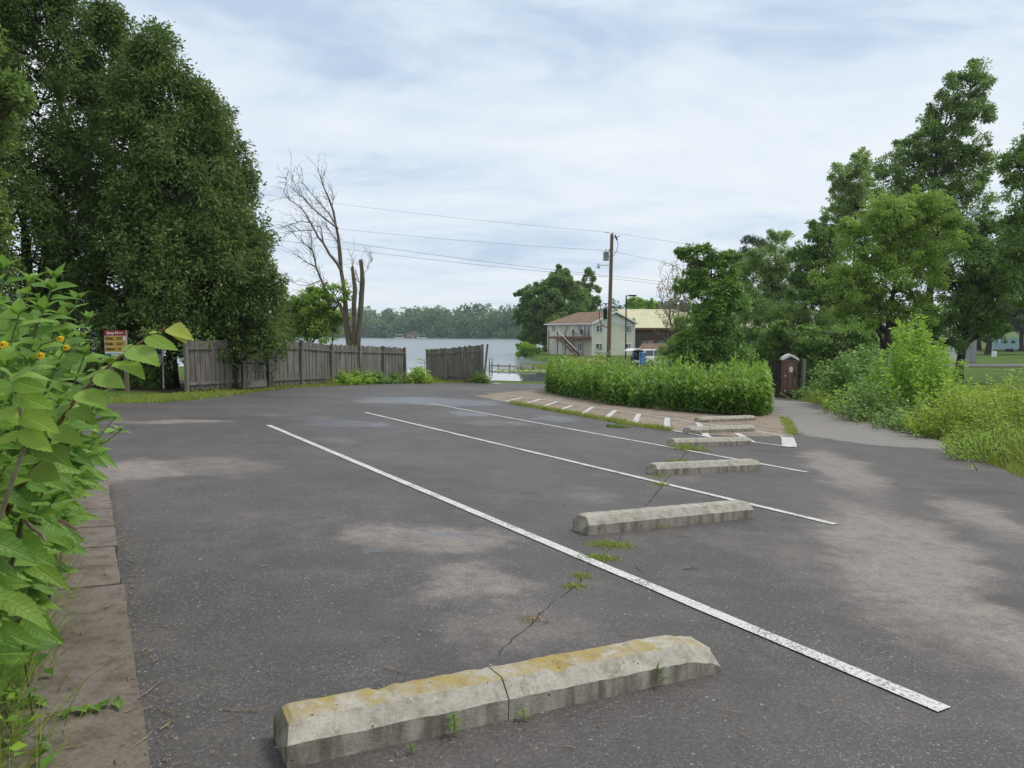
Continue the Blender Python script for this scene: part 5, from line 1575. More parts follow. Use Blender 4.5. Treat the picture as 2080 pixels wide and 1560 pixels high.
window('L', 268, 420, 325, 532); window('L', 492, 418, 548, 530); window('L', 706, 418, 772, 520)
window('L', 700, 735, 768, 855)
window('G', 1008, 418, 1110, 540); window('G', 1000, 728, 1104, 850); window('G', 1518, 425, 1600, 548); window('G', 1505, 735, 1590, 810)
def door(face, x0, y0, x1, y1, mat, glass=None):
    f_, ax, n_ = (onL, hv, -hu) if face == 'L' else (onG, hu, -hv)
    (s0, z1), (s1, z0) = f_(*Zh(x0, y0)), f_(*Zh(x1, y1))
    if s0 > s1: s0, s1 = s1, s0
    P = lambda s, z, d=0.0: HO + ax * s + Vector((0, 0, z)) + n_ * (0.05 + d)
    g = MB(); c = P((s0 + s1) / 2, (z0 + z1) / 2); g.obox(c, ax * (s1 - s0) / 2, n_ * 0.04, Vector((0, 0, (z1 - z0) / 2))); d = g.build('door', mat, house)
    if glass:
        for k in range(glass):
            a = s0 + (s1 - s0) * (k + .12) / glass; b = s0 + (s1 - s0) * (k + .88) / glass
            g = MB(); g.add([P(a, z0 + .15, .05), P(b, z0 + .15, .05), P(b, z1 - .12, .05), P(a, z1 - .12, .05)], [(0, 1, 2, 3)]); g.build('pane', MA_curtain, d)
door('L', 800, 408, 915, 640, MA_trim, 2)
door('L', 350, 700, 432, 918, MA_trim)
# deck and stairs
(sa, zd), (sb_, _) = onL(*Zh(325, 655)), onL(*Zh(935, 655))
zd += 0.35
s_far, s_near = max(sa, sb_), min(sa, sb_) + 0.1
DW = 1.5
dk = thing('wooden_deck', 'brown raised wooden deck along the house upper storey', 'deck', tuple(HO - hu * DW / 2 + hv * (s_near + s_far) / 2))
def dpn(s, o, z): return HO + hv * s - hu * o + Vector((0, 0, z))
n_ = int((s_far - s_near) / 0.5)
g = MB(); g.bar(dpn(s_near, DW, zd - .12), dpn(s_far, DW, zd - .12), .06, .3); g.bar(dpn(s_near, .08, zd - .12), dpn(s_far, .08, zd - .12), .06, .3); g.bar(dpn(s_near, .08, zd - .12), dpn(s_near, DW, zd - .12), .06, .3); g.bar(dpn(s_far, .08, zd - .12), dpn(s_far, DW, zd - .12), .06, .3); g.build('rim_joist', MA_deck, dk)
for k in range(7):
    o = .15 + (DW - .2) * k / 6
    g = MB(); g.bar(dpn(s_near - .03, o, zd + .045), dpn(s_far + .03, o, zd + .045), .2, .03); g.build('deck_board', MA_deck, dk)
for k, f in enumerate((0.02, 0.28, 0.5, 0.72, 0.98)):
    s = s_near + (s_far - s_near) * f
    zb = -0.25
    g = MB(); g.bar(dpn(s, DW + .06, zb), dpn(s, DW + .06, zd + 1.05), .15); g.build('post', MA_deck, dk)
for z in (.35, .7, 1.0):
    g = MB(); g.bar(dpn(s_near, DW + .06, zd + z), dpn(s_far, DW + .06, zd + z), .03 if z < 1 else .06, .03); g.build('railing', MA_metal, dk)
g0 = dpn(5.2, DW + .5, zd); g1 = dpn(.7, DW + .55, -0.05)
st = thing('outside_stairs', 'brown open stairs descending from the house deck', 'stairs', tuple(g1))
for off in (-.45, .45):
    g = MB(); g.bar(g0 - hu * off, g1 - hu * off, .07, .3); g.build('stringer', MA_deck, st)
for k in range(12):
    c = g0.lerp(g1, (k + .5) / 12) + Vector((0, 0, .1)); g = MB(); g.obox(c, hv * .14, hu * .45, Vector((0, 0, .025))); g.build('tread', MA_deck, st)
for off in (-.48,):
    g = MB(); g.bar(g0 - hu * off * -1 + Vector((0, 0, 1.0)), g1 - hu * off * -1 + Vector((0, 0, 1.0)), .06); g.build('handrail', MA_trim, st)
def chair(s, o, rz, label):
    b = dpn(s, o, zd + .06); t = thing('deck_chair', label, 'chair', tuple(b), 'chairs on the deck')
    ca, sa_ = math.cos(rz), math.sin(rz)
    X = Vector((ca, sa_, 0)); Yv = Vector((-sa_, ca, 0)); Zv = Vector((0, 0, 1))
    MB().obox(b + Zv * .42, X * .27, Yv * .27, Zv * .03).build('seat', MA_blackmetal, t)
    MB().obox(b + Zv * .75 + Yv * .27, X * .27, Yv * .02, Zv * .33).build('backrest', MA_blackmetal, t)
    for sx in (-1, 1):
        for sy in (-1, 1):
            MB().bar(b + X * .25 * sx + Yv * .25 * sy, b + X * .25 * sx + Yv * .25 * sy + Zv * .42, .04).build('leg', MA_blackmetal, t)
        MB().bar(b + X * .27 * sx - Yv * .25 + Zv * .62, b + X * .27 * sx + Yv * .27 + Zv * .62, .04).build('armrest', MA_blackmetal, t)
chair(s_near + 1.0, .9, 0.4, 'dark metal chair in front of the glazed deck door'); chair(s_near + 2.9, .8, 0.9, 'dark metal chair under the upper window on the deck')
# picnic table on the lawn
tb = base_at(1226, 96)
pt = thing('picnic_table', 'brown picnic table on the lawn in front of the house', 'table', tuple(tb))
MB().box(tb + Vector((0, 0, .76)), (1.8, .75, .06)).build('tabletop', MA_deck, pt)
for s in (-1, 1):
    MB().box(tb + Vector((0, s * .75, .45)), (1.8, .28, .05)).build('bench', MA_deck, pt)
    for q in (-1, 1): MB().bar(tb + Vector((s * .6, q * .7, 0)), tb + Vector((s * .6, q * .1, .75)), .09).build('leg', MA_deck, pt)

# ------------------------------------------------------------------ lodge with yellow metal roof
MA_yroof = simple('yellow_metal_roof', (0.56, 0.52, 0.30), (0.64, 0.60, 0.38), 0.7, 0.45, 0.4)
MA_brown = simple('dark_brown_wall', (0.07, 0.05, 0.04), (0.12, 0.09, 0.07), 1.5, 0.8, 0.2)
MA_tan = flat('tan_door', (0.36, 0.26, 0.19))
YL = 126.0
l0 = base_at(1262, YL); xl0, xl1 = at(1262, 660, YL).x, at(1560, 660, YL).x
ze, zr_ = at(1340, 667, YL).z, at(1340, 629, YL + 5).z
lodge = thing('lodge', 'low brown lodge with a pale yellow metal roof behind the house', 'building', tuple(l0))
MB().box(((xl0 + xl1) / 2, YL + 5.5, (l0.z + ze) / 2 - .2), (xl1 - xl0 - .6, 9, ze - l0.z + .2)).build('wall', MA_brown, lodge)
g = MB()
for (ya, yb) in ((YL, YL + 5.3), (YL + 10.6, YL + 5.3)):
    q = [Vector((xl0, ya, ze)), Vector((xl1, ya, ze)), Vector((xl1, yb, zr_)), Vector((xl0, yb, zr_))]
    n2_ = (q[1] - q[0]).cross(q[2] - q[0]).normalized()
    if n2_.z < 0: n2_ = -n2_
    g.prism(q, n2_ * .1)
lr = g.build('roof', MA_yroof, lodge)
for k in range(34):
    x = xl0 + (xl1 - xl0) * (k + .5) / 34
    MB().bar((x, YL + .05, ze + .12), (x, YL + 5.3, zr_ + .12), .05, .06).build('seam', MA_yroof, lr)
MB().bar((xl0, YL - .03, ze - .05), (xl1, YL - .03, ze - .05), .06, .3).build('fascia', MA_deck, lr)
g = MB(); g.bar((xl0 - .05, YL, ze + .05), (xl0 - .05, YL + 5.3, zr_ + .05), .1, .35); g.bar((xl0 - .05, YL + 10.6, ze + .05), (xl0 - .05, YL + 5.3, zr_ + .05), .1, .35); g.build('rake_board', MA_deck, lr)
g = MB(); g.prism([(xl0 + .35, YL + .6, ze), (xl0 + .35, YL + 10, ze), (xl0 + .35, YL + 5.3, zr_ - .1)], (.2, 0, 0)); g.build('gable', MA_brown, lodge)
for u, wv, mt, nm in ((1322, .95, MA_tan, 'door'), (1309, 1.0, MA_curtain, 'window'), (1343, 1.1, MA_curtain, 'window'), (1375, 1.1, MA_curtain, 'window')):
    c = at(u, 682, YL + .95)
    MB().box((c.x, YL + .95, l0.z + (1.05 if nm == 'door' else 1.5)), (wv, .08, 2.1 if nm == 'door' else 1.1)).build(nm, mt, lodge)
ch = at(1388, 618, YL + 6); MB().box((ch.x, YL + 5, zr_ + .4), (1.6, 1.2, 1.6)).build('chimney', MA_brown, lodge)
# small shed with brown roof behind the white car
sc_ = base_at(1325, 88); zt = at(1320, 700, 88).z
sh = thing('brown_shed', 'low shed with brown shingle roof behind the white car', 'shed', tuple(sc_))
MB().box(sc_ + Vector((0, 1.5, (zt - sc_.z - .9) / 2)), (3.6, 2.6, zt - sc_.z - .9)).build('wall', MA_brown, sh)
g = MB()
zz0, zz1 = zt - 1.0, zt + .05
g.prism([(sc_.x - 2.0, sc_.y + 0, zz0), (sc_.x + 2.4, sc_.y + 0, zz0), (sc_.x + 2.0, sc_.y + 1.5, zz1), (sc_.x - .9, sc_.y + 1.5, zz1)], (0, 0, .08)); g.prism([(sc_.x - 2.0, sc_.y + 3, zz0), (sc_.x + 2.4, sc_.y + 3, zz0), (sc_.x + 2.0, sc_.y + 1.52, zz1), (sc_.x - .9, sc_.y + 1.52, zz1)], (0, 0, .08)); g.build('roof', MA_shingle, sh)

# ------------------------------------------------------------------ white car with open tailgate, and person
YCAR = 74.0
MA_car = simple('white_car_paint', (0.72, 0.73, 0.73), (0.78, 0.78, 0.77), 2, 0.25, 0.5)
MA_tyre = flat('tyre_rubber', (0.02, 0.02, 0.02), 0.85)
MA_dark_int = flat('car_interior', (0.018, 0.018, 0.02), 0.8)
crr = at(1296, 712, YCAR); gz = float(G0(crr.x, YCAR))
ch_a = R(30); cx_ = Vector((math.cos(ch_a), math.sin(ch_a), 0)); cy_ = Vector((-cx_.y, cx_.x, 0))
CB = Vector((crr.x, YCAR, gz))
car = thing('white_suv', 'white car with its tailgate raised behind the hedge', 'car', tuple(CB))
def cp(x, y, z): return CB + cx_ * x + cy_ * y + Vector((0, 0, z))
rings = []
for x, zl, zh, hw in ((0.0, .35, 1.02, .82), (.15, .28, 1.05, .9), (1.0, .25, 1.05, .93), (2.6, .25, 1.04, .93), (3.4, .25, 1.02, .92), (4.2, .28, .92, .88), (4.55, .38, .78, .74)):
    rings.append([cp(x, -hw * .95, zl), cp(x, -hw, zl + .18), cp(x, -hw, zh - .22), cp(x, -hw * .94, zh), cp(x, hw * .94, zh), cp(x, hw, zh - .22), cp(x, hw, zl + .18), cp(x, hw * .95, zl)])
g = MB(); g.tube_rings(rings, False); body = g.build('body', MA_car, car)
rings = []
for x, zl, zh, hl, hw in ((0.25, 1.0, 1.52, .84, .70), (.35, 1.0, 1.60, .85, .71), (2.1, 1.0, 1.62, .86, .72), (2.5, 1.0, 1.52, .86, .70), (3.3, 1.0, 1.03, .86, .8)):
    rings.append([cp(x, -hl, zl), cp(x, -hw, zh), cp(x, hw, zh), cp(x, hl, zl)])
g = MB(); g.tube_rings(rings, False); g.build('side_glass', MA_glass, car)
rings = []
for x, z, hw in ((.12, 1.62, .66), (.4, 1.68, .72), (2.0, 1.70, .73), (2.45, 1.60, .70)):
    rings.append([cp(x, -hw, z - .1), cp(x, -hw * .96, z), cp(x, hw * .96, z), cp(x, hw, z - .1)])
g = MB(); g.tube_rings(rings, False); g.build('roof', MA_car, car)
for s in (-1, 1):
    g = MB(); g.bar(cp(.16, s * .84, 1.0), cp(.3, s * .7, 1.62), .14, .16); g.bar(cp(1.3, s * .87, 1.0), cp(1.35, s * .73, 1.6), .08, .06); g.build('pillar', MA_car, car)
g = MB(); g.obox(cp(-.012, 0, 1.02), cx_ * .01, cy_ * .72, Vector((0, 0, .52))); g.obox(cp(.2, 0, 1.3), cx_ * .02, cy_ * .66, Vector((0, 0, .28))); g.build('boot_opening', MA_dark_int, car)
g = MB(); g.prism([cp(.12, -.66, 1.66), cp(.12, .66, 1.66), cp(-.45, .68, 1.74), cp(-1.0, .66, 1.62), cp(-1.22, .6, 1.50), cp(-1.22, -.6, 1.50), cp(-1.0, -.66, 1.62), cp(-.45, -.68, 1.74)], (0, 0, .09)); tg = g.build('tailgate', MA_car, car)
g = MB(); g.obox(cp(-.5, 0, 1.63), cx_ * .36, cy_ * .5, Vector((0, 0, .02))); g.build('rear_window', MA_glass, tg)
for s in (-1, 1):
    MB().box(cp(.03, s * .78, .85), (.12, .12, .26), ch_a).build('tail_light', MA_red, car)
    for x in (.85, 3.65):
        c = cp(x, s * .84, .34)
        g = MB(); g.tube_rings([[c + cy_ * d + (cx_ * math.cos(t) + Vector((0, 0, 1)) * math.sin(t)) * r_ for t in np.linspace(0, 6.2832, 16, endpoint=False)] for r_, d in ((.3, -.1), (.34, -.08), (.34, .08), (.3, .1))]); wh = g.build('wheel', MA_tyre, car)
        g = MB(); g.tube_rings([[c + cy_ * (s * d) + (cx_ * math.cos(t) + Vector((0, 0, 1)) * math.sin(t)) * r_ for t in np.linspace(0, 6.2832, 12, endpoint=False)] for r_, d in ((.21, .08), (.2, .115))]); g.build('rim', MA_metal, wh)
g = MB(); g.obox(cp(-.04, 0, .5), cx_ * .08, cy_ * .85, Vector((0, 0, .13))); g.build('bumper', MA_car, car)

def person(o, face, label):
    t = thing('person', label, 'person', tuple(o))
    fwd = Vector((math.cos(face), math.sin(face), 0)); lat = Vector((-fwd.y, fwd.x, 0))
    J = {'pel': (0, 0, .95, .15), 'waist': (.1, 0, 1.1, .135), 'chest': (.26, 0, 1.27, .155), 'neck': (.38, 0, 1.42, .06), 'chin': (.43, 0, 1.49, .075), 'head': (.46, 0, 1.58, .1), 'crown': (.47, 0, 1.68, .06)}
    E = [('pel', 'waist'), ('waist', 'chest'), ('chest', 'neck'), ('neck', 'chin'), ('chin', 'head'), ('head', 'crown')]
    for s, sd in ((1, 'l'), (-1, 'r')):
        J.update({sd + 'hip': (0, .1 * s, .9, .1), sd + 'kn': (.05, .12 * s, .5, .065), sd + 'an': (-.02, .12 * s, .09, .045), sd + 'toe': (.14, .13 * s, .04, .04),
                  sd + 'sh': (.3, .18 * s, 1.33, .065), sd + 'el': (.42, .24 * s, 1.1, .045), sd + 'wr': (.62, .18 * s, 1.02, .032), sd + 'ha': (.7, .16 * s, 1.0, .035)})
        E += [('pel', sd + 'hip'), (sd + 'hip', sd + 'kn'), (sd + 'kn', sd + 'an'), (sd + 'an', sd + 'toe'), ('chest', sd + 'sh'), (sd + 'sh', sd + 'el'), (sd + 'el', sd + 'wr'), (sd + 'wr', sd + 'ha')]
        for q, (dx, dy) in enumerate(((.08, .03), (.095, .01), (.09, -.012), (.075, -.03), (.03, -.05 if s > 0 else .05))):
            J[sd + 'f%d' % q] = (.7 + dx, .16 * s + dy, .985, .009); E.append((sd + 'ha', sd + 'f%d' % q))
    keys = list(J)
    me = bpy.data.meshes.new('body')
    me.from_pydata([tuple(fwd * J[k][0] + lat * J[k][1] + Vector((0, 0, J[k][2]))) for k in keys], [(keys.index(a), keys.index(b)) for a, b in E], [])
    b = link_mesh('body', me, mat_person(), t)
    md = b.modifiers.new('skin', 'SKIN'); md.use_smooth_shade = True
    for i, k in enumerate(keys):
        sv = me.skin_vertices[0].data[i]; sv.radius = (J[k][3], J[k][3]); sv.use_root = (k == 'pel')
    b.modifiers.new('sub', 'SUBSURF').levels = 1
    hd = o + fwd * .45 + Vector((0, 0, 1.62))
    g = MB(); g.lathe(hd + Vector((0, 0, -.14)) - fwd * .03, [(.06, -.08), (.1, 0), (.115, .12), (.105, .2), (.06, .25), (.005, .265)], 12); g.build('hair', MA_black, t)
    return t
def mat_person():
    m, nt, out = new_mat('clothing_and_skin')
    z = node(nt, 'ShaderNodeSeparateXYZ', i0=objco(nt)).outputs[2]
    n_ = nt.nodes.new('ShaderNodeValToRGB'); n_.color_ramp.interpolation = 'CONSTANT'
    e = n_.color_ramp.elements
    while len(e) < 3: e.new(.5)
    for el, (p, c) in zip(e, ((0, (.03, .03, .04)), (.5, (.12, .15, .30)), (.79, (.45, .27, .2)))):
        el.position = p; el.color = c4(c)
    nt.links.new(mmath(nt, 'DIVIDE', z, 1.8), n_.inputs[0])
    finish(nt, out, n_.outputs[0], 0.8, 0.2)
    return m
po = cp(-.95, -.25, 0.0); po.z = float(G0(po.x, po.y))
person(po, ch_a, 'person in blue top leaning into the open back of the white car')

# ------------------------------------------------------------------ portable toilet and enclosure posts
pc = gp(1604, 806)
YT = pc.y
MA_potty = simple('brown_plastic', (0.165, 0.088, 0.064), (0.21, 0.115, 0.086), 3, 0.5, 0.35)
MA_potty_d = simple('brown_plastic_dark', (0.075, 0.025, 0.02), (0.10, 0.035, 0.028), 3, 0.5, 0.35)
MA_pottyroof = flat('white_plastic_roof', (0.72, 0.72, 0.70))
toi = thing('portable_toilet', 'brown portable toilet with white roof among the vines', 'toilet', tuple(pc))
tx = Vector((math.cos(R(-15)), math.sin(R(-15)), 0)); ty = Vector((-tx.y, tx.x, 0))
def tp_(x, y, z): return pc + tx * x + ty * y + Vector((0, 0, z))
def tq_(x, y, z): return tp_(x * .62, y, z)
HT = at(1604, 730, YT).z - pc.z
MB().obox(tq_(0, .56, .05), tx * .36, ty * .58, Vector((0, 0, .08))).build('base', MA_blackmetal, toi)
MB().obox(tq_(0, .58, HT / 2 + .08), tx * .34, ty * .55, Vector((0, 0, HT / 2 - .08))).build('cabin', MA_potty, toi)
dd = MB().obox(tq_(0, .015, HT / 2 + .1), tx * .28, ty * .03, Vector((0, 0, HT / 2 - .18))).build('door', MA_potty, toi)
for s in (-1, 1):
    g = MB(); g.tube([tq_(s * (.3 - .13 * math.exp(-((z - .55) / .22) ** 2)), -.02, .3 + z * (HT - .8)) for z in np.linspace(0, 1, 14)], .014, 5); g.build('panel_rib', MA_potty_d, dd)
g = MB(); g.tube([tq_(.5 * math.cos(t) * .85, -.02, HT - .38 + .3 * math.sin(t)) for t in np.linspace(0.1, math.pi - .1, 12)], .016, 5); g.build('panel_rib', MA_potty_d, dd)
g = MB(); g.tube_rings([[tq_(.05 + r_ * math.cos(t), -.02 - d, HT - .5 + r_ * math.sin(t)) for t in np.linspace(0, 6.2832, 18, endpoint=False)] for r_, d in ((.15, 0), (.15, .012), (.14, .016))]); g.build('round_decal', MA_pottyroof, dd)
MB().obox(tq_(.34, -.035, 1.1), tx * .03, ty * .03, Vector((0, 0, .1))).build('latch', MA_blackmetal, dd)
for q in ((-.36, 1.05), (-.36, .3)): MB().obox(tq_(q[0], -.025, q[1]), tx * .035, ty * .008, Vector((0, 0, .035))).build('sticker', MA_pottyroof, dd)
g = MB(); prof = [(-.66, HT - .05), (-.6, HT + .06), (-.3, HT + .2), (0, HT + .26), (.3, HT + .2), (.6, HT + .06), (.66, HT - .05), (.55, HT - .03), (0, HT + .15), (-.55, HT - .03)]
g.prism([tq_(x, -.08, z) for x, z in prof], ty * 1.3); g.build('roof', MA_pottyroof, toi)
for (u, vb, vt, lab) in ((1621, 806, 727, 'grey timber post beside the brown toilet'), (1545, 803, 733, 'grey timber post at the dark end of the vine arch')):
    q = gp(u, vb); tz = at(u, vt, q.y).z
    t = thing('timber_post', lab, 'post', tuple(q))
    inst('shaft', POST, t, (q.x, q.y - .5, q.z - .05), R(8), (1.5, 1.5, tz - q.z), 0, R(2)).data.materials[0]
# board back wall of the enclosure, mostly hidden by vines
ea, eb = gp(1545, 803), gp(1700, 806)
en = thing('toilet_enclosure', 'dark board enclosure wall behind the brown toilet', 'fence', tuple(ea + Vector((0, 3.6, 0))))
for k in range(30):
    f = k / 30
    q = ea.lerp(eb, f) + Vector((0, 3.6, -.05)); q.z = float(G0(q.x, q.y)) - .03
    inst('board', BOARD[k % 3], en, q, 0.05, (1.05, 1, 1.95))
wb = gp(1787, 776); bk_ = at(1787, 745, 30)
# ------------------------------------------------------------------ small things in the background on the right
bb = base_at(1786, 33); bz = at(1786, 742, 33).z
t = thing('white_drum', 'white plastic drum half hidden behind the driveway shrubs', 'drum', tuple(bb))
MB().lathe(bb + Vector((0, 0, -.03)), [(.2, 0), (.22, .06), (.22, .45), (.23, .5), (.22, .55), (.22, bz - bb.z - .1), (.2, bz - bb.z - .02), (.08, bz - bb.z)], 18).build('body', MA_white, t)
for (u, Y, wpx, vt, vb_, mt, nm, lab) in ((1974, 84, 22, 683, 712, MA_greypanel, 'utility_cabinet', 'grey metal utility cabinet at the edge of the far lawn'), (1950, 88, 26, 680, 712, MA_white, 'white_trailer_box', 'white storage box beside the grey utility cabinet')):
    b = base_at(u, Y); z1 = at(u, vt, Y).z; wd = wpx / FPX * Y
    t = thing(nm, lab, 'cabinet', tuple(b))
    MB().box(b + Vector((0, .4, (z1 - b.z) / 2)), (wd, .8, z1 - b.z)).build('body', mt, t)
    MB().box(b + Vector((0, .4, z1 - b.z + .03)), (wd + .08, .9, .07)).build('lid', mt, t)
    for s in (-1, 1): MB().box(b + Vector((s * wd / 4, -.015, (z1 - b.z) / 2)), (wd / 2 - .05, .03, z1 - b.z - .2)).build('door', mt, t)
cb = base_at(2052, 132)
t = thing('camper_trailer', 'pale blue camper trailer parked under the far lawn trees', 'trailer', tuple(cb))
MA_teal = flat('camper_blue', (0.30, 0.44, 0.50))
g = MB(); g.prism([cb + Vector((x, 0, z)) for x, z in ((-1.7, .5), (1.7, .5), (1.75, 1.4), (1.5, 2.5), (-1.3, 2.6), (-1.75, 1.6))], (0, 2, 0)); g.build('body', MA_teal, t)
for x in (-.8, .6): MB().box(cb + Vector((x, -.02, 1.8)), (.7, .05, .5)).build('window', MA_glass, t)
for x in (-.3, .4): MB().tube([cb + Vector((x, -.05, .32)), cb + Vector((x, .2, .32))], .32, 14).build('wheel', MA_tyre, t)
# road and lawn beyond the verge
rr_ = [(16, 62), (40, 62.5), (90, 60), (90, 66), (40, 69), (22, 68)]
road = sheet('far_road', [(26, 74), (60, 73), (110, 70), (110, 77), (60, 80), (24, 80)], MA_asphalt, 0.03, cut=3.0, fn=G)
tag(road, 'strip of grey road beyond the verge by the far lawn', 'road', kind='structure')

# ------------------------------------------------------------------ lake things
MA_dockwood = simple('dock_grey', (0.28, 0.26, 0.23), (0.42, 0.40, 0.36), 4, 0.8, 0.2)
da, dbx = at(994, 742, 84), at(1088, 744, 80)
dz = LAKE_Z + 0.42
dock = thing('small_dock', 'narrow grey dock on thin posts beside the lily pads', 'dock', (da.x, da.y, LAKE_Z))
n_ = 26
for k in range(n_):
    f = (k + .5) / n_; c = Vector((da.x, da.y, dz)).lerp(Vector((dbx.x, dbx.y, dz)), f)
    MB().box(c, ((dbx.x - da.x) / n_ * .9, 1.0, .05)).build('plank', MA_dockwood, dock)
for f in (0.0, .06, .2, .45, .7, .95):
    for s in (-.5, .5):
        c = Vector((da.x, da.y, 0)).lerp(Vector((dbx.x, dbx.y, 0)), f)
        MB().tube([(c.x, c.y + s, LAKE_Z - 1.2), (c.x, c.y + s, dz + (.15 if f > .1 else .35))], .045, 7).build('post', MA_blackmetal, dock)
for s in (-.5, .5): MB().bar((da.x, da.y + s, dz - .08), (dbx.x, dbx.y + s, dz - .08), .05, .12).build('beam', MA_dockwood, dock)
for u, vt, lab in ((994, 727, 'thin mooring stake at the outer dock end'), (999.5, 726, 'second thin stake just inside the dock end')):
    c = at(u, 748, 86); tz = at(u, vt, 86).z
    o = MB().tube([(c.x, 86, LAKE_Z - 1), (c.x, 86, tz)], .035, 6).build('mooring_stake', MA_blackmetal); tag(o, lab, 'stake')
rng = np.random.default_rng(31)
n_ = 520
P = np.stack([rng.uniform(-1.6, 6.5, n_), 79 + rng.normal(size=n_) * 1.3, np.full(n_, LAKE_Z + 0.015)], 1)
P[:, 1] = np.where(P[:, 0] > 2, P[:, 1] - (P[:, 0] - 2) * .5, P[:, 1])
V = []; Fp = []
for i, p in enumerate(P):
    r_ = rng.uniform(.09, .2); k = 7
    a = rng.uniform(0, 6.28)
    V += [p + np.array([r_ * math.cos(a + 2 * math.pi * j / k), r_ * math.sin(a + 2 * math.pi * j / k), rng.uniform(-.004, .03)]) for j in range(k)] + [p]
    Fp += [(i * 8 + 7, i * 8 + j, i * 8 + (j + 1) % 7) for j in range(7)]
lp_ = part_np('lily_pads', np.array(V), np.array(Fp), LM['pad'], None, False, np.repeat(rng.uniform(0, 1, n_), 8)); tag(lp_, 'band of lily pads floating in front of the dock', 'lily pads', kind='stuff')
q = np.stack([rng.uniform(0.2, 8.5, 900), rng.uniform(78, 90, 900), np.full(900, LAKE_Z - .1)], 1)
q = q[lake_in(q[:, 0], q[:, 1]) < 2.0]
q[:, 2] = np.maximum(G(q[:, 0], q[:, 1]) - .05, LAKE_Z - .15)
stuff('shore_reeds', 'yellow-green reeds and grass along the shore by the dock', 'reeds', tufts(rng, q, 6, .25, .8, .03, .12, .2), 'grass')
# boats and house on the far shore
for u, v, mt, lab in ((812, 685.5, MA_white, 'tiny white pontoon boat moored at the far shore'), (857, 685, MA_teal, 'tiny boat lift with teal canopy at the far shore')):
    d = ray(u, 688); Yb = 560.0 if u > 830 else 585.0
    c = at(u, 688, Yb); c.z = LAKE_Z
    t = thing('moored_boat', lab, 'boat', tuple(c))
    g = MB(); g.prism([c + Vector((x, 0, z)) for x, z in ((-4, .2), (3.4, .2), (4.2, .9), (-4, .9))], (0, 2.4, 0)); g.build('hull', MA_white, t)
    g = MB(); g.prism([c + Vector((x, -.2, z)) for x, z in ((-3.4, 2.6), (2.4, 2.6), (2.0, 3.1), (-3.0, 3.1))], (0, 2.8, 0)); g.build('canopy', mt, t)
    for x in (-3, 2): MB().bar(c + Vector((x, 1, .8)), c + Vector((x, 1, 2.7)), .15).build('support', MA_metal, t)
c = at(838, 675, 572); gzf = float(G(c.x, 572))
t = thing('far_house', 'small pinkish house half hidden in the far wood', 'house', (c.x, 572, gzf))
MA_pink = flat('pink_wall', (0.36, 0.25, 0.22))
MB().box((c.x, 574, gzf + 2.4), (9, 5, 5)).build('wall', MA_pink, t)
g = MB(); g.prism([(c.x - 5, 571, gzf + 4.8), (c.x + 5, 571, gzf + 4.8), (c.x, 571, gzf + 7.4)], (0, 6, 0)); g.build('roof', MA_shingle, t)
for x in (-2.4, 2.4): MB().box((c.x + x, 571.45, gzf + 2.8), (1.6, .1, 1.4)).build('window', MA_glass, t)

# ------------------------------------------------------------------ big-leaved plants in the left foreground
def mat_bigleaf(name, dark, mid, light):
    m, nt, out = new_mat(name)
    co = objco(nt)
    rnd = nt.nodes.new('ShaderNodeObjectInfo').outputs['Random']
    s = node(nt, 'ShaderNodeSeparateXYZ', i0=co)
    ax = mmath(nt, 'ABSOLUTE', s.outputs[0])
    ph = mmath(nt, 'SUBTRACT', s.outputs[1], mmath(nt, 'MULTIPLY', ax, 0.75))
    vein = mmath(nt, 'ABSOLUTE', mmath(nt, 'SUBTRACT', mmath(nt, 'FRACT', mmath(nt, 'MULTIPLY', ph, 9.0)), 0.5))
    side = maprange(nt, vein, 0.10, 0.0)
    rib = maprange(nt, ax, 0.022, 0.004)
    n_ = noise(nt, co, 6, 4, 0.6)
    fac = mmath(nt, 'ADD', mmath(nt, 'MULTIPLY', rnd, 0.75), mmath(nt, 'MULTIPLY', n_, 0.3))
    col = ramp(nt, fac, [(0.1, dark), (0.5, mid), (0.92, light)])
    col = mix(nt, mmath(nt, 'MULTIPLY', mmath(nt, 'MAXIMUM', rib, mmath(nt, 'MULTIPLY', side, 0.4)), 0.4), col, tuple(min(1, x * 1.35 + 0.03) for x in light))
    spots = maprange(nt, noise(nt, co, 26, 2, 0.5), 0.70, 0.76, 0, 0.5)
    col = mix(nt, spots, col, (0.16, 0.13, 0.04))
    h = mmath(nt, 'SUBTRACT', mmath(nt, 'MULTIPLY', n_, 0.3), mmath(nt, 'MAXIMUM', rib, mmath(nt, 'MULTIPLY', side, 0.7)))
    p = finish(nt, out, col, 0.42, 0.35, h, 0.5, 0.02)
    tr = nt.nodes.new('ShaderNodeBsdfTranslucent')
    nt.links.new(mix(nt, 0.5, col, tuple(min(1, x * 1.3) for x in light)), tr.inputs[0])
    ms_ = node(nt, 'ShaderNodeMixShader', i0=0.38, i1=p.outputs[0], i2=tr.outputs[0])
    nt.links.new(ms_.outputs[0], out.inputs[0])
    return m
BL_sun = mat_bigleaf('sunflower_leaf', (0.085, 0.19, 0.03), (0.165, 0.32, 0.048), (0.29, 0.45, 0.075))
BL_elm = mat_bigleaf('elm_leaf', (0.14, 0.25, 0.03), (0.22, 0.355, 0.045), (0.32, 0.46, 0.07))
BL_young = mat_bigleaf('young_leaf', (0.30, 0.38, 0.05), (0.40, 0.46, 0.07), (0.50, 0.54, 0.11))
BL_dry = mat_bigleaf('withered_leaf', (0.22, 0.15, 0.08), (0.32, 0.23, 0.13), (0.42, 0.33, 0.2))

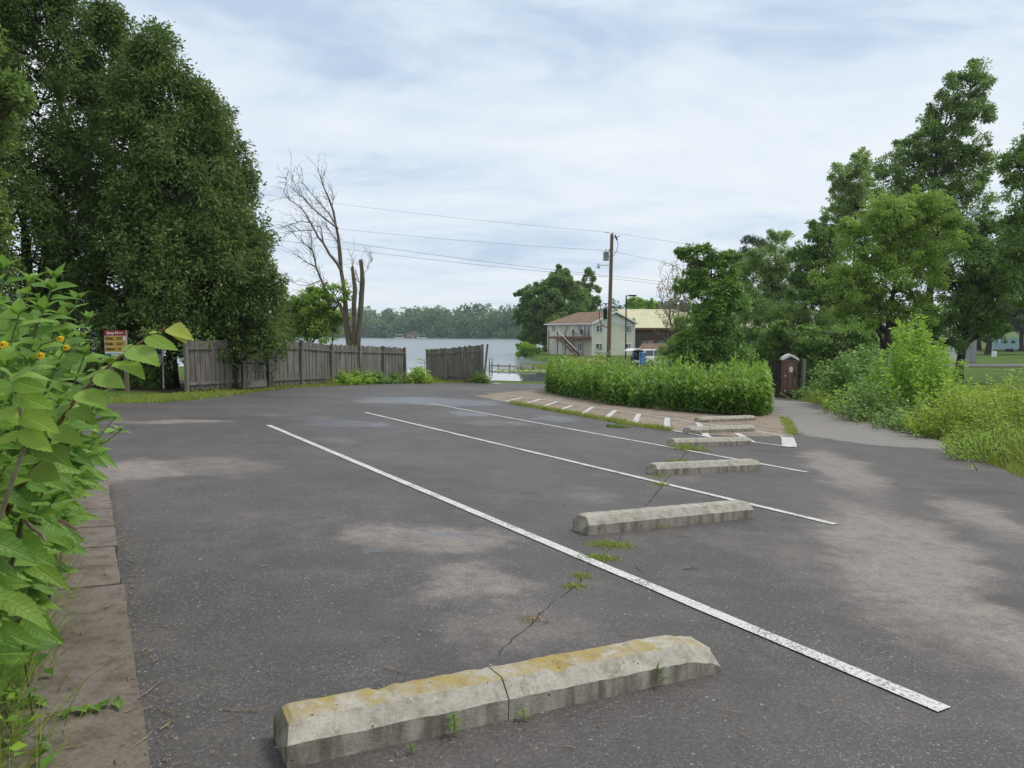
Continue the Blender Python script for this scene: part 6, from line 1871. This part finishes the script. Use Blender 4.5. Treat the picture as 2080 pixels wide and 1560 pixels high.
def big_leaf_mesh(name, mat, wid, teeth, curl, seed, peak=0.62, wave=0.05, cup=0.22):
    """unit-length toothed leaf along +Y, normal +Z"""
    r_ = np.random.default_rng(seed)
    n_ = 9
    V, F = [], []
    ts = np.linspace(0, 1, 2 * n_ + 1)
    for i, t in enumerate(ts):
        base = wid * (math.sin(math.pi * t ** peak) ** 0.85) * (1 - 0.25 * t) if 0 < t < 1 else 0.004
        w_ = base * (1 + (teeth if i % 2 else -teeth * 0.6))
        fw = 0.03 if i % 2 else 0.0
        z = -curl * t * t + 0.02 * math.sin(7 * t + seed)
        zl = cup * w_ + wave * w_ * math.sin(9 * t + seed) - curl * 0.15 * w_ * t
        zr = cup * w_ + wave * w_ * math.sin(8 * t + 2 + seed) - curl * 0.15 * w_ * t
        bend = 0.04 * math.sin(2 * t + seed)
        V += [(-w_ + bend, t + fw, z + zl), (-w_ * 0.5 + bend, t + fw * .5, z + zl * 0.35), (bend, t, z), (w_ * 0.5 + bend, t + fw * .5, z + zr * 0.35), (w_ + bend, t + fw, z + zr)]
    for i in range(2 * n_):
        for k in range(4):
            F.append((i * 5 + k, i * 5 + k + 1, (i + 1) * 5 + k + 1, (i + 1) * 5 + k))
    me = bpy.data.meshes.new(name)
    me.from_pydata(V, [], F)
    me.polygons.foreach_set('use_smooth', [True] * len(F))
    me.materials.append(mat)
    return me
SUNL = [big_leaf_mesh('leaf', BL_sun, 0.24 + 0.03 * (k % 3), 0.05, 0.16 + 0.12 * (k % 4), k, 0.6, 0.12, 0.3) for k in range(7)]
ELML = [big_leaf_mesh('leaf', BL_elm, 0.25 + 0.02 * k, 0.055, 0.08 + 0.06 * k, 20 + k, 0.72, 0.05, 0.16) for k in range(3)]
YOUL = [big_leaf_mesh('leaf', BL_young, 0.26, 0.06, 0.15, 30, 0.7, 0.1, 0.3)]
DRYL = [big_leaf_mesh('leaf', BL_dry, 0.12, 0.1, 0.5, 40 + k, 0.7, 0.5, 1.2) for k in range(2)]

def place_leaf(me, parent, p, dirv, nrm_, L):
    y = Vector(dirv).normalized(); z = Vector(nrm_); x = y.cross(z)
    if x.length < 1e-4: x = y.cross(Vector((0.3, 0.2, 1)))
    x.normalize(); z = x.cross(y)
    o = bpy.data.objects.new('leaf', me); COL.objects.link(o); o.parent = parent
    M_ = Matrix(((x.x * L, y.x * L, z.x * L, 0), (x.y * L, y.y * L, z.y * L, 0), (x.z * L, y.z * L, z.z * L, 0), (0, 0, 0, 1)))
    loc = Vector(p) - LOC[parent.name]
    M_[0][3], M_[1][3], M_[2][3] = loc
    o.matrix_basis = M_
    return o

MA_petal = simple('yellow_petal', (0.70, 0.47, 0.02), (0.80, 0.58, 0.03), 20, 0.6, 0.2)
MA_disc = simple('flower_disc', (0.55, 0.36, 0.02), (0.62, 0.42, 0.03), 60, 0.8, 0.1)
def flower(p, parent, face, r_=0.0135):
    f = Vector(face).normalized(); a = f.orthogonal().normalized(); b = f.cross(a)
    g = MB()
    for k in range(11):
        t = 2 * math.pi * k / 11; d = a * math.cos(t) + b * math.sin(t); s = f.cross(d)
        g.add([p + d * .006, p + d * r_ * .55 + s * .007 + f * .004, p + d * r_ + f * -.004, p + d * r_ * .55 - s * .007 + f * .004], [(0, 1, 2, 3)])
    fl = g.build('flower', MA_petal, parent)
    g = MB(); g.tube([p - f * .004, p + f * .006, p + f * .01], [.0045, .005, .002], 8); g.build('disc', MA_disc, fl)

prng = random.Random(17)
def xleft(Y): return cA.x + (cB.x - cA.x) * (Y - cA.y) / (cB.y - cA.y) - 0.46
tops = [(8, 548, 2.55), (62, 575, 2.75), (112, 566, 2.95), (158, 610, 3.25), (182, 650, 3.45), (128, 648, 3.0), (88, 632, 2.6), (38, 640, 2.25), (-20, 590, 2.4),
        (205, 742, 3.9), (172, 720, 3.35), (232, 850, 4.7), (118, 738, 2.75), (66, 738, 2.35), (14, 745, 2.05), (196, 815, 3.9), (150, 820, 3.2), (96, 846, 2.65),
        (36, 850, 2.15), (205, 905, 4.5), (150, 915, 3.4), (80, 940, 2.6), (10, 950, 2.05), (178, 960, 4.3), (112, 1010, 3.0), (44, 1040, 2.35), (130, 960, 3.8),
        (-30, 700, 2.0), (-40, 850, 1.9), (140, 700, 3.7), (60, 680, 3.2), (100, 790, 3.3), (30, 800, 2.8), (165, 865, 4.6), (0, 1100, 2.2), (70, 1095, 2.6), (120, 1060, 3.4), (200, 930, 5.4), (190, 890, 6.2)]
def PLAB(flw, H, Y):
    if flw: return 'tall leafy bank plant bearing a small yellow flower', 'flowering bank plants'
    if Y > 3.7: return 'leafy plant leaning over the far end of the curb', 'plants at the curb end'
    if H > 1.45: return 'tallest broad-leaved plant standing above the elm sapling', 'tall bank plants'
    if H > 1.05: return 'mid-height broad-leaved plant on the bank below the yellow flowers', 'middle bank plants'
    return 'short broad-leaved plant at the foot of the bank beside the curb', 'short bank plants'
fl_at = {6: (122, 688), 12: (134, 706), 13: (82, 722), 27: (6, 700)}
tops += [(u + prng.uniform(-45, 12), v + prng.uniform(15, 90), Y + prng.uniform(-.15, .35)) for (u, v, Y) in tops[:34]]
tops = tops[:34] + [t_ for t_ in tops[34:] if not (t_[1] > 1000 and t_[2] < 2.9)]
for i, (u, v, Y) in enumerate(tops):
    top = at(u, v, Y)
    rx_ = min(top.x - prng.uniform(.12, .34), xleft(Y) - prng.uniform(.05, .4))
    ry_ = Y + prng.uniform(-.1, .25)
    root_ = Vector((rx_, ry_, float(G0(rx_, ry_)) - .05))
    H = top.z - root_.z
    flw = i in fl_at
    t = thing('sunflower_plant', *PLAB(flw, H, Y)[:1], 'plant', tuple(root_), PLAB(flw, H, Y)[1])
    pts = [root_.lerp(top, f) + Vector((-(1 - f) * f * .25 * 1, 0, f * (1 - f) * .3)) for f in np.linspace(0, 1, 8)]
    MB().tube(pts, [0.0075 - .0045 * f for f in np.linspace(0, 1, 8)], 6).build('stem', MA_stem, t)
    a0 = prng.uniform(0, 6.28)
    zlow = 0.42 if H > 1.1 else 0.3
    nn_ = 9 if H > 1.1 else 7
    for k in range(nn_):
        f = zlow + (0.97 - zlow) * (k / (nn_ - 1)) ** 0.85
        j = f * 7; q = pts[int(min(j, 6))].lerp(pts[int(min(j, 6)) + 1], j - int(min(j, 6)))
        a0 += math.pi / 2 + prng.uniform(-.3, .3)
        for s in (0, math.pi):
            a = a0 + s
            L = (0.168 - 0.095 * max(0, (f - .72) / .28)) * prng.uniform(.8, 1.2)
            el = (-.15 if f < .8 else .5) + prng.uniform(-.3, .25)
            dv = Vector((math.cos(a), math.sin(a), el)); dv += Vector((.2, -.25, 0)) * prng.uniform(0, 1)
            nv = Vector((prng.uniform(-.2, .4), prng.uniform(-1.0, -.1), .8))
            place_leaf(SUNL[prng.randrange(7)], t, q + dv.normalized() * .015, dv, nv, L)
    for k in range(4):
        a = a0 + k * 1.6; place_leaf(SUNL[prng.randrange(7)], t, top, Vector((math.cos(a) * .6, math.sin(a) * .6, .9)), Vector((-math.cos(a), -math.sin(a), .7)), prng.uniform(.05, .085))
    if flw:
        fp = at(*fl_at[i], Y - .02)
        MB().tube([pts[6], pts[6].lerp(fp, .5) + Vector((0, 0, .03)), fp], .0025, 5).build('flower_stalk', MA_stem, t)
        flower(fp, t, (0.1, -.75, .6))

# elm sapling reaching over the lot
YE = 2.2
sp_px = [(39, 992), (69, 955), (88, 918), (108, 877), (134, 840), (156, 805), (200, 764), (234, 732), (268, 708), (300, 686), (336, 667)]
P = [at(u, v, YE + .02 * i) for i, (u, v) in enumerate(sp_px)]
r0_ = Vector((-2.25, YE + .5, float(G0(-2.25, YE + .5)) - .05))
P = [r0_, r0_.lerp(P[0], .5) + Vector((-.03, 0, .05))] + P
el_ = thing('elm_sapling', 'elm sapling with toothed leaves arching out over the curb', 'sapling', tuple(r0_))
MB().tube(P, [.011, .01] + list(np.linspace(.0085, .0028, len(P) - 2)), 8).build('stem', simple('sapling_bark', (0.10, 0.055, 0.03), (0.20, 0.12, 0.065), 20, 0.7, 0.2), el_)
Z3 = lambda x, y: (x / 4.105, 520 + y / 4.105)
for (b, e, k, dy) in [((1228, 675), (1478, 772), 0, -.02), ((1105, 765), (1290, 878), 1, -.05), ((1110, 760), (1300, 800), 2, .05), ((968, 880), (1185, 968), 2, -.03), ((828, 975), (1030, 1085), 0, -.04), ((690, 1125), (850, 1235), 1, -.05),
                      ((575, 1285), (760, 1350), 2, -.03), ((460, 1430), (680, 1560), 0, -.04), ((1055, 790), (1055, 722), 1, .03), ((912, 905), (925, 840), 0, .03), ((1010, 830), (930, 800), 2, .06), ((800, 1010), (690, 970), 1, .05), ((640, 1160), (560, 1090), 0, .04), ((540, 1310), (410, 1260), 1, .04), ((470, 1400), (200, 1420), 2, -.02), ((420, 1500), (220, 1580), 0, -.03), ((380, 1600), (540, 1700), 1, -.05), ((330, 1700), (130, 1680), 2, -.03), ((300, 1760), (480, 1850), 0, -.05), ((240, 1850), (60, 1830), 1, -.04)]:
    pb_ = at(*Z3(*b), YE); pe_ = at(*Z3(*e), YE + dy * 2)
    d = pe_ - pb_
    place_leaf(ELML[k], el_, pb_, d, Vector((prng.uniform(-.3, .4), -prng.uniform(.25, .9), prng.uniform(.5, 1))), d.length)
for (b, e) in (((1385, 605), (1600, 662)), ((1440, 620), (1545, 700)), ((1330, 640), (1250, 630))):
    pb_ = at(*Z3(*b), YE + .2); pe_ = at(*Z3(*e), YE + .15); place_leaf(YOUL[0], el_, pb_, pe_ - pb_, Vector((.1, -.7, .7)), (pe_ - pb_).length)
# second thin sapling at the left edge
P = [at(u, v, 1.9) for u, v in ((28, 765), (36, 810), (45, 850), (50, 905))]
rt = Vector((-2.0, 2.3, float(G0(P[-1].x, 2.0)) - .05))
e2 = thing('small_sapling', 'thin sapling with paired toothed leaves in front of the bank plants', 'sapling', tuple(rt))
MB().tube([rt, rt.lerp(P[-1], .6)] + P[::-1], [.008, .007, .006, .005, .0045, .003], 7).build('stem', MA_dead_stem, e2)
for k, (b, e) in enumerate((((30, 775), (95, 790)), ((33, 800), (100, 826)), ((42, 840), (108, 870)), ((46, 870), (104, 915)), ((32, 790), (-30, 800)), ((40, 830), (-30, 850)), ((46, 880), (-20, 905)), ((28, 768), (60, 745)), ((27, 766), (0, 740)))):
    pb_, pe_ = at(*b, 1.9), at(*e, 1.86); place_leaf(ELML[k % 3], e2, pb_, pe_ - pb_, Vector((0, -.7, .7)), (pe_ - pb_).length)
# withered stalk
P = [at(u, v, 2.2) for u, v in ((45, 1055), (70, 1075), (85, 1085), (92, 1100))]
ws = thing('withered_stalk', 'broken withered stalk with curled brown leaves in the bank plants', 'plant', tuple(Vector((P[0].x - .5, 2.6, float(G0(P[0].x - .5, 2.6))))))
MB().tube([Vector((P[0].x - .5, 2.6, float(G0(P[0].x - .5, 2.6)))), P[0]] + P[1:], [.008, .007, .006, .005, .003], 6).build('stem', MA_dead_stem, ws)
for b, e in (((52, 1072), (16, 1130)), ((118, 1055), (150, 1075)), ((80, 1085), (78, 1110)), ((125, 1120), (118, 1150))):
    pb_, pe_ = at(*b, 2.25), at(*e, 2.22); place_leaf(DRYL[0], ws, pb_, pe_ - pb_, Vector((.2, -.8, .5)), (pe_ - pb_).length)

# low weeds, ground ivy and litter at the foot of the bank
rng = np.random.default_rng(404)
def bank_pts(n, y0, y1, w0, w1):
    y = rng.uniform(y0, y1, n); x = np.array([xleft(v) for v in y]) - rng.uniform(w0, w1, n)
    return np.stack([x, y, G0(x, y) - 0.03], 1)
q = bank_pts(900, 1.5, 7.5, -0.02, 1.6)
qq = np.repeat(q, 10, 0); qq[:, :2] += rng.normal(size=(len(qq), 2)) * .05; qq[:, 2] += rng.uniform(.02, .42, len(qq))
ax = rand_unit(rng, len(qq)); ax[:, 2] *= .4
V, F = leaf_arrays(qq, ax, np.array([0, -.3, 1.0]) + rand_unit(rng, len(qq)) * .35, rng.uniform(.03, .075, len(qq)), rng.uniform(.02, .045, len(qq)))
stuff('ground_ivy', 'low ivy and small weeds covering the bank below the tall plants', 'ground cover', (V, F, np.repeat(rng.uniform(0, 1, len(qq)), 4)), 'hedge')
stuff('bank_grass', 'thin grass stalks at the foot of the leafy bank', 'grass', tufts(rng, bank_pts(420, 1.5, 5, -.04, .6), 8, .12, .42, .005, .05, .45), 'grass')
# dry litter along the curb and on the asphalt
lit = []
for k in range(420):
    if k < 330:
        s = rng.uniform(-1.5, tot); c_ = cA + cdir * s + cn * (rng.normal() * .06 + (-.05 if k % 3 else .3))
    else:
        c_ = gp(rng.uniform(250, 1900), rng.uniform(1000, 1550))
    on_curb = -(c_ - cA).dot(cn) < 0
    z = float(G0(c_.x, c_.y)) + (.052 if on_curb else .006)
    a = rng.uniform(0, 6.28); L = rng.uniform(.01, .05) if rng.uniform() < .9 else rng.uniform(.06, .14)
    d = np.array([math.cos(a), math.sin(a), 0])
    mid = np.array([c_.x, c_.y, z + .003])
    lit.append((np.stack([mid - d * L / 2, mid + np.array([d[1], -d[0], 0]) * L * .08 + [0, 0, .002], mid + d * L / 2]), np.array([.0012, .0016, .0008]) * (1 + rng.uniform())))
V, F = tubes_np(lit, 4)
lo = part_np('plant_litter', V, F, LM['straw'], None, False, rng.uniform(0, 1, len(V))); tag(lo, 'dry stem bits and straw scattered on the asphalt and curb', 'litter', kind='stuff')
def twig(px, r_, label):
    P = [gp(u, v, .006 + r_) for u, v in px]
    b = thing('dry_twig', label, 'twig', tuple(P[0]))
    MB().tube(P, [r_] * (len(P) - 1) + [r_ * .5], 5).build('stick', MA_dead_stem, b)
    for s in (.35, .6, .8):
        k = P[0].lerp(P[-1], s); MB().tube([k, k + (P[-1] - P[0]) * .12 + Vector((prng.uniform(-.02, .02), prng.uniform(-.03, .03), .005))], r_ * .6, 4).build('side_shoot', MA_dead_stem, b)
twig([(445, 1443), (480, 1447), (530, 1447)], .0025, 'forked dry twig on asphalt near the lichen-stained wheel stop')
twig([(310, 1273), (345, 1276), (382, 1272)], .002, 'pale dry twig on asphalt alongside the curb')
twig([(778, 1358), (800, 1364), (830, 1370)], .0022, 'feathery dry twig just beyond the lichen-stained wheel stop')
twig([(1293, 1148), (1297, 1158), (1312, 1164)], .003, 'bent dry twig between the longest line and the pale wheel stop')
twig([(1388, 1158), (1402, 1155), (1418, 1157)], .005, 'curled dead leaf stalk beyond the longest white line')
twig([(285, 1420), (305, 1405), (330, 1385)], .003, 'upright straw heap stem at the curb edge')
# little weeds at the foot of the nearest stop
def seedling(u, v, h, n_, lab, L=.05):
    b = gp(u, v); t = thing('weed_seedling', lab, 'weed', tuple(b))
    tp2 = b + Vector((0, -.01, h)); MB().tube([b + Vector((0, 0, -.01)), b.lerp(tp2, .5) + Vector((.004, 0, 0)), tp2], .0022, 5).build('stem', MA_stem, t)
    for k in range(n_):
        a = k * 2.4; f = .15 + .85 * k / n_
        place_leaf(SUNW, t, b.lerp(tp2, f), Vector((math.cos(a), math.sin(a), .7)), Vector((-math.cos(a) * .5, -math.sin(a) * .5, 1)), L * (1.15 - .5 * f))
SUNW = big_leaf_mesh('leaf', BL_sun, 0.13, 0.0, 0.25, 77, 0.7)
seedling(922, 1496, .10, 14, 'upright weed at the near face of the lichen-stained wheel stop beside its crack')
seedling(1334, 1392, .10, 12, 'weed with narrow leaves near the broken end of the wheel stop', .06)
seedling(1062, 1464, .055, 7, 'small sprawling weed in the middle of the lichen-stained wheel stop face', .045)
seedling(835, 1530, .04, 6, 'tiny weed below the near half of the lichen-stained wheel stop', .035)
for (px, lab) in (([(128, 1478), (160, 1472), (200, 1465), (245, 1458)], 'trailing vine with lobed leaves lying across the curb'), ([(20, 1440), (50, 1450), (85, 1462)], 'short trailing vine at the bank end of the curb')):
    Pv = [gp(u, v, .055) for u, v in px]
    t = thing('trailing_vine', lab, 'vine', tuple(Pv[0]))
    MB().tube(Pv, .0025, 5).build('stem', MA_stem, t)
    for k in range(16):
        q = Pv[0].lerp(Pv[-1], k / 15) + Vector((0, 0, .012)); a = prng.uniform(0, 6.28)
        place_leaf(SUNL[k % 7], t, q, Vector((math.cos(a), math.sin(a), .15)), Vector((0, -.2, 1)), prng.uniform(.035, .06))

# puddle by the joint
def puddle(u, v, du, dv, label):
    c = gp(u, v); a = gp(u + du, v); b = gp(u, v - dv)
    rx, ry = abs(a.x - c.x), abs(b.y - c.y)
    poly = [(c.x + rx * math.cos(t) * (1 + .18 * math.sin(3 * t + u)), c.y + ry * math.sin(t) * (1 + .18 * math.sin(2 * t + 1))) for t in np.linspace(0, 6.2832, 26, endpoint=False)]
    o = sheet('puddle', poly, MA_puddle, .006, None, cut=0); tag(o, label, 'puddle', kind='structure')
m, nt, out = new_mat('puddle_water'); finish(nt, out, ramp(nt, noise(nt, objco(nt), 9, 4), [(0.4, (0.02, 0.022, 0.02)), (0.7, (0.06, 0.07, 0.03))]), 0.05, 0.5); MA_puddle = m
puddle(1253, 866, 22, 4, 'small dark puddle beside the grassy joint')

# ------------------------------------------------------------------ haze
def haze(density):
    m, nt, out = new_mat('haze_air')
    pv_ = nt.nodes.new('ShaderNodeVolumePrincipled')
    pv_.inputs['Color'].default_value = (0.80, 0.90, 1.0, 1)
    pv_.inputs['Density'].default_value = density
    pv_.inputs['Anisotropy'].default_value = 0.2
    nt.links.new(pv_.outputs[0], out.inputs['Volume'])
    g = MB(); g.box((-300, 1290, 20), (5600, 3460, 52)); h = g.build('haze', m)
    tag(h, 'thin pale summer haze over the lake', 'haze', kind='stuff')
haze(0.00022)
